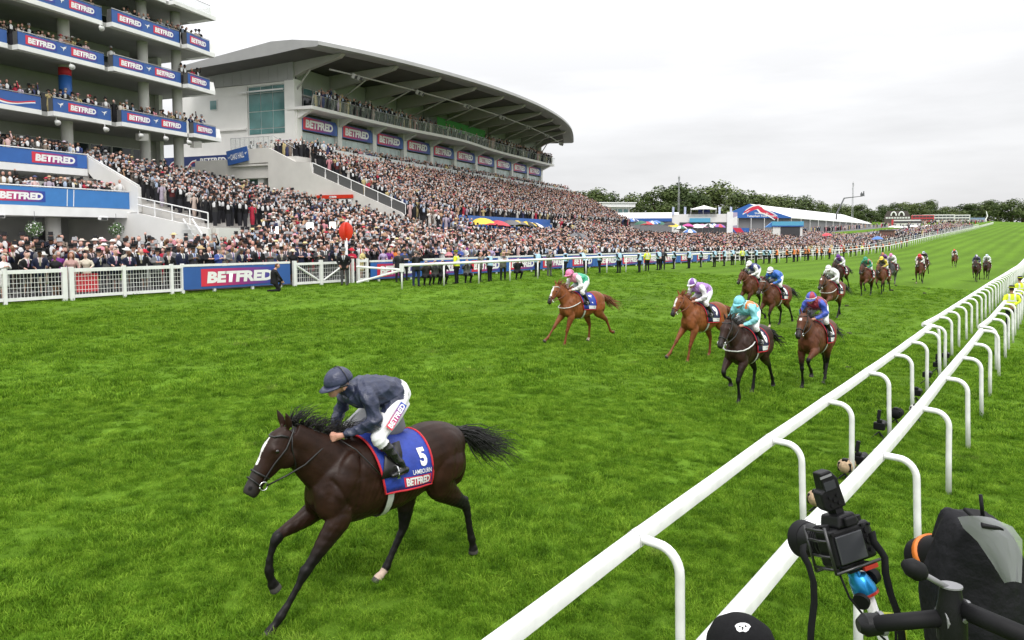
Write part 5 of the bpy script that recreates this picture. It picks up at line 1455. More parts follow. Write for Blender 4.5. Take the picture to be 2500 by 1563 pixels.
# ------------------------------------------------------------------ people: facing +x, feet on z = 0
# classes 0 skin 1 coat 2 shirt 3 trousers/skirt 4 shoes 5 hair 6 tie/sash 7 sleeves 8 hat 9 hat band / bib 10 object
def figure(pose='stand', female=False, voxel=.03, hgt=1.74, dec=None, coat_len=.80, lean=0.0, smooth=2, fingers=False):
    B = Body(); k = hgt / 1.74
    sw = .185 if female else .205
    def P(x, y, z): return (x * k + lean * max(0, z - .9) * k, y * k, z * k)
    def r(x, y, z, a, b): return (*P(x, y, z), a * k, b * k)
    squat = pose in ('crouch', 'kneel')
    dz = -.42 if squat else 0
    if pose == 'kneel': dz = -.46
    # legs
    for s in (-1, 1):
        if squat:
            if pose == 'kneel' and s < 0:
                B.limb([r(-.02, s * .09, .90 + dz, .10, .10), r(.10, s * .10, .66 + dz, .085, .085), r(.18, s * .10, .52 + dz, .065, .065)], 3, n=8, sub=2)
                B.limb([r(.18, s * .10, .52 + dz + .0, .065, .065), r(-.05, s * .10, .52 + dz, .055, .055), r(-.25, s * .10, .53 + dz, .045, .045)], 3, n=8, sub=2)
                B.limb([r(-.25, s * .10, .53 + dz, .045, .04), r(-.30, s * .10, .47 + dz + .03, .04, .045)], 4, n=8, sub=1)
            else:
                B.limb([r(-.05, s * .09, .92 + dz, .10, .10), r(.16, s * .13, .94 + dz, .085, .085), r(.36, s * .14, .94 + dz, .068, .068)], 3, n=8, sub=2)
                B.limb([r(.36, s * .14, .94 + dz, .068, .068), r(.24, s * .13, .70 + dz, .058, .058), r(.14, s * .12, .50 + dz, .045, .045)], 3, n=8, sub=2)
                B.limb([r(.10, s * .12, .47 + dz, .04, .045), r(.30, s * .13, .455 + dz, .03, .045)], 4, n=8, sub=1)
        elif female and pose != 'trousers':
            B.limb([r(0, s * .07, .50, .06, .06), r(0, s * .075, .30, .052, .05), r(-.01, s * .08, .08, .035, .034)], 0, n=8, sub=2)
            B.limb([r(-.05, s * .08, .05, .03, .03), r(.05, s * .085, .03, .028, .034), r(.14, s * .09, .02, .018, .028)], 4, n=8, sub=1)
        else:
            st = .05 * s if pose in ('walk', 'astride') else 0
            B.limb([r(0, s * .09, .92, .10, .095), r(.01 + st, s * .10, .70, .088, .08), r(.01 + st * 2, s * .105, .48, .062, .06), r(st * 2.5, s * .11, .28, .06, .055), r(st * 3, s * .11, .09, .048, .05)], 3, n=10, sub=2)
            B.limb([r(st * 3 - .06, s * .11, .05, .04, .038), r(st * 3 + .04, s * .115, .04, .038, .045), r(st * 3 + .18, s * .125, .03, .024, .04)], 4, n=8, sub=1)
    # torso
    if female and pose != 'trousers':
        B.limb([r(0, 0, .46, .17, .20), r(0, 0, .70, .155, .19), r(0, 0, .92, .13, .175)], 3, n=12, sub=2)
        B.limb([r(0, 0, .90, .13, .175), r(0, 0, 1.08, .098, .13), r(.01, 0, 1.28, .125, .165), r(0, 0, 1.41, .085, .17), r(0, 0, 1.47, .055, .08)], 1, n=12, sub=2)
        B.ball(P(.085, .06, 1.27), (.06, .06, .06), 1, n=8, k=6); B.ball(P(.085, -.06, 1.27), (.06, .06, .06), 1, n=8, k=6)
    else:
        z0 = coat_len
        B.limb([r(0, 0, z0 + dz, .145, .195), r(0, 0, .95 + dz, .145, .185), r(0, 0, 1.08 + dz, .132, .172), r(.005, 0, 1.28 + dz, .14, .195), r(0, 0, 1.41 + dz, .11, .205), r(0, 0, 1.47 + dz, .07, .11)], 1, n=14, sub=2)
    # neck and head
    B.limb([r(0, 0, 1.44 + dz, .055, .055), r(.015, 0, 1.52 + dz, .05, .05), r(.02, 0, 1.57 + dz, .05, .05)], 0, n=8, sub=2)
    hd = Vector(P(.025, 0, 1.635 + dz))
    B.ball(hd, (.098 * k, .077 * k, .115 * k), 0, n=12, k=9)
    B.ball(hd + Vector((.045, 0, -.06)) * k, (.05 * k, .05 * k, .052 * k), 0, n=10, k=6)
    B.limb([tuple(hd + Vector((.088, 0, .02)) * k) + (.010, .011), tuple(hd + Vector((.112, 0, -.018)) * k) + (.016, .015), tuple(hd + Vector((.10, 0, -.028)) * k) + (.010, .013)], 0, n=6, sub=1)
    for s in (1, -1): B.ball(hd + Vector((-.005, s * .078, -.01)) * k, (.02, .012, .03), 0, n=6, k=5)
    # arms
    A_ = {'stand': ((.0, .27, 1.17), (.06, .27, .95)), 'lean': ((.02, .27, 1.20), (.27, .20, 1.10)), 'clap': ((.02, .27, 1.19), (.24, .05, 1.28)), 'phone': ((.10, .25, 1.22), (.27, .07, 1.52)),
          'wave': ((.05, .30, 1.55), (.10, .33, 1.84)), 'behind': ((-.09, .27, 1.19), (-.14, .05, 1.0)), 'fold': ((.06, .27, 1.20), (.20, -.06, 1.22)), 'camera': ((.10, .27, 1.26), (.22, .07, 1.57)),
          'crouch': ((.16, .25, 1.22), (.26, .07, 1.56)), 'kneel': ((.14, .24, 1.14), (.30, .14, .90)), 'walk': ((-.04, .27, 1.18), (.08, .28, .96)), 'hips': ((-.02, .36, 1.20), (.03, .20, 1.0)), 'knees': ((.08, .27, 1.18), (.16, .16, .92)), 'trousers': ((.0, .25, 1.17), (.06, .25, .95)), 'astride': ((.05, .28, 1.18), (.20, .18, 1.08))}
    el, ha = A_.get(pose, A_['stand'])
    for s in (-1, 1):
        e, h = Vector(P(el[0], el[1] * s, el[2] + dz)), Vector(P(ha[0], ha[1] * s, ha[2] + dz))
        if pose == 'wave' and s < 0: e, h = Vector(P(.02, -.27, 1.19)), Vector(P(.22, -.14, 1.15))
        sh = Vector(P(0, s * (sw - .02), 1.39 + dz))
        B.limb([(*sh, .075 * k, .07 * k), (*sh.lerp(e, .5), .062 * k, .06 * k), (*e, .052 * k, .05 * k)], 7, n=9, sub=2)
        B.limb([(*e, .053 * k, .05 * k), (*e.lerp(h, .5), .046 * k, .044 * k), (*e.lerp(h, .86), .038 * k, .036 * k)], 7, n=8, sub=2)
        B.limb([(*e.lerp(h, .84), .026 * k, .026 * k), (*h, .036 * k, .034 * k), (*(h + (h - e).normalized() * .08 * k), .026 * k, .034 * k)], 0, n=8, sub=2)
    me, cls, co = B.fuse(voxel, smooth=smooth, dec=dec)
    x, y, z = co[:, 0] / k, co[:, 1] / k, co[:, 2] / k - dz
    x = x - lean * np.maximum(0, z - .9)
    if not female:
        v = (cls == 1) & (x > .04) & (np.abs(y) < (z - 1.10) * .22) & (z > 1.10)
        cls[v] = 2; cls[v & (np.abs(y) < .026)] = 6
    return me, cls, co, hd, k, dz
def head_wear(kind, hd, k, co, cls):
    """returns extra mesh pieces (MB, class list) for hats and hair; marks hair on the skull"""
    mb = MB(); cl = []
    def add(c):
        cl.extend([c] * (len(mb.v) - len(cl)))
    h = hd + Vector((-.008, 0, .045)) * k
    head = (cls == 0) & (co[:, 2] > hd.z - .10 * k)
    X = (co[:, 0] - hd.x) / k; Zr = (co[:, 2] - hd.z) / k
    hair = head & ((Zr > .055 + .35 * np.maximum(X, 0)) | ((X < -.015) & (Zr > -.06)))
    if kind != 'bald': cls[hair] = 5
    else: cls[head & (X < -.02) & (Zr > -.05) & (Zr < .04)] = 5
    if kind == 'top':
        mb.lathe([(.145 * k, .0), (.150 * k, .012), (.098 * k, .016), (.092 * k, .03)], h, 14, sx=1.08, sy=.92); add(8)
        mb.lathe([(.095 * k, .014), (.095 * k, .045)], h, 14); add(9)
        mb.lathe([(.093 * k, .045), (.092 * k, .10), (.100 * k, .155), (.094 * k, .162)], h, 14); add(8)
    elif kind == 'wide':
        ti = (.12, .30, 0)
        mb.lathe([(.20 * k, -.015), (.215 * k, -.006), (.11 * k, .028), (.09 * k, .075), (.05 * k, .095)], h, 14, axis=(.22, .18, 1)); add(8)
    elif kind == 'fasc':
        mb.lathe([(.02, 0), (.10 * k, .02), (.12 * k, .05), (.04, .07)], h + Vector((.0, .05, .04)), 10, axis=(.1, .5, 1)); add(8)
    elif kind == 'cap':
        mb.lathe([(.108 * k, -.005), (.112 * k, .03), (.09 * k, .075), (.04, .095)], h, 12, sx=1.05, sy=.92); add(8)
        mb.box(h + Vector((.13, 0, .0)), (.11, .14, .015), (0, .15, 0)); add(8)
    elif kind == 'bowler':
        mb.lathe([(.135 * k, .0), (.14 * k, .01), (.10 * k, .014), (.10 * k, .07), (.07 * k, .105), (.02, .115)], h, 14); add(8)
    elif kind == 'long':
        mb.tube([hd + Vector((-.02, 0, .09)) * k, hd + Vector((-.08, 0, .02)) * k, hd + Vector((-.10, 0, -.12)) * k, hd + Vector((-.08, 0, -.26)) * k], [(.05, .07), (.07, .10), (.06, .11), (.03, .08)], n=10); add(5)
        for s in (-1, 1):
            mb.tube([hd + Vector((.01, s * .06, .08)) * k, hd + Vector((.0, s * .088, -.02)) * k, hd + Vector((.01, s * .095, -.20)) * k], [.03, .036, .02], n=7); add(5)
    elif kind == 'police':
        mb.lathe([(.135 * k, -.005), (.14 * k, .008), (.10 * k, .012)], h, 14, sx=1.1); add(8)
        mb.lathe([(.102 * k, .012), (.102 * k, .045)], h, 14); add(9)
        mb.lathe([(.102 * k, .045), (.095 * k, .09), (.07 * k, .105)], h, 14); add(8)
    return mb, cl
PAL0 = {0: (.42, .22, .16), 1: (.012, .012, .014), 2: (.70, .70, .70), 3: (.02, .02, .023), 4: (.015, .012, .01), 5: (.05, .032, .02), 6: (.10, .10, .14), 7: (.012, .012, .014), 8: (.01, .01, .012), 9: (.05, .05, .05), 10: (.02, .02, .02)}
SKINS = [(.58, .33, .26), (.66, .41, .34), (.52, .28, .22), (.62, .37, .30), (.56, .31, .25), (.13, .065, .04), (.24, .13, .08)]
HAIRS = [(.03, .018, .01), (.08, .045, .022), (.20, .12, .05), (.30, .29, .28), (.012, .01, .009), (.34, .24, .12), (.16, .06, .02)]
_figs = {}
def fig(pose, female, voxel, hgt, lean=0.0, dec=None, coat_len=.80):
    key = (pose, female, voxel, round(hgt, 2), lean, dec, coat_len)
    if key not in _figs: _figs[key] = figure(pose, female, voxel, hgt, dec=dec, lean=lean, coat_len=coat_len)
    return _figs[key]
M_people = attr_mat('clothing', rough=.75, spec=.25, vary=.10, bump=.25, bscale=11)
def person_mesh(pose='stand', female=False, hat='none', pal=None, voxel=.03, hgt=1.74, lean=0.0, extra=None, dec=None, bib=None, coat_len=.80):
    me0, cls0, co, hd, k, dz = fig(pose, female, voxel, hgt, lean, dec, coat_len)
    cls = cls0.copy()
    mb, cl = head_wear(hat, hd, k, co, cls)
    if extra: extra(mb, cl, hd, k, dz)
    if bib is not None:
        z = co[:, 2] / k - dz
        b = np.isin(cls, (1, 2, 6)) & (z > .92) & (z < 1.46)
        cls[b] = 9
        if bib == 'hivis':
            st = b & ((np.abs(z - 1.06) < .035) | (np.abs(z - 1.20) < .03) | ((np.abs(np.abs(co[:, 1]) / k - .10) < .028) & (z > 1.2)))
            cls[st] = 2
    p = dict(PAL0); p.update(pal or {})
    lut = np.array([p[i] for i in range(11)])
    cols = lut[cls]
    me = me0.copy()
    # darker eyes and mouth so the face reads
    X, Y, Z = (co - np.array(hd)).T / k
    ey = (cls == 0) & (X > .05) & (np.abs(np.abs(Y) - .032) < .016) & (np.abs(Z - .012) < .013)
    mo = (cls == 0) & (X > .05) & (np.abs(Y) < .028) & (np.abs(Z + .067) < .011)
    cols[ey] *= .35; cols[mo] = cols[mo] * np.array([.7, .45, .45])
    if len(mb.v):
        nv = len(me.vertices)
        hm = mb.mesh('tmp')
        # join by rebuilding arrays
        a = np.empty(len(me.loops), np.int32); me.loops.foreach_get('vertex_index', a)
        s0 = np.empty(len(me.polygons), np.int32); me.polygons.foreach_get('loop_start', s0); t0 = np.empty(len(me.polygons), np.int32); me.polygons.foreach_get('loop_total', t0)
        a2 = np.empty(len(hm.loops), np.int32); hm.loops.foreach_get('vertex_index', a2)
        s2 = np.empty(len(hm.polygons), np.int32); hm.polygons.foreach_get('loop_start', s2); t2 = np.empty(len(hm.polygons), np.int32); hm.polygons.foreach_get('loop_total', t2)
        out = bpy.data.meshes.new('person')
        out.vertices.add(nv + len(mb.v)); out.vertices.foreach_set('co', np.concatenate([co.astype(np.float32), np.array(mb.v, np.float32)]).ravel())
        out.loops.add(len(a) + len(a2)); out.loops.foreach_set('vertex_index', np.concatenate([a, a2 + nv]))
        out.polygons.add(len(s0) + len(s2)); out.polygons.foreach_set('loop_start', np.concatenate([s0, s2 + len(a)]))
        out.update(calc_edges=True)
        out.polygons.foreach_set('use_smooth', [True] * len(s0) + [len(f) < 5 for f in mb.f])
        bpy.data.meshes.remove(me); bpy.data.meshes.remove(hm)
        me = out
        cols = np.concatenate([cols, lut[np.array(cl)]])
    set_col(me, cols)
    me.materials.append(M_people)
    return me
def place_person(label, x, y, face, z=None, group=None, **kw):
    me = person_mesh(**kw)
    o = inst('person', me, None, (x, y, G(x, y) if z is None else z), (0, 0, face))
    return tag(o, label, 'person', group)
def face_to(x, y, tx, ty): return math.atan2(ty - y, tx - x)

# ------------------------------------------------------------------ the mass of the crowd: very light figures in one object
def low_person(kind, arm):
    """~100 triangle figure for the far crowd; returns verts, faces, class per face"""
    mb = MB(); n = 6
    def ring(z, a, b, x0=0): return [(x0 + a * math.cos(2 * math.pi * j / n + .52), b * math.sin(2 * math.pi * j / n + .52), z) for j in range(n)]
    female = kind in (2, 3)
    prof = [(.0, .10, .13), (.85, .15, .19), (1.15, .12, .165), (1.36, .125, .205), (1.47, .05, .07)] if not female else [(.0, .08, .10), (.55, .16, .18), (1.10, .10, .13), (1.33, .11, .17), (1.46, .045, .06)]
    vs = []; fs = []; fc = []
    for z, a, b in prof: vs += ring(z, a, b)
    for i in range(len(prof) - 1):
        for j in range(n):
            fs.append((i * n + j, i * n + (j + 1) % n, (i + 1) * n + (j + 1) % n, (i + 1) * n + j))
            c = 1 if i > 0 else 3
            if i in (2, 3) and j == 5 and kind in (0, 1): c = 2     # shirt front
            fc.append(c)
    mb.add(vs, fs)
    b0 = len(mb.f); mb.ball((.02, 0, 1.62), (.10, .08, .125), 6, 4)
    for f in mb.f[b0:]:
        c = np.mean([mb.v[q] for q in f], axis=0)
        fc.append(5 if (c[2] > 1.67 or c[0] < -.03) else 0)
    b0 = len(mb.f)
    if kind == 0:
        mb.lathe([(.15, 1.685), (.15, 1.70), (.095, 1.705), (.095, 1.83)], (0, 0, 0), 7); fc += [8] * (len(mb.f) - b0)
    elif kind == 2:
        mb.lathe([(.19, 1.69), (.20, 1.70), (.10, 1.73), (.07, 1.79)], (0, .02, 0), 7); fc += [8] * (len(mb.f) - b0)
    elif kind == 3:
        mb.tube([(-.06, 0, 1.66), (-.09, 0, 1.5), (-.07, 0, 1.36)], [(.06, .09), (.05, .10), (.02, .05)], n=5); fc += [5] * (len(mb.f) - b0)
    b0 = len(mb.f)
    if arm == 0:
        for s in (-1, 1): mb.tube([(0, s * .19, 1.38), (.02, s * .25, 1.15), (.12, s * .22, .98)], [.06, .05, .035], n=4)
        fc += [1] * (len(mb.f) - b0)
    elif arm == 1:
        for s in (-1, 1):
            b1 = len(mb.f); mb.tube([(0, s * .19, 1.38), (.10, s * .24, 1.2), (.24, s * .05, 1.34)], [.06, .05, .035], n=4); fc += [1] * (len(mb.f) - b1)
            b1 = len(mb.f); mb.box((.26, s * .04, 1.36), (.08, .06, .09)); fc += [0] * (len(mb.f) - b1)
    else:
        b1 = len(mb.f); mb.tube([(0, .19, 1.38), (.12, .26, 1.5), (.18, .20, 1.78)], [.06, .05, .03], n=4); fc += [1] * (len(mb.f) - b1)
        b1 = len(mb.f); mb.box((.19, .20, 1.83), (.06, .07, .10)); fc += [0] * (len(mb.f) - b1)
        b1 = len(mb.f); mb.tube([(0, -.19, 1.38), (.02, -.25, 1.15), (.12, -.22, .98)], [.06, .05, .035], n=4); fc += [1] * (len(mb.f) - b1)
    # triangulate
    T, C = [], []
    for f, c in zip(mb.f, fc):
        for q in range(1, len(f) - 1): T.append((f[0], f[q], f[q + 1])); C.append(c)
    return np.array(mb.v, np.float32), np.array(T, np.int32), np.array(C, np.int32)
LOW = {(k, a): low_person(k, a) for k in range(4) for a in range(3)}
COATS_M = [(.007, .007, .008)] * 18 + [(.010, .012, .024)] * 6 + [(.035, .034, .034)] * 5 + [(.10, .09, .08)] * 2 + [(.30, .33, .38), (.03, .05, .16), (.28, .22, .15), (.60, .58, .56), (.60, .58, .56), (.10, .02, .02), (.24, .23, .23)]
COATS_F = [(.55, .44, .38), (.66, .60, .55), (.45, .03, .06), (.60, .26, .30), (.015, .015, .018), (.015, .015, .018), (.012, .012, .014), (.06, .07, .16), (.66, .63, .60), (.42, .36, .44), (.58, .48, .24), (.50, .32, .20), (.65, .45, .44), (.02, .02, .02), (.20, .16, .13)]
def crowd_mass(name, label, pts, tgt=(-6, 10), hatp=(.30, .30, .20, .20), bright=1.0, fixed=None, seed=3):
    """pts: (N,3) feet; one joined mesh"""
    rg = np.random.default_rng(seed)
    Vv, Tt, Cc = [], [], []; base = 0
    for (x, y, z) in pts:
        k = rg.choice(4, p=hatp); a = rg.choice(3, p=(.5, .38, .12))
        v, t, c = LOW[(k, a)]
        th = math.atan2(tgt[1] - y, tgt[0] - x) + rg.normal(0, .45)
        s = rg.uniform(.99, 1.13) * (.95 if k > 1 else 1.0)
        ca, sa_ = math.cos(th), math.sin(th)
        w = v * s
        q = np.empty_like(w); q[:, 0] = w[:, 0] * ca - w[:, 1] * sa_ + x; q[:, 1] = w[:, 0] * sa_ + w[:, 1] * ca + y; q[:, 2] = w[:, 2] + z
        if fixed is not None: coat = np.array(fixed[rg.integers(len(fixed))])
        else: coat = np.array(COATS_M[rg.integers(len(COATS_M))] if k < 2 else COATS_F[rg.integers(len(COATS_F))])
        skin = np.array(SKINS[rg.integers(len(SKINS) - 1)]) * rg.uniform(.85, 1.15)
        hair = np.array(HAIRS[rg.integers(len(HAIRS))])
        hat = np.array([.010, .010, .012]) if (k == 0 and rg.random() < .75) else (np.array([.28, .28, .29]) if k == 0 else np.array(COATS_F[rg.integers(len(COATS_F))]) * 1.05)
        lut = np.zeros((9, 3)); lut[0] = skin; lut[1] = coat; lut[2] = (.66, .66, .67) if rg.random() < .8 else (.35, .42, .55); lut[3] = coat * .8 if k > 1 else (.02, .02, .025); lut[5] = hair; lut[8] = hat
        Vv.append(q); Tt.append(t + base); Cc.append(np.clip(lut * bright, 0, 1)[c]); base += len(v)
    V = np.concatenate(Vv); Tr = np.concatenate(Tt); C_ = np.concatenate(Cc)
    me = bpy.data.meshes.new(name)
    me.vertices.add(len(V)); me.vertices.foreach_set('co', V.astype(np.float32).ravel())
    me.loops.add(len(Tr) * 3); me.loops.foreach_set('vertex_index', Tr.ravel().astype(np.int32))
    me.polygons.add(len(Tr)); me.polygons.foreach_set('loop_start', np.arange(0, len(Tr) * 3, 3, dtype=np.int32))
    me.update(calc_edges=True)
    ca = me.color_attributes.new('Col', 'FLOAT_COLOR', 'CORNER')
    cc = np.ones((len(Tr), 3, 4), np.float32); cc[:, :, :3] = C_[:, None, :]
    ca.data.foreach_set('color', cc.ravel())
    me.materials.append(M_people)
    return tag(inst(name, me), label, 'crowd', kind='stuff')
# ------------------------------------------------------------------ placing the crowd
def grid_pts(x0, x1, y0, y1, dx, dy, zf, keep=1.0, jit=.16, seed=1, skip=None):
    rg = np.random.default_rng(seed); out = []
    x = x1
    while x > x0:
        y = y0 + rg.uniform(0, dy)
        while y < y1:
            if rg.random() < keep:
                px, py = x + rg.uniform(-jit, jit), y + rg.uniform(-jit, jit)
                if math.sin(px * .9 + 2 * math.sin(py * .37)) * math.sin(py * .8 + 1.5 * math.sin(px * .5)) > .86: y += dy; continue
                if skip is None or not skip(px, py): out.append((px, py, zf(px, py)))
            y += dy
        x -= dx
    return out
def to_world(L, zoff=0.0):
    return [(*stand_xy(n, s), z + zoff) for n, s, z in L]
def sn_of(x, y): return (x * _c + y * _s, -x * _s + y * _c)       # -> (n, s)
def lawn_z(x, y):
    n, s = sn_of(x, y); z = G(x, y) + ((.20 + .04 * min(6, max(0, -32 - x))) if y < 46 else .04)
    if 39 < s < 60.5 and n < -33.5: z += (4.05 - z) * min(1, (-33.5 - n) / 4.3)
    if (60.5 <= s < 66 or s > 96) and n < -31: z += max(0, (5.0 if s < 66 else 4.5) - z) * min(1, (-31 - n) / 5)
    return z
def lawn_skip(px, py):
    n, s = sn_of(px, py)
    if s < 38.6 and n < -40.2: return True
    if s < 60.5 and n < -37.9: return True
    if s >= 60.5 and s < 142 and n < (-36.0 if (s < 66 or s > 96) else -33.6): return True
    return False
NAMED_Y1 = 46.0
# rows near the fence for individuals; the rest of the lawn is mass
mass = []
mass += grid_pts(-60, -33.3, 8.5, 46, .78, .58, lawn_z, keep=.93, seed=2, skip=lambda x, y: lawn_skip(x, y) or x < -36.6 - max(0, y - 25) * 1.0)
mass += grid_pts(-66, -31.5, NAMED_Y1, 120, .84, .60, lawn_z, keep=.9, seed=3, skip=lawn_skip)
mass += grid_pts(-60, -31.5, 120, 200, 1.15, .8, lawn_z, keep=.85, seed=4, skip=lawn_skip)
mass += grid_pts(-42, -31.7, 200, 400, 2.2, 1.4, lambda x, y: G(x, y) + .03, keep=.7, seed=5, skip=lawn_skip)
crowd_mass('crowd', 'dense crowd of racegoers standing on the lawn behind the fence', mass)
t1 = to_world(grid_pts(-53.2, -39.0, 39.1, 59.3, .76, .56, lambda n, s: terrace_z1(n) + .03, keep=.97, seed=6, skip=lambda n, s: s > 42.2 + (n + 53.6) / .78))
t1 += to_world(grid_pts(-57.5, -53.6, 39.5, 44.2, .7, .6, lambda n, s: 8.78, keep=.8, seed=7))
crowd_mass('crowd', 'packed crowd in top hats on the terrace between the stands', t1, hatp=(.52, .17, .17, .14), seed=8, bright=.9)
t2 = to_world(grid_pts(-46.8, -36.9, 60.6, 140.5, .60, .46, lambda n, s: terrace_z2(n) + .03, keep=.98, seed=9, skip=lambda n, s: abs(s - 97) < .5 or abs(s - 128) < .45 or (abs(s - 112) < .3 and n < -40)))
t2 += to_world(grid_pts(-48.7, -47.0, 60.6, 140.5, .6, .6, lambda n, s: terrace_z2(n) + .03, keep=.6, seed=19))
crowd_mass('crowd', 'tightly packed crowd filling the raked terrace before the curved-roof stand', t2, hatp=(.16, .52, .12, .20), seed=10, bright=.85)
up = to_world(grid_pts(-51.9, -50.7, 66.0, 135.5, .6, .5, lambda n, s: 17.22, keep=.9, seed=11))
crowd_mass('crowd', 'line of guests along the upper glass balcony under the curved roof', up, seed=12, hatp=(.25, .25, .25, .25))
wk = to_world(grid_pts(-50.9, -49.2, 61.0, 140, .7, .62, lambda n, s: 11.52, keep=.75, seed=13)) + to_world(grid_pts(-56.0, -52.0, 60.6, 64.0, .7, .6, lambda n, s: 11.55, keep=.8, seed=14))
crowd_mass('crowd', 'people watching from the glass-fronted walkway above the terrace', wk, seed=15, hatp=(.12, .43, .2, .25))
b1 = []
rgb = np.random.default_rng(16)
for li, z in ((1, 20.42), (2, 17.0), (3, 12.8)):
    for s in np.arange(24, 53, .46):
        dens = {1: (.15 if s < 45 else .95), 2: (.95 if s < 41.5 else (.08 if s < 50.5 else .9)), 3: .98}[li]
        if rgb.random() < dens: b1.append((-53.9 + rgb.uniform(-.2, .15), s + rgb.uniform(-.2, .2), z))
for s in np.arange(25, 38.2, .5):
    if rgb.random() < .9: b1.append((-50.5 + rgb.uniform(-.2, .15), s, 8.6)); b1.append((-51.2, s + .2, 8.6))
    if rgb.random() < .95: b1.append((-46.5 + rgb.uniform(-.2, .15), s, 5.72)); b1.append((-47.2, s + .25, 5.75))
crowd_mass('crowd', 'guests leaning over the stacked balconies with blue panels', to_world(b1), seed=17, hatp=(.3, .3, .2, .2))
far = []
rf = np.random.default_rng(21)
for i in range(900):
    y = rf.uniform(150, 330); x = -62 - rf.uniform(0, 34) - .0 * y
    far.append((x, y, G(x, y) + .03))
for i in range(500):
    y = rf.uniform(330, 640); x = -34 - rf.uniform(0, 30) - .00004 * max(0, y - 250) ** 2
    far.append((x, y, G(x, y) + .02))
crowd_mass('crowd', 'distant groups of people around the tents and far rail', far, seed=22, hatp=(.1, .5, .15, .25))

# ------------------------------------------------------------------ people one can pick out along the fence
ORD = ['first', 'second', 'third', 'fourth', 'fifth', 'sixth', 'seventh', 'eighth', 'ninth', 'tenth']
def ordinal(i):
    names_ = ORD + ['eleventh', 'twelfth', 'thirteenth', 'fourteenth', 'fifteenth', 'sixteenth', 'seventeenth', 'eighteenth', 'nineteenth', 'twentieth']
    tens = {2: 'twenty', 3: 'thirty', 4: 'forty', 5: 'fifty', 6: 'sixty', 7: 'seventy', 8: 'eighty'}
    if i < 20: return names_[i]
    t, u = divmod(i + 1, 10)
    if u == 0: return {3: 'thirtieth', 4: 'fortieth', 5: 'fiftieth', 6: 'sixtieth', 7: 'seventieth', 8: 'eightieth'}[t]
    return tens[t] + '-' + ORD[u - 1]
MCOAT = [('black', (.010, .010, .012), 7), ('navy', (.014, .018, .045), 4), ('charcoal', (.05, .05, .055), 3), ('grey', (.14, .14, .15), 2), ('blue', (.05, .08, .28), 1), ('tan', (.30, .23, .15), 1), ('white', (.62, .62, .62), 1)]
FCOAT = [('cream', (.60, .54, .45), 3), ('white', (.66, .66, .66), 2), ('black', (.015, .015, .018), 3), ('red', (.45, .02, .05), 1.5), ('pink', (.58, .24, .28), 1.5), ('blue', (.06, .10, .36), 1), ('lilac', (.42, .34, .52), 1), ('yellow', (.58, .50, .22), 1), ('orange', (.62, .18, .04), .6), ('purple', (.20, .04, .24), .7), ('floral', (.45, .28, .26), 1)]
rp = random.Random(31)
def pick(T): return rp.choices(T, [t[2] for t in T])[0]
def phone(mb, cl, hd, k, dz):
    c = len(mb.v); mb.box((.30 * k, .0, 1.54 * k + dz), (.012, .075, .145)); cl.extend([10] * (len(mb.v) - c))
def crowd_row(x, y0, y1, step, row_name, voxel, hoff=0.0, group=None):
    ys, y = [], y0
    while y < y1:
        ys.append(y + rp.uniform(-.08, .08)); y += step * rp.uniform(.85, 1.2)
    for i, y in enumerate(ys):
        female = rp.random() < .38
        cn, cc, _ = pick(FCOAT if female else MCOAT)
        pose = rp.choice(['stand', 'clap', 'lean', 'phone', 'fold', 'stand', 'lean'] if x > -32 else ['stand', 'clap', 'phone', 'fold', 'stand', 'stand'])
        if rp.random() < .03: pose = 'wave'
        if female: hat = rp.choices(['long', 'wide', 'fasc', 'none'], [4, 3, 1.5, 2])[0]
        else: hat = rp.choices(['none', 'top', 'bald', 'cap', 'gtop'], [5, 4, 1.5, .7, 1])[0]
        sk = rp.choice(SKINS); hr = rp.choice(HAIRS)
        pal = {0: sk, 1: cc, 7: cc, 5: hr, 3: cc if female else rp.choice([(.02, .02, .024), (.06, .06, .065), (.03, .035, .05)]), 6: rp.choice([(.3, .02, .04), (.05, .06, .2), (.3, .28, .2), (.4, .2, .3), (.03, .03, .04)]), 2: rp.choice([(.7, .7, .7), (.7, .7, .7), (.45, .52, .65), (.62, .50, .52)])}
        hc = None
        if hat == 'gtop': hat = 'top'; pal[8] = (.26, .26, .27); hc = 'grey top hat'
        elif hat == 'top': hc = 'black top hat'
        elif hat in ('wide', 'fasc'):
            hn, hcol, _ = pick([('white', (.70, .69, .66), 2), ('cream', (.62, .55, .44), 2), ('black', (.01, .01, .012), 1.5), ('pink', (.6, .25, .3), 1), ('red', (.5, .02, .04), 1), ('straw', (.5, .38, .2), 1)])
            pal[8] = hcol; hc = hn + (' wide-brimmed hat' if hat == 'wide' else ' headpiece')
        elif hat == 'cap': pal[8] = rp.choice([(.10, .09, .08), (.02, .02, .03)]); hc = 'flat cap'
        elif hat == 'long': hc = 'long hair'
        elif hat == 'bald': hc = 'bald head'
        else: hc = 'short hair'
        lab = '%s in %s %s with %s, %s from the left %s' % ('woman' if female else 'man', cn, 'dress' if female else 'suit', hc, ordinal(i), row_name)
        lab = lab.replace('woman in', 'person in').replace('man in', 'person in')
        place_person(lab, x + rp.uniform(-.07, .07), y, face_to(x, y, -5, 9) + rp.gauss(0, .28), z=G(x, y) + .18 + .10 * (-31.45 - x), group=group,
                     pose=pose, female=female, hat=hat, pal=pal, voxel=voxel, hgt=rp.choice([1.62, 1.66] if female else [1.72, 1.78, 1.84]), lean=.18 if pose == 'lean' else .04, extra=phone if pose == 'phone' else None)
crowd_row(-31.45, 9.6, 44, .56, 'at the front fence', .028, group='front row of racegoers')
crowd_row(-32.05, 9.4, 44, .56, 'in the second row', .030, group='second row of racegoers')
crowd_row(-32.68, 9.2, 44, .58, 'in the third row', .034, group='third row of racegoers')
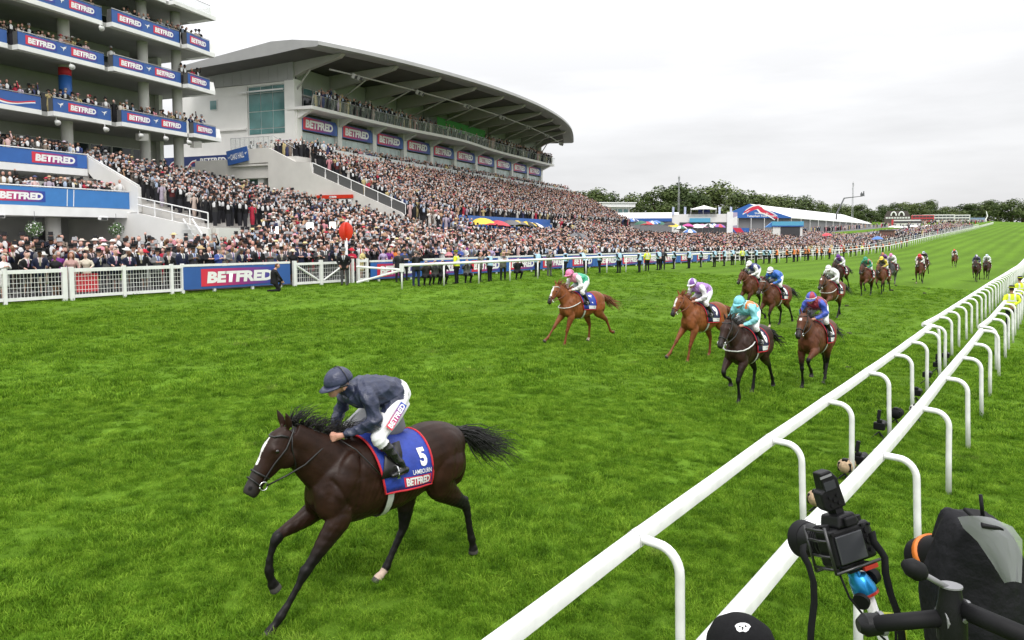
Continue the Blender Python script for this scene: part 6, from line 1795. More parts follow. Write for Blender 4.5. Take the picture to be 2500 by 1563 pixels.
# ------------------------------------------------------------------ beyond the stands: trees, tents, umbrellas, masts
_fw = Vector((-math.sin(AZ) * math.cos(PITCH), math.cos(AZ) * math.cos(PITCH), -math.sin(PITCH))); _rt = Vector((math.cos(AZ), math.sin(AZ), 0)); _up = _rt.cross(_fw)
def at(u, v, d):
    """world point seen at photograph pixel (u, v) at distance d along the view"""
    return Vector((0, 0, CAMZ)) + (_fw + _rt * ((u - 1250) / FPX) - _up * ((v - 695) / FPX)) * d
M_bark = mat('bark', (.07, .05, .035), .9, vary=.25, scale=2)
def leaf_mat(name, a, b):
    m = bpy.data.materials.new(name); m.use_nodes = True
    N, L = m.node_tree.nodes, m.node_tree.links; p = N['Principled BSDF']; p.inputs['Roughness'].default_value = .7; p.inputs['Specular IOR Level'].default_value = .2
    oi = N.new('ShaderNodeObjectInfo'); at_ = N.new('ShaderNodeAttribute'); at_.attribute_name = 'tone'
    ad = N.new('ShaderNodeMath'); ad.operation = 'MULTIPLY_ADD'; ad.inputs[1].default_value = .5; hf = N.new('ShaderNodeMath'); hf.operation = 'MULTIPLY'; hf.inputs[1].default_value = .5
    L.new(at_.outputs['Fac'], ad.inputs[0]); L.new(oi.outputs['Random'], hf.inputs[0]); L.new(hf.outputs[0], ad.inputs[2])
    r = N.new('ShaderNodeValToRGB'); r.color_ramp.elements[0].color = (*a, 1); r.color_ramp.elements[1].color = (*b, 1); r.color_ramp.elements[0].position = .2; r.color_ramp.elements[1].position = .85
    L.new(ad.outputs[0], r.inputs[0]); L.new(r.outputs[0], p.inputs['Base Color'])
    return m
M_leaf = leaf_mat('tree_leaves', (.042, .068, .020), (.125, .160, .052))  # greens lightened so the colour stands in for distance haze
def tree_meshes(seed, leaves=2800):
    rg = random.Random(seed); tr = MB()
    tr.tube([(0, 0, -.05), (.01, 0, .12), (-.01, .01, .25), (.0, .0, .42)], [.045, .032, .026, .018], n=8)
    lobes = []
    for i in range(15):
        a = rg.uniform(0, 6.283); r = rg.uniform(.10, .34); z = rg.uniform(.28, .84)
        r *= 1.0 - .55 * max(0, (z - .55) / .35)
        c = Vector((r * math.cos(a), r * math.sin(a), z)); s = rg.uniform(.12, .20)
        lobes.append((c, s))
        if i < 9: tr.tube([(0, 0, .26 + .01 * i), c * .5 + Vector((0, 0, .14)), c], [.014, .009, .004], n=5)
    lobes.append((Vector((0, 0, .83)), .15))
    V, F, tone = [], [], []
    for i in range(leaves):
        c, s = rg.choice(lobes)
        d = Vector((rg.gauss(0, 1), rg.gauss(0, 1), rg.gauss(0, 1))).normalized()
        p = c + d * s * (rg.random() ** .28) ; p.z = max(p.z, .12)
        n = (d + Vector((rg.gauss(0, .5), rg.gauss(0, .5), rg.gauss(0, .5) + .3))).normalized()
        t = n.orthogonal().normalized(); t = Matrix.Rotation(rg.uniform(0, 6.28), 3, n) @ t; b = n.cross(t); q = rg.uniform(.011, .024)
        k = len(V); V += [p - t * q - b * q * .6, p + t * q - b * q * .5, p + t * q * .8 + b * q * .6, p - t * q * .9 + b * q * .7]
        F.append((k, k + 1, k + 2, k + 3)); tt = max(0, min(1, .5 + rg.gauss(0, .22))); tone += [tt] * 4
    cr = MB(); cr.add(V, F)
    cm = cr.mesh('crown', M_leaf); a_ = cm.attributes.new('tone', 'FLOAT', 'POINT'); a_.data.foreach_set('value', tone)
    return tr.mesh('trunk', M_bark, True), cm
TREES = [tree_meshes(40 + i) for i in range(6)]
TL = [(1368, 464, 90, 300), (1412, 470, 80, 320), (1452, 466, 90, 300), (1497, 472, 80, 320), (1540, 478, 80, 310), (1578, 480, 80, 330), (1612, 458, 100, 300), (1655, 452, 110, 320), (1697, 474, 90, 280), (1712, 458, 100, 340), (1757, 452, 120, 300), (1795, 462, 90, 330), (1828, 468, 90, 320), (1862, 476, 90, 330), (1895, 482, 80, 350), (1925, 480, 80, 340), (1962, 483, 80, 360), (2000, 492, 60, 380), (2016, 502, 50, 400),
      (2054, 499, 50, 420), (2097, 501, 52, 430), (2127, 519, 40, 430), (2154, 503, 46, 480), (2184, 496, 50, 520), (2210, 495, 56, 540), (2240, 497, 60, 540), (2268, 491, 50, 560), (2282, 512, 54, 500), (2308, 506, 50, 560), (2332, 510, 46, 560), (2354, 499, 60, 600), (2384, 498, 60, 620), (2412, 491, 56, 620), (2437, 493, 60, 640), (2472, 489, 66, 640), (2500, 494, 66, 650), (2540, 492, 66, 650), (1330, 474, 70, 330), (1290, 476, 70, 350)]
TL.sort()
for i, (u, v, w, d) in enumerate(TL):
    p = at(u, v, d); zb = G(p.x, p.y); H = max((p.z - zb) * 1.08, 6.0); W = w * d / FPX * 1.55
    root = thing('tree', 'bushy green broadleaf tree, %s from the left in the far treeline' % ordinal(i), 'tree', (p.x, p.y, zb), rp.uniform(0, 6.28), 'trees along the skyline')
    tm, cm = TREES[i % 6]
    root.scale = (W, W, H)
    inst('trunk', tm, root); inst('crown', cm, root)
# low wood filling the gaps behind the trees
tr_v = []
def bush_row(name, label, pts, h, seed):
    rg = random.Random(seed); V, F, tone = [], [], []
    for (x, y) in pts:
        zb = G(x, y)
        for q in range(330):
            p = Vector((x + rg.gauss(0, 5), y + rg.gauss(0, 3), zb + h * rg.random()))
            n = Vector((rg.gauss(0, 1), rg.gauss(0, 1), rg.gauss(0, 1) + .4)).normalized(); t = n.orthogonal().normalized(); b = n.cross(t); s = rg.uniform(.35, .7)
            k = len(V); V += [p - t * s - b * s * .6, p + t * s - b * s * .5, p + t * s * .8 + b * s * .6, p - t * s * .9 + b * s]
            F.append((k, k + 1, k + 2, k + 3)); tone += [max(0, min(1, .3 + rg.gauss(0, .2)))] * 4
    m_ = MB(); m_.add(V, F); me = m_.mesh(name, M_leaf); a_ = me.attributes.new('tone', 'FLOAT', 'POINT'); a_.data.foreach_set('value', tone)
    return tag(inst(name, me), label, 'undergrowth', kind='stuff')
pts = []
for i in range(60):
    u = 1270 + i * 21.5; d = float(np.interp(u, [1270, 1900, 2100, 2560], [370, 400, 520, 690])); p = at(u, 560, d); pts.append((p.x, p.y))
bush_row('undergrowth', 'dark undergrowth and far wood behind the skyline trees', pts, 8, 5)

M_tent = mat('tent_white', (.80, .80, .80), .6, vary=.04, scale=.4)
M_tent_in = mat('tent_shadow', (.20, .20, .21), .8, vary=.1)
M_sky_blue = mat('kiosk_sky_blue', (.10, .38, .58), .5, vary=.05)
M_steel_grey = mat('galvanised_steel', (.35, .36, .37), .45, .5, vary=.1)
def facing(p): return math.atan2(p.y, p.x) - R(90)      # local -y looks back to the finish
# pavilion
p = at(1474, 530, 235); zb = G(p.x, p.y)
root = thing('pavilion', 'low white pavilion with a broad flat roof before the trees', 'building', (p.x, p.y, zb), facing(p) + .25)
H = at(1474, 506, 235).z - zb
mb = MB(); mb.b2(-8.2, 8.2, 0, 9, 0, H); w_ = mb.build('wall', M_offwhite, root)
mb = MB(); mb.b2(-10, 9.6, -1.4, 10, H + .02, H + 1.2); mb.build('roof', M_slab_white, root)
mb = MB(); mb.b2(-10.4, 10, -1.8, 10.4, H + 1.22, H + 1.45); mb.build('roof_edge', M_slab_white, root)
for i in range(9):
    x = -7.9 + 1.76 * i
    mb = MB(); mb.b2(x, x + 1.6, -.06, -.01, H - 2.6, H - .5); f_ = mb.build('window', M_mullion, root)
    mb = MB(); mb.b2(x + .08, x + 1.52, -.09, -.065, H - 2.5, H - .6); mb.build('pane', M_glass_green, f_)
# long low tent
p = at(1555, 545, 205); zb = G(p.x, p.y); root = thing('marquee', 'long low white marquee with a blue fascia behind the umbrellas', 'tent', (p.x, p.y, zb), facing(p) - .05)
zt, ze = at(1555, 518, 205).z - zb, at(1555, 533, 205).z - zb
mb = MB(); mb.prism([(0, ze), (6, zt), (12, ze)], 0, -10.5, 11); mb.build('roof', M_tent, root)
mb = MB(); mb.b2(-10.5, 11, .02, .1, ze - .9, ze - .02); mb.build('fascia', M_board_blue, root)
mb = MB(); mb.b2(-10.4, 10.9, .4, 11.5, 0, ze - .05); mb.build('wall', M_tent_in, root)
# white viewing building with a gazebo on its terrace
p = at(1712, 563, 185); zb = G(p.x, p.y); root = thing('viewing_building', 'white flat-roofed building with a gazebo terrace above a blue panel', 'building', (p.x, p.y, zb), facing(p))
S = 185 / FPX; hz = lambda v: at(1712, v, 185).z - zb
mb = MB(); mb.b2((1642 - 1712) * S, (1786 - 1712) * S, 0, 8, 0, hz(523)); mb.build('wall', M_offwhite, root)
mb = MB(); mb.b2((1660 - 1712) * S, (1771 - 1712) * S, -.3, -.02, 0, hz(543)); mb.build('opening', M_dark, root)
mb = MB(); mb.b2((1684 - 1712) * S, (1733 - 1712) * S, -.6, -.32, hz(543), hz(533)); mb.build('panel', M_sky_blue, root)
mb = MB(); mb.b2((1772 - 1712) * S, (1786 - 1712) * S, -.35, -.02, 0, hz(518)); mb.build('pier', M_slab_white, root)
for u in (1687, 1716, 1746):
    mb = MB(); mb.tube([((u - 1712) * S, -.2, hz(523)), ((u - 1712) * S, -.2, hz(508))], .08, n=6); mb.build('gazebo_post', M_slab_white, root)
mb = MB(); mb.add([((1686 - 1712) * S, -1, hz(511)), ((1748 - 1712) * S, -1, hz(511)), ((1748 - 1712) * S, 5, hz(511)), ((1686 - 1712) * S, 5, hz(511)), ((1718 - 1712) * S, 2, hz(501))], [(0, 1, 4), (1, 2, 4), (2, 3, 4), (3, 0, 4), (3, 2, 1, 0)]); mb.build('gazebo_roof', M_tent, root)
mb = MB(); mb.b2((1704 - 1712) * S, (1732 - 1712) * S, 2.5, 2.6, hz(523), hz(511)); mb.build('gazebo_back', M_navy, root)
for i in range(24):
    x = (1682 + 2.8 * i - 1712) * S; mb = MB(); mb.tube([(x, -.55, hz(530)), (x, -.55, hz(520))], .03, n=4); mb.build('baluster', M_dark, root)
mb = MB(); mb.tube([((1682 - 1712) * S, -.55, hz(520)), ((1749 - 1712) * S, -.55, hz(520))], .05, n=5); mb.build('handrail', M_dark, root)
# great food marquee with a painted gable
p = at(1848, 560, 222); zb = G(p.x, p.y); root = thing('marquee', 'great white marquee with a blue and red painted gable end', 'tent', (p.x, p.y, zb), facing(p) + .10)
S = 222 / FPX; hz = lambda v: at(1848, v, 222).z - zb
xl, xr, xa = (1772 - 1848) * S, (1927 - 1848) * S, (1829 - 1848) * S
ze, za = hz(531), hz(498)
DX, LN = 52.0, 130.0        # the ridge runs away to the right
mb = MB(); mb.add([(xl, 0, ze + .9), (xa, 0, za), (xr, 0, ze), (xl + DX, LN, ze + .9), (xa + DX, LN, za), (xr + DX, LN, ze), (xl, 0, ze - .1), (xr, 0, ze - .3), (xl + DX, LN, ze - .1), (xr + DX, LN, ze - .3)],
                  [(0, 3, 4, 1), (1, 4, 5, 2), (2, 5, 9, 7), (0, 6, 8, 3)]); mb.build('roof', M_tent, root)
mb = MB(); mb.prism([(xl, ze - .1), (xl, ze + .9), (xa, za), (xr, ze), (xr, ze - .25)], 1, -.08, -.02); gb = mb.build('gable', M_board_blue2, root)
for q, (mm, z0_, wd) in enumerate(((M_white_print, .30, .35), (M_num_red, .55, .55), (M_white_print, .95, .25), (M_num_red, -.1, .35))):
    mb = MB(); pts = [(xl + 5.0 + 1.0 * i + q * .35, -.10 - .004 * q, ze - .3 + .9 * q * .25 + z0_ + (za - ze) * .75 * (1 - ((i - 4) / 5) ** 2) * (.85 if i < 5 else .55) - (.0 if i < 5 else .16 * (i - 4))) for i in range(0, 10)]
    mb.tube(pts, [(.006, wd * (.35 + .5 * math.sin(i / 9 * math.pi))) for i in range(10)], n=4); mb.build('ribbon_stripe', mm, gb)
lettering('Welcome to', .55, M_white_print, gb, (xa + 3.4, -.13, ze + 1.20), bold=.02); lettering('Tattenham Food Court', .62, M_white_print, gb, (xa + 3.4, -.13, ze + .42), bold=.02)
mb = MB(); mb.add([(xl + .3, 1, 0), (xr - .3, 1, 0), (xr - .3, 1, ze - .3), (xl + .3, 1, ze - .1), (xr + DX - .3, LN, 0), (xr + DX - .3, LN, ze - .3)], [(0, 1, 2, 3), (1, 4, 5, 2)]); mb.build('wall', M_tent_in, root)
for i in range(12):
    x = xr + DX * i / 12; y = LN * i / 12
    mb = MB(); mb.tube([(x, y - .1, 0), (x, y - .1, ze - .3)], .09, n=5); mb.build('leg', M_slab_white, root)
for i in range(6):
    x = xl + (xr - xl) * i / 5; mb = MB(); mb.tube([(x, -.1, 0), (x, -.1, ze - .2)], .09, n=5); mb.build('leg', M_slab_white, root)
# side panel with ribbon print beside the viewing building
p = at(1792, 555, 188); zb = G(p.x, p.y); root = thing('banner', 'tall printed banner in red, white and blue beside the marquee', 'banner', (p.x, p.y, zb), facing(p))
S = 188 / FPX; hz = lambda v: at(1792, v, 188).z - zb
mb = MB(); mb.b2(-.75, .75, 0, .08, 0, hz(519)); pn = mb.build('panel', mat('banner_lilac', (.42, .36, .48), .6), root)
mb = MB(); mb.prism([(-.74, hz(534)), (.74, hz(528)), (.74, hz(550)), (-.74, hz(552))], 1, -.01, -.002); mb.build('print', M_slab_white, pn)
mb = MB(); mb.b2(-1.3, 3.6, -.4, -.3, .0, hz(557)); pr = mb.build('low_panel', M_board_blue2, root)
mb = MB(); mb.prism([(-.4, hz(556)), (1.6, hz(557)), (3.4, .2), (1.8, .2)], 1, -.42, -.405); mb.build('print', M_num_red, pr)
# pale blue kiosk
p = at(1915, 566, 165); zb = G(p.x, p.y); root = thing('kiosk', 'pale blue canopied kiosk in front of the great marquee', 'kiosk', (p.x, p.y, zb), facing(p) + .1)
S = 165 / FPX; hz = lambda v: at(1915, v, 165).z - zb
mb = MB(); mb.b2(-2.6, 3.9, -.1, 3, hz(551), hz(541)); mb.build('canopy', M_sky_blue, root)
mb = MB(); mb.prism([(-3.9, hz(555)), (-2.62, hz(543)), (-2.62, hz(555))], 1, 0, 3); mb.build('canopy_wing', M_blue_sky_board, root)
mb = MB(); mb.b2(-2.6, 3.9, -.14, -.102, hz(553.5), hz(551)); mb.build('fascia', M_board_blue, root)
mb = MB(); mb.b2(-2.4, 3.7, .1, 2.8, 0, hz(551)); mb.build('counter', M_offwhite, root)
mb = MB(); mb.b2(-.8, 3.2, .02, .09, .9, hz(553)); mb.build('hatch', M_dark, root)
# blue betting kiosks below the long terrace
for lab, ua, ub, vt, vb, d in (('long blue betting kiosk at the foot of the raked terrace', 1092, 1178, 528, 562, 76), ('blue betting kiosk with white lettering right of the row of umbrellas', 1300, 1368, 548, 572, 97)):
    p = at((ua + ub) / 2, vb, d); zb = G(p.x, p.y); root = thing('kiosk', lab, 'kiosk', (p.x, p.y, zb), STAND_ROT + R(90))
    hh = at(ua, vt, d).z - zb; w = (ub - ua) * d / FPX * 1.12
    mb = MB(); mb.b2(-w / 2, w / 2, 0, 1.5, 0, hh); pn = mb.build('cabin', M_board_blue2, root)
    lettering('BETFRED' if ub > 1300 else 'tote', .42, M_white_print, pn, (w * .1, -.012, hh - .6), bold=.03)
# umbrellas of the bookmakers
UM = {}
UC = {'red': (.55, .05, .07), 'yellow': (.72, .50, .05), 'black': (.03, .03, .035), 'green': (.03, .13, .08), 'blue': (.07, .18, .48), 'white': (.75, .75, .75), 'magenta': (.55, .06, .28), 'pink': (.60, .30, .42), 'navy': (.03, .05, .16), 'purple': (.24, .10, .40), 'orange': (.62, .25, .06), 'grey': (.12, .12, .13)}
def umbrella(label, u, v, d, c1, c2=None, dia=2.3, low=0.0):
    p = at(u, v, d); zb = G(p.x, p.y)
    key = (c1, c2, dia)
    if key not in UM:
        mb = MB(); n = 16; vs = [(0, 0, .55)]
        for r_, z in ((.33, .47), (.7, .26), (1.0, -.02)):
            for j in range(n):
                w = 2 * math.pi * j / n; sc = 1 + (.03 if j % 2 else -.03) * r_
                vs.append((dia / 2 * r_ * sc * math.cos(w), dia / 2 * r_ * sc * math.sin(w), z - (.05 if (j % 2 and r_ > .9) else 0)))
        fs = [(0, 1 + j, 1 + (j + 1) % n) for j in range(n)]
        for q in range(2):
            fs += [(1 + q * n + j, 1 + (q + 1) * n + j, 1 + (q + 1) * n + (j + 1) % n, 1 + q * n + (j + 1) % n) for j in range(n)]
        mb.add(vs, fs)
        m1 = mat('umbrella_' + c1, UC[c1], .6, vary=.1); m2 = mat('umbrella_' + c2, UC[c2], .6, vary=.1) if c2 else m1
        for i in range(len(mb.f)): mb.m[i] = 1 if ((i % n) // 2) % 2 and c2 else 0
        UM[key] = mb.mesh('canopy', [m1, m2]) if c2 else mb.mesh('canopy', m1)
    zt = p.z - .55
    root = thing('umbrella', label, 'umbrella', (p.x, p.y, zb), rp.uniform(0, 1), 'umbrellas over the enclosure')
    inst('canopy', UM[key], root, (0, 0, zt - zb), (rp.uniform(-.12, .12), rp.uniform(-.12, .12), 0))
    mb = MB(); mb.tube([(0, 0, max(0, zt - zb - 2.4)), (0, 0, zt - zb + .5)], .03, n=6); mb.build('pole', M_steel_grey, root)
    return root
for lab, u, v, d, a, b in [
    ('red umbrella leftmost of the row beside the raked terrace end', 1457, 531, 150, 'red', None), ('yellow umbrella right beside the leftmost red one', 1476, 530, 150, 'yellow', None),
    ('black umbrella between two yellow ones', 1489, 532, 152, 'black', None), ('black and yellow striped umbrella', 1497, 532, 150, 'yellow', 'black'), ('red umbrella left of the plain green one', 1508, 532, 150, 'red', None),
    ('plain green umbrella left of a blue one', 1521, 533, 150, 'green', None), ('blue umbrella in the middle of the long row', 1535, 533, 150, 'blue', None), ('navy and white umbrella behind the dark green one', 1547, 534, 154, 'navy', 'white'),
    ('large dark green umbrella nearer the track', 1564, 539, 132, 'green', None), ('red umbrella overlapping the large dark green one', 1580, 541, 134, 'red', None), ('white and blue panelled umbrella', 1592, 539, 145, 'white', 'blue'),
    ('bright blue umbrella left of a green one', 1602, 538, 150, 'blue', None), ('green umbrella just left of the black dome', 1612, 541, 150, 'green', None), ('large black umbrella in the row', 1634, 542, 140, 'black', None),
    ('yellow umbrella behind the green and white one', 1646, 546, 150, 'yellow', None), ('green and white umbrella right of the black one', 1662, 551, 132, 'green', 'white'), ('magenta umbrella above the sky blue one', 1680, 546, 140, 'magenta', None),
    ('plain white umbrella right of the magenta one', 1702, 547, 140, 'white', None), ('pink umbrella behind the plain white one', 1715, 547, 150, 'pink', None), ('white and black quartered umbrella', 1731, 546, 142, 'white', 'black'),
    ('blue and white panelled umbrella near the white pier', 1743, 546, 150, 'blue', 'white'), ('purple and red umbrella, rightmost of the long row', 1757, 547, 145, 'purple', 'red'), ('sky blue umbrella low in front of the row', 1684, 559, 128, 'blue', 'white'),
    ('yellow umbrella shading the betting kiosk below the raked terrace', 1174, 532, 78, 'yellow', None), ('red umbrella beside the yellow kiosk umbrella', 1215, 538, 82, 'red', None), ('grey umbrella in the middle of the kiosk row', 1243, 537, 85, 'grey', None),
    ('grey and yellow umbrella in the kiosk row', 1262, 538, 87, 'grey', 'yellow'), ('black and yellow umbrella at the end of the kiosk row', 1284, 540, 90, 'black', 'yellow'), ('black umbrella with a white panel beside the blue kiosk', 1302, 543, 93, 'black', 'white'),
    ('small dark umbrella held low among the lawn crowd', 1410, 568, 78, 'black', 'grey'), ('red umbrella on the far grass bank', 2018, 569, 170, 'red', None), ('pale blue umbrella low among the far crowd', 2142, 577, 160, 'blue', None), ('small dark umbrella among the far crowd', 2096, 577, 165, 'black', None)]:
    umbrella(lab, u, v, d, a, b, dia=2.9 if d < 105 else 2.4)
for i in range(11):
    u = 2182 + 14 * i; umbrella('white parasol, %s from the left in the far row of parasols' % ordinal(i), u, 551 + (i % 3) * 1.5 - .35 * i, 290 + 8 * i, 'white', None, dia=4.2)
# masts and cranes
def mast(label, u, vt, d, r=.22, n=12):
    p = at(u, vt, d); zb = G(p.x, p.y); H = p.z - zb
    root = thing('mast', label, 'mast', (p.x, p.y, zb))
    for k in range(3):
        a = k * 2.094; mb = MB(); mb.tube([(r * math.cos(a), r * math.sin(a), 0), (r * .5 * math.cos(a), r * .5 * math.sin(a), H * .93)], .06, n=5); mb.build('leg', M_steel_grey, root)
    for i in range(n):
        mb = MB(); z0, z1 = H * .93 * i / n, H * .93 * (i + 1) / n; a = i * 2.094
        mb.tube([(r * math.cos(a), r * math.sin(a), z0), (r * math.cos(a + 2.094), r * math.sin(a + 2.094), z1)], .035, n=4); mb.build('lattice_brace', M_steel_grey, root)
    mb = MB(); mb.tube([(0, 0, H * .9), (0, 0, H)], .05, n=5); mb.build('aerial', M_steel_grey, root)
    mb = MB(); mb.box((0, 0, H * .95), (.5, .5, .7)); mb.build('lamp_head', M_steel_grey, root)
mast('tall lattice mast above the umbrellas and trees', 1658, 427, 235, .35)
mast('slender lattice mast beside the camera crane', 2083, 443, 300, .4)
p0, p1, p2 = at(2042, 524, 280), at(2061, 484, 280), at(2106, 479, 280); zb = G(p0.x, p0.y)
root = thing('cherry_picker', 'folding crane arm carrying a camera platform above the marquees', 'crane', (p0.x, p0.y, zb))
o_ = Vector((p0.x, p0.y, zb))
M_crane = mat('crane_dark', (.09, .095, .10), .5, vary=.1)
mb = MB(); mb.tube([(0, 0, 0), p0 - o_, p1 - o_], [.35, .32, .24], n=6); mb.build('lower_boom', M_crane, root)
mb = MB(); mb.tube([p1 - o_, p2 - o_], [.24, .12], n=6); mb.build('upper_boom', M_crane, root)
mb = MB(); q = p2 - o_; mb.b2(q.x - .7, q.x + .7, q.y - .5, q.y + .5, q.z, q.z + .12); mb.b2(q.x - .7, q.x + .7, q.y - .5, q.y - .45, q.z + .13, q.z + 1.0); mb.tube([(q.x + .3, q.y, q.z + .1), (q.x + .35, q.y, q.z + 1.8)], [.22, .18], n=8); mb.tube([(q.x - .4, q.y, q.z + .1), (q.x - .4, q.y, q.z + 1.5)], [.2, .15], n=8)
mb.build('basket', M_crane, root)
mb = MB(); mb.b2(-1.4, 1.4, -2.6, 2.6, .3, 1.9); mb.build('chassis', M_crane, root)
p0, p1 = at(2403, 537, 520), at(2408, 516, 520); zb = G(p0.x, p0.y); root = thing('cherry_picker', 'white folded hoist standing far up the course', 'crane', (p0.x, p0.y, zb)); o_ = Vector((p0.x, p0.y, zb))
mb = MB(); mb.tube([(0, 0, 0), p0.lerp(p1, .4) - o_ + Vector((1.4, 0, 0)), p1 - o_], [.45, .35, .2], n=6); mb.build('boom', M_tent, root)
mb = MB(); mb.b2(-1.2, 1.2, -2, 2, .2, 1.6); mb.build('chassis', M_tent, root)
# far buildings and buses
p = at(2190, 545, 400); zb = G(p.x, p.y); root = thing('clubhouse', 'dark far building with two white arched gables before the trees', 'building', (p.x, p.y, zb), facing(p)); S = 400 / FPX; hz = lambda v: at(2190, v, 400).z - zb
mb = MB(); mb.b2(-28 * S, 28 * S, 0, 8, 0, hz(528)); mb.build('wall', mat('far_brick', (.10, .08, .075), .8), root)
mb = MB(); mb.prism([(-28 * S, hz(528)), (-22 * S, hz(515)), (22 * S, hz(515)), (28 * S, hz(528))], 1, .5, 7.5); mb.build('roof', mat('far_tiles', (.09, .075, .07), .8), root)
for x in (-8, 9):
    mb = MB(); mb.tube([(x * S + 5.5 * S * math.cos(w), -.2, hz(527) + (hz(518) - hz(527)) * math.sin(w)) for w in np.linspace(0, math.pi, 11)], .35, n=5); mb.build('arch', M_slab_white, root)
for i in range(9):
    x = (-25 + 6 * i) * S; mb = MB(); mb.b2(x, x + 1.0, -.12, -.02, hz(534), hz(530)); mb.build('window', M_mullion, root)
p = at(2165, 577, 190); zb = G(p.x, p.y); root = thing('shed', 'low brown flat-roofed shed beside the far crowd', 'shed', (p.x, p.y, zb), facing(p)); S = 190 / FPX; hz = lambda v: at(2165, v, 190).z - zb
mb = MB(); mb.b2(-17 * S, 17 * S, 0, 3, 0, hz(563)); mb.build('wall', mat('shed_brown', (.20, .11, .085), .8), root)
mb = MB(); mb.b2(-18 * S, 18 * S, -.3, 3.3, hz(563) + .02, hz(561.5)); mb.build('roof', M_crane, root)
for i in range(6):
    x = (-15 + 5.4 * i) * S; mb = MB(); mb.b2(x, x + .06, -.03, -.01, .1, hz(563) - .1); mb.build('board_joint', M_crane, root)
M_bus = mat('bus_red', (.50, .05, .06), .4); M_bus_w = mat('coach_white', (.70, .70, .70), .4)
def bus(label, u, v, d, L_, m, rot):
    p = at(u, v, d); zb = G(p.x, p.y); root = thing('bus', label, 'bus', (p.x, p.y, zb), facing(p) + rot, 'buses parked up the hill')
    mb = MB(); mb.b2(-L_ / 2, L_ / 2, -1.25, 1.25, .45, 4.3); mb.build('body', m, root)
    mb = MB(); mb.b2(-L_ / 2 - .02, L_ / 2 + .02, -1.22, 1.22, 4.302, 4.42); mb.build('roof', M_tent, root)
    for i in range(6):
        for z in (1.4, 3.0):
            x = -L_ / 2 + .5 + i * (L_ - .8) / 6; mb = MB(); mb.b2(x, x + (L_ - 1) / 6 - .15, -1.29, -1.252, z, z + .85); mb.build('window', M_glass_dark, root)
    for x in (-L_ / 3, L_ / 3):
        mb = MB(); mb.tube([(x, -1.26, .5), (x, -1.0, .5)], .5, n=12); mb.build('wheel', M_crane, root)
bus('red double-decker bus farthest left up the hill', 2252, 541, 420, 11, M_bus, .1)
bus('red double-decker bus beside a paler one up the hill', 2276, 541, 440, 10, M_bus, -.1)
bus('white coach in front of the distant trees', 2300, 545, 430, 12, M_bus_w, .05)
bus('white coach nearest the far rail', 2340, 545, 460, 12, M_bus_w, 0)
p = at(2212, 552, 330); zb = G(p.x, p.y); root = thing('grandstand', 'small white far stand with a long dark window band', 'building', (p.x, p.y, zb), facing(p)); S = 330 / FPX; hz = lambda v: at(2212, v, 330).z - zb
mb = MB(); mb.b2(-31 * S, 31 * S, 0, 5, 0, hz(537)); mb.build('wall', M_offwhite, root)
mb = MB(); mb.b2(-27 * S, 31 * S, -.1, -.02, hz(545), hz(540)); mb.build('window_band', M_dark, root)
mb = MB(); mb.b2(-32 * S, -27.5 * S, -.3, -.02, 0, hz(536)); mb.build('pier', M_bus, root)
p = at(2365, 545, 500); zb = G(p.x, p.y); root = thing('hoarding', 'long pale blue hoarding along the distant rail', 'hoarding', (p.x, p.y, zb), facing(p))
mb = MB(); mb.b2(-9, 9, 0, .2, 0, 2.6); mb.build('panel', mat('hoarding_blue', (.22, .30, .45), .6), root)
for x in (-8, -4, 0, 4, 8):
    mb = MB(); mb.b2(x - .06, x + .06, .22, .34, 0, 2.5); mb.build('strut', M_crane, root)
# flags on the viewing building
for i, u in enumerate((1641, 1670, 1754, 1782)):
    p = at(u, 505, 186); zb = G(p.x, p.y); root = thing('flag', 'upright pale blue feather flag, %s from the left near the gazebo' % ORD[i], 'flag', (p.x, p.y, zb), facing(p), 'feather flags')
    H = p.z - zb; mb = MB(); mb.tube([(0, 0, 0), (0, 0, H)], .04, n=5); mb.build('pole', M_steel_grey, root)
    mb = MB(); mb.prism([(.05, H - 2.0), (.05, H), (.55, H - .1), (.5, H - 2.0)], 1, -.01, .01); mb.build('cloth', mat('flag_pale', (.45, .50, .68), .7), root)
# hanging flower baskets under the lower deck
for i, (n, s) in enumerate(((-44.3, 24.9), (-44.6, 30.6), (-44.6, 36.2))):
    x, y = stand_xy(n, s); root = thing('flower_basket', 'hanging basket of white flowers, %s from the left below the blue deck' % ORD[i], 'flowers', (x, y, 4.2), 0, 'hanging baskets')
    rg = random.Random(i); V, F = [], []; V2, F2 = [], []
    for q in range(420):
        d_ = Vector((rg.gauss(0, 1), rg.gauss(0, 1), rg.gauss(0, 1))).normalized(); p = d_ * .55 * rg.random() ** .3; p.z *= .95; s_ = rg.uniform(.035, .06)
        t = d_.orthogonal().normalized(); b = d_.cross(t); W_, F_ = (V2, F2) if rg.random() < .16 else (V, F); k = len(W_)
        W_ += [p - t * s_, p - b * s_, p + t * s_, p + b * s_]; F_.append((k, k + 1, k + 2, k + 3))
    m_ = MB(); m_.add(V, F); m_.build('leaves', mat('basket_leaf', (.06, .12, .03), .7, vary=.3), root); m_ = MB(); m_.add(V2, F2); m_.build('blossom', M_slab_white, root)
    mb = MB(); mb.tube([(0, 0, .3), (0, 0, 1.05)], .015, n=4); mb.build('chain', M_crane, root)
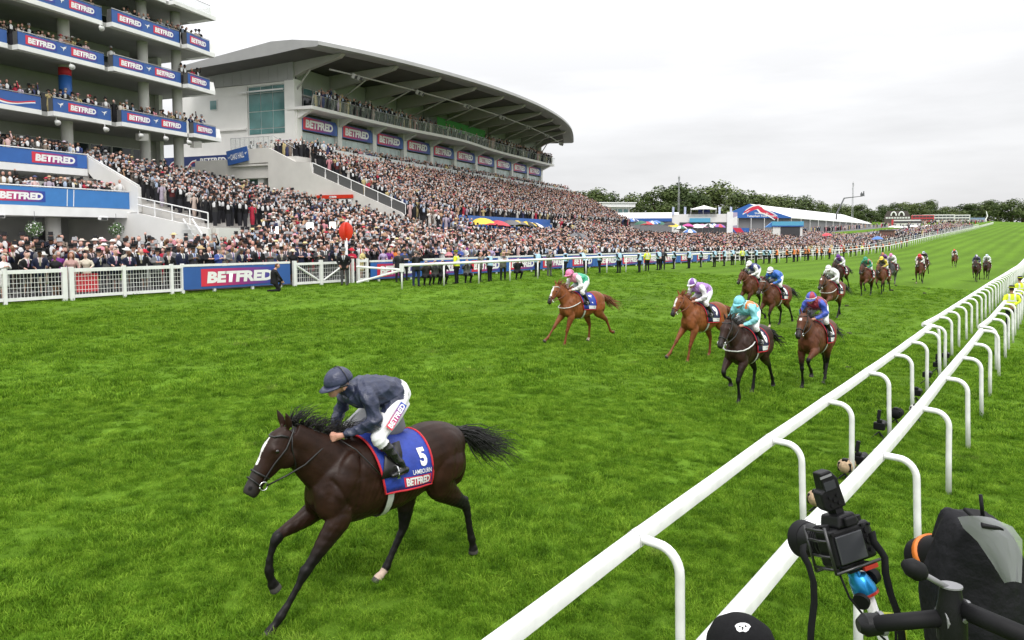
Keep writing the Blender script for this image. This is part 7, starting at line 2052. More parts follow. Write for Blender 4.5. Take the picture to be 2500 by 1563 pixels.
# television lamps among the crowd
M_lamp = mat('lamp_glow', (1, 1, 1), .5, vary=0, emit=((1, .98, .95), 3.0))
for lab, u, v, d in (('round lit television lamp low on a stand among the crowd', 671, 562, 47), ('square lit television lamp left of the winning post', 757, 552, 50), ('square lit television lamp just left of the red disc', 812, 550, 52)):
    p = at(u, v, d); zb = G(p.x, p.y); root = thing('studio_lamp', lab, 'lamp', (p.x, p.y, zb), facing(p))
    h = p.z - zb; mb = MB(); mb.box((0, 0, h), (.42, .06, .42)); mb.build('lamp_head', M_lamp, root)
    mb = MB(); mb.b2(-.25, .25, .035, .14, h - .25, h + .25); mb.build('housing', M_crane, root); mb = MB(); mb.tube([(0, .1, 0), (0, .1, h)], .03, n=6); mb.build('stand', M_crane, root)
# ------------------------------------------------------------------ the race
DK = (.008, .007, .007)
def down(dev=0.0): return R(-90 - dev)
LEAD = (-5.54, 5.40, .19)
build_horse('dark brown leading horse with a white blaze and blue saddlecloth number 5', (.022, .0095, .0058), DK, M_hair_black, 'reach', .010, LEAD, down(10), blaze=(.10, .36, .016), sock=('rh',), group='racehorses', detail=True)
lj = build_jockey('jockey in plain navy cap and jacket riding the leading dark horse', (.026, .032, .066), (.026, .032, .066), (.030, .036, .074), LEAD, down(10), voxel=.0085, detail=True)
# sponsor strip on the thigh
a_, b_ = Vector((-.16, .205, 1.925)), Vector((.14, .320, 1.70)); d_ = (b_ - a_).normalized(); nrm = Vector((.30, .90, .32)); nrm = (nrm - d_ * nrm.dot(d_)).normalized(); upv = nrm.cross(d_)
Mx = Matrix((-d_, -nrm, upv)).transposed()
if Mx.determinant() < 0: upv = -upv; Mx = Matrix((-d_, -nrm, upv)).transposed()
mb = MB(); mb.b2(-.165, .165, -.002, .002, -.036, .036)
sp_ = mb.build('sponsor_patch', M_logo, lj, loc=(a_ + b_) / 2 + nrm * .030, rot=Mx.to_euler())
lettering('BETFRED', .052, M_white_print, sp_, (0, -.005, 0), bold=.03, width=.30)
# the rest of the field: (label bits, x, y, heading, pose, coat, points, hair, blaze, socks, silks)
CH = (.20, .066, .022); CHP = (.16, .05, .018); BAY = (.085, .030, .014); DB = (.038, .017, .011); GR = (.055, .055, .058)
halfc = lambda co: (co[:, 2] < 2.04)
starsel = lambda co: (np.sin(co[:, 0] * 40) * np.sin(co[:, 1] * 40) > .8)
field = [
 ('chestnut horse with a broad white face', 'pink cap and green and white silks', -12.08, 20.44, 12, 'spread', CH, CHP, M_hair_chest, (.08, .45, .032), ('rh',), dict(jacket=(.04, .38, .22), sleeves=(.75, .75, .75), cap=(.72, .20, .38), second=((.65, .25, .35), lambda co: co[:, 0] > .22)), M_white_web, .014),
 ('chestnut horse with a white stripe reaching forward', 'purple and white starred cap and lilac jacket', -8.23, 20.78, 14, 'spread', CH, CHP, M_hair_chest, (.10, .36, .024), (), dict(jacket=(.34, .18, .48), sleeves=(.72, .70, .75), cap=(.72, .70, .76), halves=(.20, .08, .34)), None, .014),
 ('dark brown horse with a white breastgirth', 'pale aqua cap and jacket with an orange sash', -5.57, 16.77, 5, 'gather', (.030, .014, .010), DK, M_hair_black, None, (), dict(jacket=(.22, .58, .64), sleeves=(.22, .58, .64), cap=(.20, .56, .64), second=((.68, .20, .04), lambda co: (np.abs(co[:, 1] - .12) < .045) & (co[:, 2] > 2.03))), M_white_web, .013),
 ('bay horse with a small white star', 'red and blue quartered cap and blue sleeves', -4.76, 19.46, 3, 'drive', (.10, .036, .018), DK, M_hair_black, (.14, .21, .026), (), dict(jacket=(.24, .02, .04), sleeves=(.04, .08, .42), cap=(.06, .09, .42), halves=(.34, .03, .06), band=(.6, .6, .62)), None, .013),
 ('bay horse with an orange bridle', 'white cap with navy and white silks', -11.08, 34.13, 12, 'gather', BAY, DK, M_hair_black, None, (), dict(jacket=(.03, .045, .18), sleeves=(.74, .74, .74), cap=(.76, .76, .76)), None, .018),
 ('bay horse with a white noseband', 'white cap with a black band and royal blue jacket', -8.87, 29.91, 10, 'gather', BAY, DK, M_hair_black, None, ('lf',), dict(jacket=(.03, .13, .48), sleeves=(.03, .13, .48), cap=(.76, .76, .76), band=(.02, .02, .02)), None, .017),
 ('bay horse with a pale girth strap', 'white cap and plain white jacket', -7.88, 34.69, 9, 'drive', (.10, .040, .02), DK, M_hair_black, (.1, .2, .03), (), dict(jacket=(.72, .73, .72), sleeves=(.74, .74, .75), cap=(.76, .76, .76)), M_white_web, .018),
 ('dark bay horse behind the white-jacketed rider', 'purple cap and purple and white silks', -11.2, 51.3, 8, 'gather', DB, DK, M_hair_black, None, (), dict(jacket=(.12, .03, .22), sleeves=(.72, .72, .74), cap=(.13, .03, .24)), None, .022),
 ('bay horse with black lower legs', 'green cap and green jacket with a red spot', -9.19, 49.0, 6, 'drive', BAY, DK, M_hair_black, None, (), dict(jacket=(.02, .22, .13), sleeves=(.02, .22, .13), cap=(.03, .26, .15), second=((.5, .05, .06), lambda co: co[:, 1] > .1)), None, .022),
 ('bright bay horse beside the green-capped rider', 'yellow cap and black and yellow silks', -8.81, 51.8, 5, 'gather', (.11, .040, .018), DK, M_hair_black, None, (), dict(jacket=(.05, .045, .03), sleeves=(.55, .45, .06), cap=(.75, .58, .06)), None, .022),
 ('iron grey horse with pale lower legs', 'pink and white cap and white jacket', -10.1, 63.0, 6, 'drive', GR, (.09, .09, .09), M_hair_grey, (.1, .3, .02), ('lf', 'rh'), dict(jacket=(.74, .72, .74), sleeves=(.74, .72, .74), cap=(.62, .22, .42)), None, .026),
 ('brown horse half hidden behind the yellow-capped rider', 'purple and orange cap', -10.9, 64.4, 6, 'gather', BAY, DK, M_hair_black, None, (), dict(jacket=(.16, .06, .22), sleeves=(.16, .06, .22), cap=(.30, .10, .16), halves=(.5, .2, .05)), None, .026),
 ('bay horse with a white face alone in mid course', 'red cap and red and white silks', -8.75, 67.0, 4, 'drive', BAY, DK, M_hair_black, (.08, .4, .03), ('rf',), dict(jacket=(.55, .03, .04), sleeves=(.74, .72, .72), cap=(.60, .03, .03)), None, .026),
 ('dark horse directly behind the red-capped rider', 'white and blue chequered cap', -10.4, 82.2, 5, 'gather', DB, DK, M_hair_black, None, (), dict(jacket=(.05, .04, .05), sleeves=(.05, .04, .05), cap=(.74, .76, .78), halves=(.12, .20, .35)), None, .03),
 ('bay horse last but for two, far up the course', 'orange cap and dark jacket', -10.7, 111.3, 4, 'drive', (.12, .045, .022), DK, M_hair_black, (.08, .4, .035), ('lf', 'rf'), dict(jacket=(.05, .06, .14), sleeves=(.6, .6, .6), cap=(.66, .12, .04)), None, .034),
 ('dark bay horse close to the far inner rail', 'dark cap with white spots', -5.67, 76.3, 2, 'gather', DB, DK, M_hair_black, None, (), dict(jacket=(.05, .05, .10), sleeves=(.05, .05, .10), cap=(.10, .08, .20), halves=(.6, .6, .62)), None, .03),
 ('dark horse half hidden near the far inner rail', 'white and pale blue cap', -5.35, 83.0, 2, 'drive', DB, DK, M_hair_black, None, (), dict(jacket=(.72, .74, .76), sleeves=(.72, .74, .76), cap=(.74, .76, .80), halves=(.35, .45, .6)), None, .034),
]
nums = ['7', '9', '6', '2', '1', '8', '4', '3', '10', '12', '14', '15', '16', '17', '18', '11', '13']
for i, (hl, jl, x, y, dev, pose, coat, pts, hair, blaze, socks, sk, breast, vox) in enumerate(field):
    loc = (x, y, G(x, y) + .0)
    br = M_brown_leather if 'orange' in hl or i in (1, 0) else None
    build_horse(hl, coat, pts, hair, pose, vox, loc, down(dev), blaze=blaze, sock=socks, headup=[.1, .12, .0, .05, .1, .05, .1][i % 7], group='racehorses', bridle_m=br, rein_m=br, breast=breast, noseband=M_white_web if i in (0, 5) else None, cloth_m=M_cloth_navy if i else M_cloth_blue, number=nums[i])
    build_jockey('jockey with %s' % jl, loc=loc, rotz=down(dev), voxel=max(.016, vox * .8), **sk)

# divots
for i, (x, y) in enumerate([(-7.6, 47.5), (-8.6, 41), (-6.9, 55), (-9.5, 61), (-9.9, 72), (-4.6, 22.5), (-6.2, 30), (-7.3, 60)]):
    mb = MB(); rg = random.Random(i)
    mb.ball((0, 0, 0), (.14 * rg.uniform(.7, 1.3), .09, .05), 8, 5)
    mb.v = [tuple(c * rg.uniform(.75, 1.25) for c in v) for v in mb.v]
    o = mb.build('divot', M_soil, None, loc=(x, y, G(x, y) + (.55 if i == 0 else .03)), rot=(0, 0, rg.uniform(0, 3)))
    tag(o, 'clod of dark turf kicked up on the course, %s by distance' % ORD[i], 'divot', 'clods of turf')

# ------------------------------------------------------------------ officials and photographers
PXM = [] 
def px_ground(u, v):
    d = _fw + _rt * ((u - 1250) / FPX) - _up * ((v - 695) / FPX)
    t = 1.0
    while t < 2000:
        p = Vector((0, 0, CAMZ)) + d * t
        if p.z < G(p.x, p.y): break
        t *= 1.004
    return p
LB = (.42, .64, .80); OR = (.72, .22, .07); HV = (.62, .72, .03); BLK = (.012, .012, .015)
def official(label, u, v, bibcol, face=None, pose='stand', bib=True, **kw):
    p = px_ground(u, v)
    pal = kw.pop('pal', {}); pal = {**{1: BLK, 7: BLK, 3: BLK, 9: bibcol, 5: HAIRS[int(u) % 6], 0: SKINS[int(u) % 5]}, **pal}
    f = face if face is not None else math.pi + rp.gauss(0, .5)
    wide = kw.pop('wide', 1.22)
    o = place_person(label, p.x, p.y, f, z=p.z, pose=pose, bib=bib, pal=pal, voxel=kw.pop('voxel', .03), lean=kw.pop('lean', .02), **kw)
    o.scale = (wide, wide, 1.02)
    return o
E_ = 'officials along the outer rail'
stew = [(1196, 688), (1312, 676), (1381, 672), (1430, 669), (1464, 668), (1511, 667), (1561, 666), (1608, 660), (1645, 657), (1682, 656), (1711, 653), (1744, 652), (1768, 650), (1788, 648), (1823, 647), (1846, 645), (1865, 644), (1878, 644)]
for i, (u, v) in enumerate(stew):
    bent = i == 3
    official('steward in pale blue bib and black trousers, %s from the left at the outer rail' % ordinal(i), u, v, LB, pose='behind' if i % 3 else 'stand', lean=.55 if bent else .03, group='stewards in blue bibs', hat='none', face=math.pi + [.2, -.3, .5, 0, .4, -.2][i % 6], hgt=1.78)
orng = [(1896, 643), (1921, 642), (1938, 640), (1947, 639), (1965, 637), (1973, 636.5), (1994, 635), (2006, 634), (2025, 633), (2060, 629.5), (2077, 627), (2090, 624.5), (2121, 621), (2139, 619), (2155, 616), (2171, 613), (2187, 609), (2200, 607), (2214, 603)]
for i, (u, v) in enumerate(orng):
    official('steward in orange bib, %s from the left along the far outer rail' % ordinal(i), u, v, OR, pose='behind' if i % 2 else 'stand', group='stewards in orange bibs', hat='none', voxel=.034, face=math.pi + .3 * math.sin(i * 2.1), hgt=1.78)
for i, (u, v) in enumerate([(1580, 663), (1812, 647), (2105, 622)]):
    official('guard in yellow high-visibility jacket, %s from the left at the outer rail' % ORD[i], u, v, HV, bib='hivis', pal={7: HV, 2: (.6, .6, .6)}, group='guards in yellow jackets', hat='none' if i else 'cap', face=math.pi - .4)
official('police officer in yellow high-visibility jacket and black hat by the photographers', 1115, 693, HV, bib='hivis', pal={7: HV, 8: BLK, 9: HV, 2: (.62, .62, .62)}, hat='police', face=math.pi + .4, hgt=1.85)
DARK = {1: (.02, .022, .026), 7: (.02, .022, .026), 3: (.015, .015, .018), 2: (.05, .05, .055), 6: (.05, .05, .055)}
def cam_gear(mb, cl, hd, k, dz):
    c = len(mb.v); f = hd + Vector((.14, 0, .0)); mb.box(f, (.08, .14, .10)); mb.tube([f, f + Vector((.22, 0, -.02)), f + Vector((.30, 0, -.025))], [.045, .05, .06], n=10); cl.extend([10] * (len(mb.v) - c))
official('man in dark jacket standing left of the outer rail end', 973, 690, BLK, bib=None, pal=DARK, face=-.2, pose='stand', hat='none')
official('man in dark jacket half hidden behind another at the rail end', 988, 686, BLK, bib=None, pal={**DARK, 1: (.02, .04, .09)}, face=-.3, pose='fold', hat='cap')
official('photographer in flat cap and navy trousers leaning on the rail end', 1016, 700, BLK, bib=None, pal={**DARK, 3: (.02, .03, .07), 8: (.12, .11, .09)}, face=-.5, pose='camera', hat='cap', extra=cam_gear, hgt=1.85)
for i, (u, v, col) in enumerate([(1040, 697, (.03, .03, .03)), (1062, 695, (.07, .075, .07)), (1080, 694, (.02, .02, .025))]):
    official('crouching photographer in dark clothes, %s from the left of three at the rail' % ORD[i], u, v, BLK, bib=None, pal={**DARK, 1: col, 7: col, 5: HAIRS[3]}, face=-.55, pose='crouch', hat='none', extra=cam_gear, group='crouching photographers')
official('crouching photographer in grey waistcoat right of the police officer', 1140, 691, BLK, bib=None, pal={**DARK, 1: (.16, .16, .15)}, face=-.6, pose='crouch', hat='bald', extra=cam_gear)
official('man in grey tweed jacket raising binoculars at the rail', 1172, 689, BLK, bib=None, pal={**DARK, 1: (.15, .14, .125), 7: (.15, .14, .125)}, pose='camera', face=.6, hat='bald', extra=None)
official('man in grey waistcoat and black trousers right of the first blue bib', 1228, 685, BLK, bib=None, pal={**DARK, 1: (.14, .14, .12), 7: (.45, .50, .55)}, face=-.5, pose='clap', hat='none')
official('person in black crouching over camera bags at the rail', 1263, 683, BLK, bib=None, pal=DARK, face=-.6, pose='crouch', hat='none', lean=.3)
official('man in grey suit and flat cap beside a blue bib', 1341, 675, BLK, bib=None, pal={1: (.11, .105, .095), 7: (.11, .105, .095), 3: (.10, .10, .095), 8: (.45, .43, .40)}, face=-.2, pose='camera', hat='cap')
official('man in dark suit walking between two blue bibs', 1618, 659, BLK, bib=None, pal=DARK, face=-1.2, pose='walk', hat='none')
# kneeling steward and the judge at the post
o = official('man in black suit kneeling before the large blue board', 670, 712, BLK, bib=None, pal={1: (.012, .012, .014), 7: (.012, .012, .014), 5: (.10, .045, .02)}, face=1.2, pose='kneel', hat='none', lean=.35, voxel=.024)
o = official('man in black morning coat and grey top hat bending by the winning post', 842, 697, BLK, bib=None, pal={1: (.014, .014, .017), 7: (.014, .014, .017), 3: (.07, .07, .075), 8: (.24, .24, .25), 9: (.05, .05, .05)}, face=-.9, pose='knees', hat='top', lean=.30, voxel=.024, hgt=1.85)
# people standing on the steps between the stands
for lab, n, s, z, hat, pal, pose in (('bearded man in black suit with a white lanyard on the white steps', -35.6, 45.4, 2.75, 'none', {5: (.03, .015, .01), 6: (.35, .2, .25)}, 'clap'), ('man in top hat with a buff waistcoat high on the steps', -36.6, 48.2, 3.3, 'top', {2: (.55, .38, .14), 6: (.55, .38, .14)}, 'stand'),
                                     ('woman in red jacket at the terrace stair rail', -38.2, 56.5, 3.9, 'none', {1: (.55, .02, .05), 7: (.55, .02, .05)}, 'clap'), ('woman in pale pink coat on the terrace steps', -38.4, 54.6, 4.0, 'long', {1: (.62, .36, .36), 7: (.62, .36, .36), 3: (.35, .03, .08)}, 'stand')):
    x, y = stand_xy(n, s)
    place_person(lab.replace('woman', 'person'), x, y, face_to(x, y, -5, 9), z=z, pose=pose, hat=hat, pal=pal, female=('woman' in lab), voxel=.03, hgt=1.8)
# police by the inner rails
PO1, PO2 = px_ground(2466, 811), px_ground(2487, 766)
place_person('police officer in yellow jacket and black hat beyond the inner rails, nearer one', PO1.x, PO1.y, R(105), z=PO1.z, pose='behind', hat='police', bib='hivis', pal={1: BLK, 7: HV, 3: (.012, .014, .02), 9: HV, 2: (.62, .64, .62), 8: BLK}, voxel=.022, hgt=1.84)
place_person('police officer in yellow jacket beyond the inner rails, farther one with chequered cap', PO2.x, PO2.y, R(130), z=PO2.z, pose='stand', hat='police', bib='hivis', pal={1: BLK, 7: HV, 3: (.012, .014, .02), 9: HV, 2: (.62, .64, .62), 8: BLK}, voxel=.024, hgt=1.84)
# ------------------------------------------------------------------ remote cameras set on the grass under the inner rails
M_cam = mat('camera_black', (.006, .006, .007), .42, vary=.15, scale=30, bump=.08, bscale=300, spec=.25)
M_cam2 = mat('camera_rubber', (.008, .008, .009), .6, vary=.15, scale=30, spec=.18)
M_screen = mat('camera_screen', (.035, .037, .042), .25, vary=.05)
M_beige = mat('camouflage_beige', (.42, .30, .19), .8, vary=.35, scale=22)
M_blue_anod = mat('anodised_blue', (.02, .24, .55), .25, .6, vary=.08, scale=20)
M_orange = mat('orange_ring', (.75, .20, .03), .4, vary=.05)
M_red_anod = mat('anodised_red', (.55, .05, .03), .3, .5, vary=.05)
M_web = mat('black_strap', (.009, .009, .010), .75, vary=.15, scale=40, spec=.15)
M_lime = mat('lime_strap', (.50, .58, .04), .7, vary=.1)
def bevel(o, w=.004, s=2):
    b = o.modifiers.new('b', 'BEVEL'); b.width = w; b.segments = s; b.limit_method = 'ANGLE'; return o
def small_camera(label, u, v, rot, cover=None, flash=False):
    p = px_ground(u, v); root = thing('remote_camera', label, 'camera', (p.x, p.y, p.z), rot, 'remote cameras on the grass')
    root.scale = (1.4, 1.4, 1.4)
    for k in range(3):
        a = k * 2.094; mb = MB(); mb.tube([(0, 0, .10), (.11 * math.cos(a), .11 * math.sin(a), 0)], .009, n=6); mb.build('leg', M_cam, root)
    mb = MB(); mb.box((0, 0, .175), (.075, .14, .10)); bevel(mb.build('body', M_cam, root), .012)
    mb = MB(); mb.tube([(.03, 0, .17), (.12, 0, .17), (.22, 0, .165)], [.04, .045, .052], n=14); mb.build('lens', cover or M_cam, root, smooth=True)
    mb = MB(); mb.box((0, 0, .245), (.06, .06, .045)); bevel(mb.build('viewfinder', M_cam, root), .01)
    if flash: mb = MB(); mb.box((0, .01, .33), (.045, .04, .12), (.1, .15, 0)); bevel(mb.build('flash_trigger', M_cam, root), .006)
    if cover: mb = MB(); mb.tube([(-.05, 0, .16), (.0, 0, .18), (.05, 0, .17), (.18, 0, .165)], [.05, .085, .07, .065], n=12); mb.build('cover', cover, root, smooth=True)
for q in [('remote camera in a beige cover nearest the picture bottom', 1990, 1262, 2.6, M_beige, False), ('remote camera in a beige camouflage cover behind a rail post', 2062, 1178, 2.7, M_beige, False), ('black remote camera with a flash trigger beside the beige one', 2094, 1160, 2.4, None, True),
          ('black remote camera on a small tripod, left of the dark bag', 2146, 1072, 2.9, None, True), ('remote camera wrapped in dark cloth under the rail', 2186, 1040, 2.5, M_web, False), ('remote camera in a pale grey cover under the second rail', 2234, 1030, 2.6, M_white_web, False),
          ('black remote camera with an orange lens ring by a post', 2236, 985, 2.7, None, False), ('black remote camera low beside a rail post, farther up', 2262, 938, 2.6, None, False), ('black remote camera next to last along the rail', 2287, 912, 2.7, None, True), ('black remote camera farthest along the rail', 2308, 888, 2.5, None, False)]:
    small_camera(q[0], q[1], q[2], R(70) + q[3] * .1, q[4], q[5])
# ------------------------------------------------------------------ camera on a ball head in front of the second rail
D1 = 1.92
o1 = at(2062, 1320, D1)
root = thing('camera', 'black camera with flash trigger on a blue ball head before the second rail', 'camera', (o1.x, o1.y, o1.z), AZ + R(30))
root.rotation_euler = (R(-16), R(-7), AZ + R(21))
mb = MB(); mb.b2(-.066, .066, -.03, .028, -.052, .040); bd = bevel(mb.build('body', M_cam, root), .010, 3)
mb = MB(); mb.b2(.040, .080, -.022, .058, -.050, .030); bevel(mb.build('grip', M_cam2, root), .016, 3)
mb = MB(); mb.prism([(-.036, .038), (.036, .038), (.024, .070), (-.024, .070)], 1, -.034, .036); bevel(mb.build('prism_housing', M_cam, root), .007, 3)
mb = MB(); mb.b2(-.017, .017, -.045, -.033, .040, .062); bevel(mb.build('eyecup', M_cam2, root), .004)
mb = MB(); mb.b2(-.054, .030, -.0355, -.0302, -.044, .024); sc = bevel(mb.build('screen', M_screen, root), .003)
for i, (x, z, r_) in enumerate([(.046, .018, .007), (.050, -.006, .012), (.046, -.030, .005), (.058, .030, .004), (-.058, .032, .005), (.036, .033, .004)]):
    mb = MB(); mb.tube([(x, -.030, z), (x, -.035, z)], r_, n=14); mb.build('button', M_cam2, root, smooth=False)
mb = MB(); mb.tube([(-.01, .026, -.006), (-.01, .05, -.006), (-.01, .052, -.006), (-.01, .085, -.006), (-.01, .087, -.006), (-.01, .125, -.006)], [.036, .036, .039, .039, .036, .044], n=28); ln = mb.build('lens', M_cam, root, auto=30)
mb = MB(); mb.tube([(-.01, .120, -.006), (-.01, .150, -.006)], [.044, .049], n=28); mb.build('lens_hood', M_cam2, ln, auto=30)
for y in (.06, .068, .076):
    mb = MB(); mb.tube([(-.01, y, -.006), (-.01, y + .003, -.006)], .0405, n=28); mb.build('focus_rib', M_cam2, ln)
for x in (.052, -.050):
    mb = MB(); mb.tube([(x, .0, .040), (x, .0, .050)], .012, n=16); mb.build('dial', M_cam2, root, auto=30)
# metal cage on the near side
mb = MB()
for z in (-.050, -.020, .018, .044): mb.tube([(-.072, -.028, z), (-.076, .0, z), (-.072, .045, z)], .0035, n=6)
for y in (-.028, .045): mb.tube([(-.073, y, -.062), (-.073, y, .052)], .004, n=6)
mb.tube([(-.073, -.030, -.060), (.066, -.030, -.060)], .004, n=6); mb.tube([(-.073, .045, -.062), (.060, .045, -.062)], .004, n=6)
mb.build('cage', mat('cage_metal', (.07, .07, .072), .35, .7), root, smooth=True)
# flash trigger
mb = MB(); mb.b2(-.012, .012, -.012, .018, .070, .082); mb.build('hot_shoe', M_cam2, root)
ft = MB(); ft.prism([(-.026, 0), (.028, 0), (.026, .074), (.012, .098), (-.018, .098), (-.022, .056), (-.034, .05), (-.034, .012)], 1, -.018, .018)
f_ = bevel(ft.build('flash_trigger', M_cam, root, loc=(-.006, .002, .083), rot=(R(6), R(-6), R(-8))), .004, 2)
mb = MB(); mb.b2(-.018, .014, -.0205, -.0182, .052, .074); mb.build('display', M_screen, f_)
for x, z in ((-.012, .034), (.010, .034), (-.001, .024), (-.012, .014), (.010, .014)):
    mb = MB(); mb.tube([(x, -.018, z), (x, -.0215, z)], .0045, n=10); mb.build('key', M_cam2, f_)
mb = MB(); mb.b2(-.022, .012, -.0195, -.0182, .084, .090); mb.build('print', M_saddle, f_)
# ball head
mb = MB(); mb.b2(-.03, .05, -.026, .03, -.072, -.062); bevel(mb.build('plate', M_cam2, root), .002)
mb = MB(); mb.b2(.010, .052, -.034, -.020, -.074, -.064); mb.build('clamp_lever', M_red_anod, root)
mb = MB(); mb.tube([(.0, 0, -.074), (.002, 0, -.086), (.008, 0, -.092), (.016, -.004, -.122), (.019, -.005, -.132)], [.015, .016, .024, .030, .028], n=22); mb.build('ball_head', M_blue_anod, root, auto=40)
mb = MB(); mb.tube([(.019, -.005, -.132), (.020, -.006, -.138)], .030, n=22); mb.build('base_ring', M_red_anod, root)
for a, b_ in (((.03, 0, -.108), (.068, .01, -.104)), ((-.008, -.02, -.134), (-.026, -.03, -.140))):
    mb = MB(); mb.tube([a, Vector(a).lerp(Vector(b_), .45), Vector(a).lerp(Vector(b_), .5), b_], [.009, .009, .020, .020], n=14); mb.build('knob', M_cam2, root, auto=30)
mb = MB(); mb.tube([(.020, -.006, -.138), (.03, -.008, -.26), (.05, -.01, -.36), (.055, -.01, -.62)], [.014, .012, .014, .016], n=12); mb.build('stud', M_white_plastic, root, smooth=True)
mb = MB(); mb.tube([(.02, -.03, -.185), (.05, -.034, -.195), (.085, -.02, -.215), (.10, 0, -.25), (.085, .0, -.30)], [(.004, .012)] * 5, n=6); mb.build('lime_strap', M_lime, root, smooth=True)
mb = MB(); mb.tube([(.062, .0, .035), (.078, -.008, .0), (.092, -.012, -.07), (.085, -.01, -.20), (.05, -.02, -.27), (.02, -.03, -.30)], .0032, n=6); mb.tube([(-.06, -.02, -.05), (-.055, -.03, -.12), (.0, -.03, -.22), (.06, -.03, -.30)], .003, n=6); mb.build('cable', M_web, root, smooth=True)
Mi = Matrix.LocRotScale(root.location, root.rotation_euler, None).inverted()
for pts in ([(1962, 1330, 1.90), (1960, 1352, 1.88), (1974, 1380, 1.86), (1986, 1420, 1.85), (1988, 1470, 1.85), (1980, 1540, 1.85), (1976, 1640, 1.85)], [(2128, 1300, 1.90), (2134, 1325, 1.88), (2152, 1348, 1.86), (2160, 1362, 1.85), (2162, 1400, 1.84), (2174, 1450, 1.83), (2196, 1510, 1.82), (2212, 1640, 1.82)]):
    pts = [Mi @ at(*q_) for q_ in pts]; mb = MB(); mb.tube(pts, [(.0026, .0125)] * len(pts), n=6); mb.build('strap', M_web, root, smooth=True)
# ------------------------------------------------------------------ clamp arm
c0 = at(2322, 1500, 1.42); zb = G(c0.x, c0.y)
root = thing('clamp_arm', 'black jointed clamp arm with a lever and grey handle below the cameras', 'stand', (c0.x, c0.y, zb)); B0 = Vector((c0.x, c0.y, zb))
def L3(u, v, d): return at(u, v, d) - B0
mb = MB(); mb.tube([(0, 0, 0), L3(2330, 1600, 1.45), L3(2322, 1545, 1.42)], [.03, .026, .022], n=14); mb.build('upright', M_cam2, root, smooth=True)
mb = MB(); mb.tube([L3(2325, 1560, 1.42), L3(2322, 1500, 1.42), L3(2321, 1470, 1.42), L3(2320, 1430, 1.42)], [.026, .027, .022, .018], n=16); mb.build('clamp', M_cam, root, auto=40)
mb = MB(); mb.tube([L3(2320, 1432, 1.42), L3(2320, 1428, 1.42)], .021, n=16); mb.build('clamp_cap', M_saddle, root)
mb = MB(); mb.tube([L3(2310, 1508, 1.42), L3(2110, 1526, 1.47)], .0155, n=16); mb.build('arm', M_cam2, root, smooth=True)
mb = MB(); mb.tube([L3(2150, 1523, 1.47), L3(2112, 1526, 1.47), L3(2095, 1528, 1.47)], [.020, .022, .012], n=16); mb.build('arm_end', M_cam, root, auto=40)
for u, v, d in ((2152, 1522.5, 1.47), (2303, 1509, 1.42), (2350, 1492, 1.41)):
    mb = MB(); a = L3(u - 5, v + (.5 if u < 2320 else -2), d); b_ = L3(u + 5, v - (.5 if u < 2320 else -2), d); mb.tube([a, b_], .0225, n=16); mb.build('ring', M_saddle, root)
mb = MB(); mb.tube([L3(2335, 1482, 1.42), L3(2520, 1562, 1.30)], .017, n=16); mb.build('arm', M_cam2, root, smooth=True)
mb = MB(); mb.tube([L3(2318, 1438, 1.42), L3(2255, 1402, 1.40)], .0055, n=10); mb.build('lever', M_saddle, root, smooth=True)
mb = MB(); mb.tube([L3(2258, 1404, 1.40), L3(2245, 1397, 1.40), L3(2222, 1384, 1.40), L3(2206, 1376, 1.40)], [.010, .018, .017, .008], n=14); mb.build('handle', M_cam2, root, smooth=True)
# ------------------------------------------------------------------ camera under a rain cover
DC = 1.66
c1 = at(2400, 1500, DC)
root = thing('covered_camera', 'large camera under a black rain cover with a clear plastic window', 'camera', (c1.x, c1.y, c1.z), AZ)
def Lc(u, v, d=1.30):
    q = at(u, v, d + DC - 1.30) - c1; return Matrix.Rotation(-AZ, 3, 'Z') @ q
mb = MB(); n = 72
rows = [(2372, 1262, 30, .4), (2385, 1272, 62, .5), (2390, 1300, 78, .6), (2392, 1360, 100, .7), (2392, 1430, 125, .8), (2394, 1490, 122, .85), (2400, 1560, 112, .8), (2404, 1660, 104, .8)]
vs = []
for i, (u, v, w, fl) in enumerate(rows):
    c = Lc(u, v); hw = w * DC / FPX
    for j in range(n):
        t = 2 * math.pi * j / n
        f = 1 + fl * (.10 * (abs(math.sin(3.5 * t + i * .28)) - .5) + .07 * (abs(math.sin(6 * t + 1.3 + i * .45)) - .5) + .04 * math.sin(13 * t + i))
        sq = 1 / max(abs(math.cos(t)), abs(math.sin(t))) ** .55
        vs.append(c + Vector((hw * f * sq * math.cos(t) * .95, .085 * (.6 + .5 * i / 7) * f * math.sin(t) + .02, .006 * math.sin(3 * t + i))))
mb.add(vs, [(i * n + j, i * n + (j + 1) % n, (i + 1) * n + (j + 1) % n, (i + 1) * n + j) for i in range(len(rows) - 1) for j in range(n)] + [tuple(range(n))[::-1]])
cv = mb.build('rain_cover', mat('black_nylon', (.006, .006, .008), .6, vary=.2, scale=14, bump=.7, bscale=14, spec=.2), root, smooth=True)
sb = cv.modifiers.new('s', 'SUBSURF'); sb.levels = 1; sb.render_levels = 1
m_ = bpy.data.materials.new('clear_plastic'); m_.use_nodes = True; b_ = m_.node_tree.nodes['Principled BSDF']; b_.inputs['Base Color'].default_value = (.50, .52, .54, 1); b_.inputs['Roughness'].default_value = .18; b_.inputs['Alpha'].default_value = .42
mb = MB(); w = []
for i, (ua, va, ub, vb) in enumerate([(2338, 1263, 2420, 1264), (2352, 1290, 2472, 1286), (2386, 1322, 2496, 1318), (2420, 1372, 2496, 1372), (2452, 1424, 2494, 1424)]):
    for q in range(7):
        t = q / 6; w.append(Lc(ua + (ub - ua) * t, va + (vb - va) * t - 4 * math.sin(t * math.pi), 1.30 - .115 - .012 * math.sin(t * 3.1) + .006 * math.sin(i * 2 + q * 1.7)))
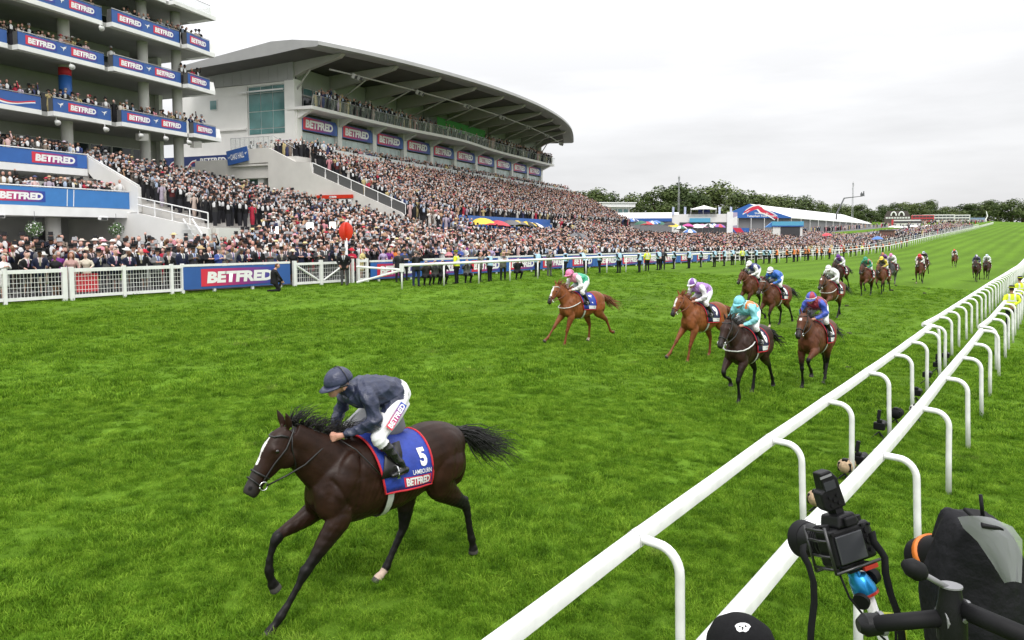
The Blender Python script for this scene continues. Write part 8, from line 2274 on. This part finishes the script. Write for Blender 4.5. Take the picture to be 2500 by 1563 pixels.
mb.add(w, [(i * 7 + q, i * 7 + q + 1, (i + 1) * 7 + q + 1, (i + 1) * 7 + q) for i in range(4) for q in range(6)]); mb.build('plastic_window', m_, root, smooth=True)
mb = MB(); mb.tube([Lc(2350, 1345, 1.30), Lc(2300, 1352, 1.36), Lc(2272, 1358, 1.40), Lc(2252, 1362, 1.43)], [.040, .042, .046, .045], n=26); le = mb.build('lens', M_cam2, root, auto=40)
mb = MB(); mb.tube([Lc(2284, 1354, 1.385), Lc(2272, 1357, 1.40)], .0475, n=26); mb.build('orange_band', M_orange, le, smooth=True)
mb = MB(); mb.box(Lc(2402, 1268, 1.20), (.055, .06, .008), (.3, .2, .2)); bevel(mb.build('shoe_plate', M_cam2, root), .003)
mb = MB(); mb.tube([Lc(2400, 1266, 1.20), Lc(2394, 1208, 1.20)], [.004, .0038], n=8); mb.build('aerial', M_cam2, root, smooth=True)
mb = MB(); mb.tube([Lc(2404, 1640, 1.32), Lc(2404, 2300, 1.36)], .03, n=10); mb.build('pole', M_cam2, root)
# ------------------------------------------------------------------ cap of a photographer at the lower edge
h0 = at(1822, 1513, 2.45)
pb = h0.z - 1.79
o = place_person('photographer seen from above in a black cap with a white dog badge', h0.x, h0.y, AZ + R(90) + R(20), z=pb, pose='stand', hat='none', pal={1: BLK, 7: BLK, 3: BLK, 5: (.02, .015, .012)}, voxel=.024, hgt=1.76)
mb = MB(); mb.lathe([(.112, -.06), (.116, -.02), (.112, .03), (.092, .075), (.055, .102), (.012, .112)], (.02, 0, 1.675), 28, sx=1.08, sy=.96); cp = mb.build('cap', mat('cap_black', (.008, .008, .009), .85, spec=.15, vary=.2, scale=60, bump=.1, bscale=220), o, smooth=True)
# white dog's head badge on the back of the cap
Mc = Matrix.LocRotScale(o.location, o.rotation_euler, None).inverted(); Rc = Mc.to_3x3(); ctr = Vector((.02, 0, 1.675)); rad = Vector((.1252, .1115, .1165))
def on_cap(u, v, up=1.0):
    a = Mc @ Vector((0, 0, CAMZ)) - ctr; d = Rc @ (_fw + _rt * ((u - 1250) / FPX) - _up * ((v - 695) / FPX))
    a = Vector([p_ / r_ for p_, r_ in zip(a, rad * up)]); d = Vector([p_ / r_ for p_, r_ in zip(d, rad * up)])
    A_q, B_q, C_q = d.dot(d), 2 * a.dot(d), a.dot(a) - 1
    t = (-B_q - math.sqrt(max(0, B_q * B_q - 4 * A_q * C_q))) / (2 * A_q)
    q_ = a + d * t
    return ctr + Vector([p_ * r_ for p_, r_ in zip(q_, rad * up)])
dog = [(-1.0, .35), (-.75, .7), (-.3, .95), (.3, .95), (.8, .65), (1.05, .2), (.85, -.2), (.75, -.6), (.4, -.95), (.1, -.8), (-.1, -.8), (-.4, -.95), (-.75, -.55), (-.85, -.1)]
bu, bv = 1813, 1532
mb = MB(); mb.add([on_cap(bu, bv)] + [on_cap(bu + a * 19, bv - b * 12) for a, b in dog], [(0, 1 + (i + 1) % len(dog), 1 + i) for i in range(len(dog))]); bg_ = mb.build('badge', M_white_print, cp)
for a, b, r_ in ((-.35, .2, .0030), (.4, .25, .0034), (.0, -.1, .0036), (0, -.45, .002)):
    mb = MB(); mb.ball(on_cap(bu + a * 19, bv - b * 12, 1.005), r_, 8, 5); mb.build('badge_mark', M_cam, bg_)
mb = MB(); gx, gy = h0.x, h0.y; gzz = G(gx, gy); mb.b2(-.6, .6, -.5, .5, 0, pb - gzz - .05); root = thing('platform', 'low dark photographers platform under the lower picture edge', 'platform', (gx, gy, gzz), AZ)
mb.build('frame', M_cam2, root); mb = MB(); mb.b2(-.65, .65, -.55, .55, pb - gzz - .046, pb - gzz - .003); mb.build('deck', M_bark, root)
# red-wheeled trolley by the double fence post
p = px_ground(157, 733); root = thing('trolley', 'small trolley with a red spoked wheel at the double fence post', 'trolley', (p.x, p.y, p.z), R(80))
mb = MB(); mb.tube([(0, -.03, .14), (0, .03, .14)], .14, n=18); mb.build('tyre', M_cam2, root); mb = MB(); mb.tube([(0, -.04, .14), (0, .04, .14)], .085, n=6); mb.build('rim', M_red, root)
mb = MB(); mb.b2(-.25, -.1, -.05, .05, .05, .5); mb.build('body', M_cam2, root)
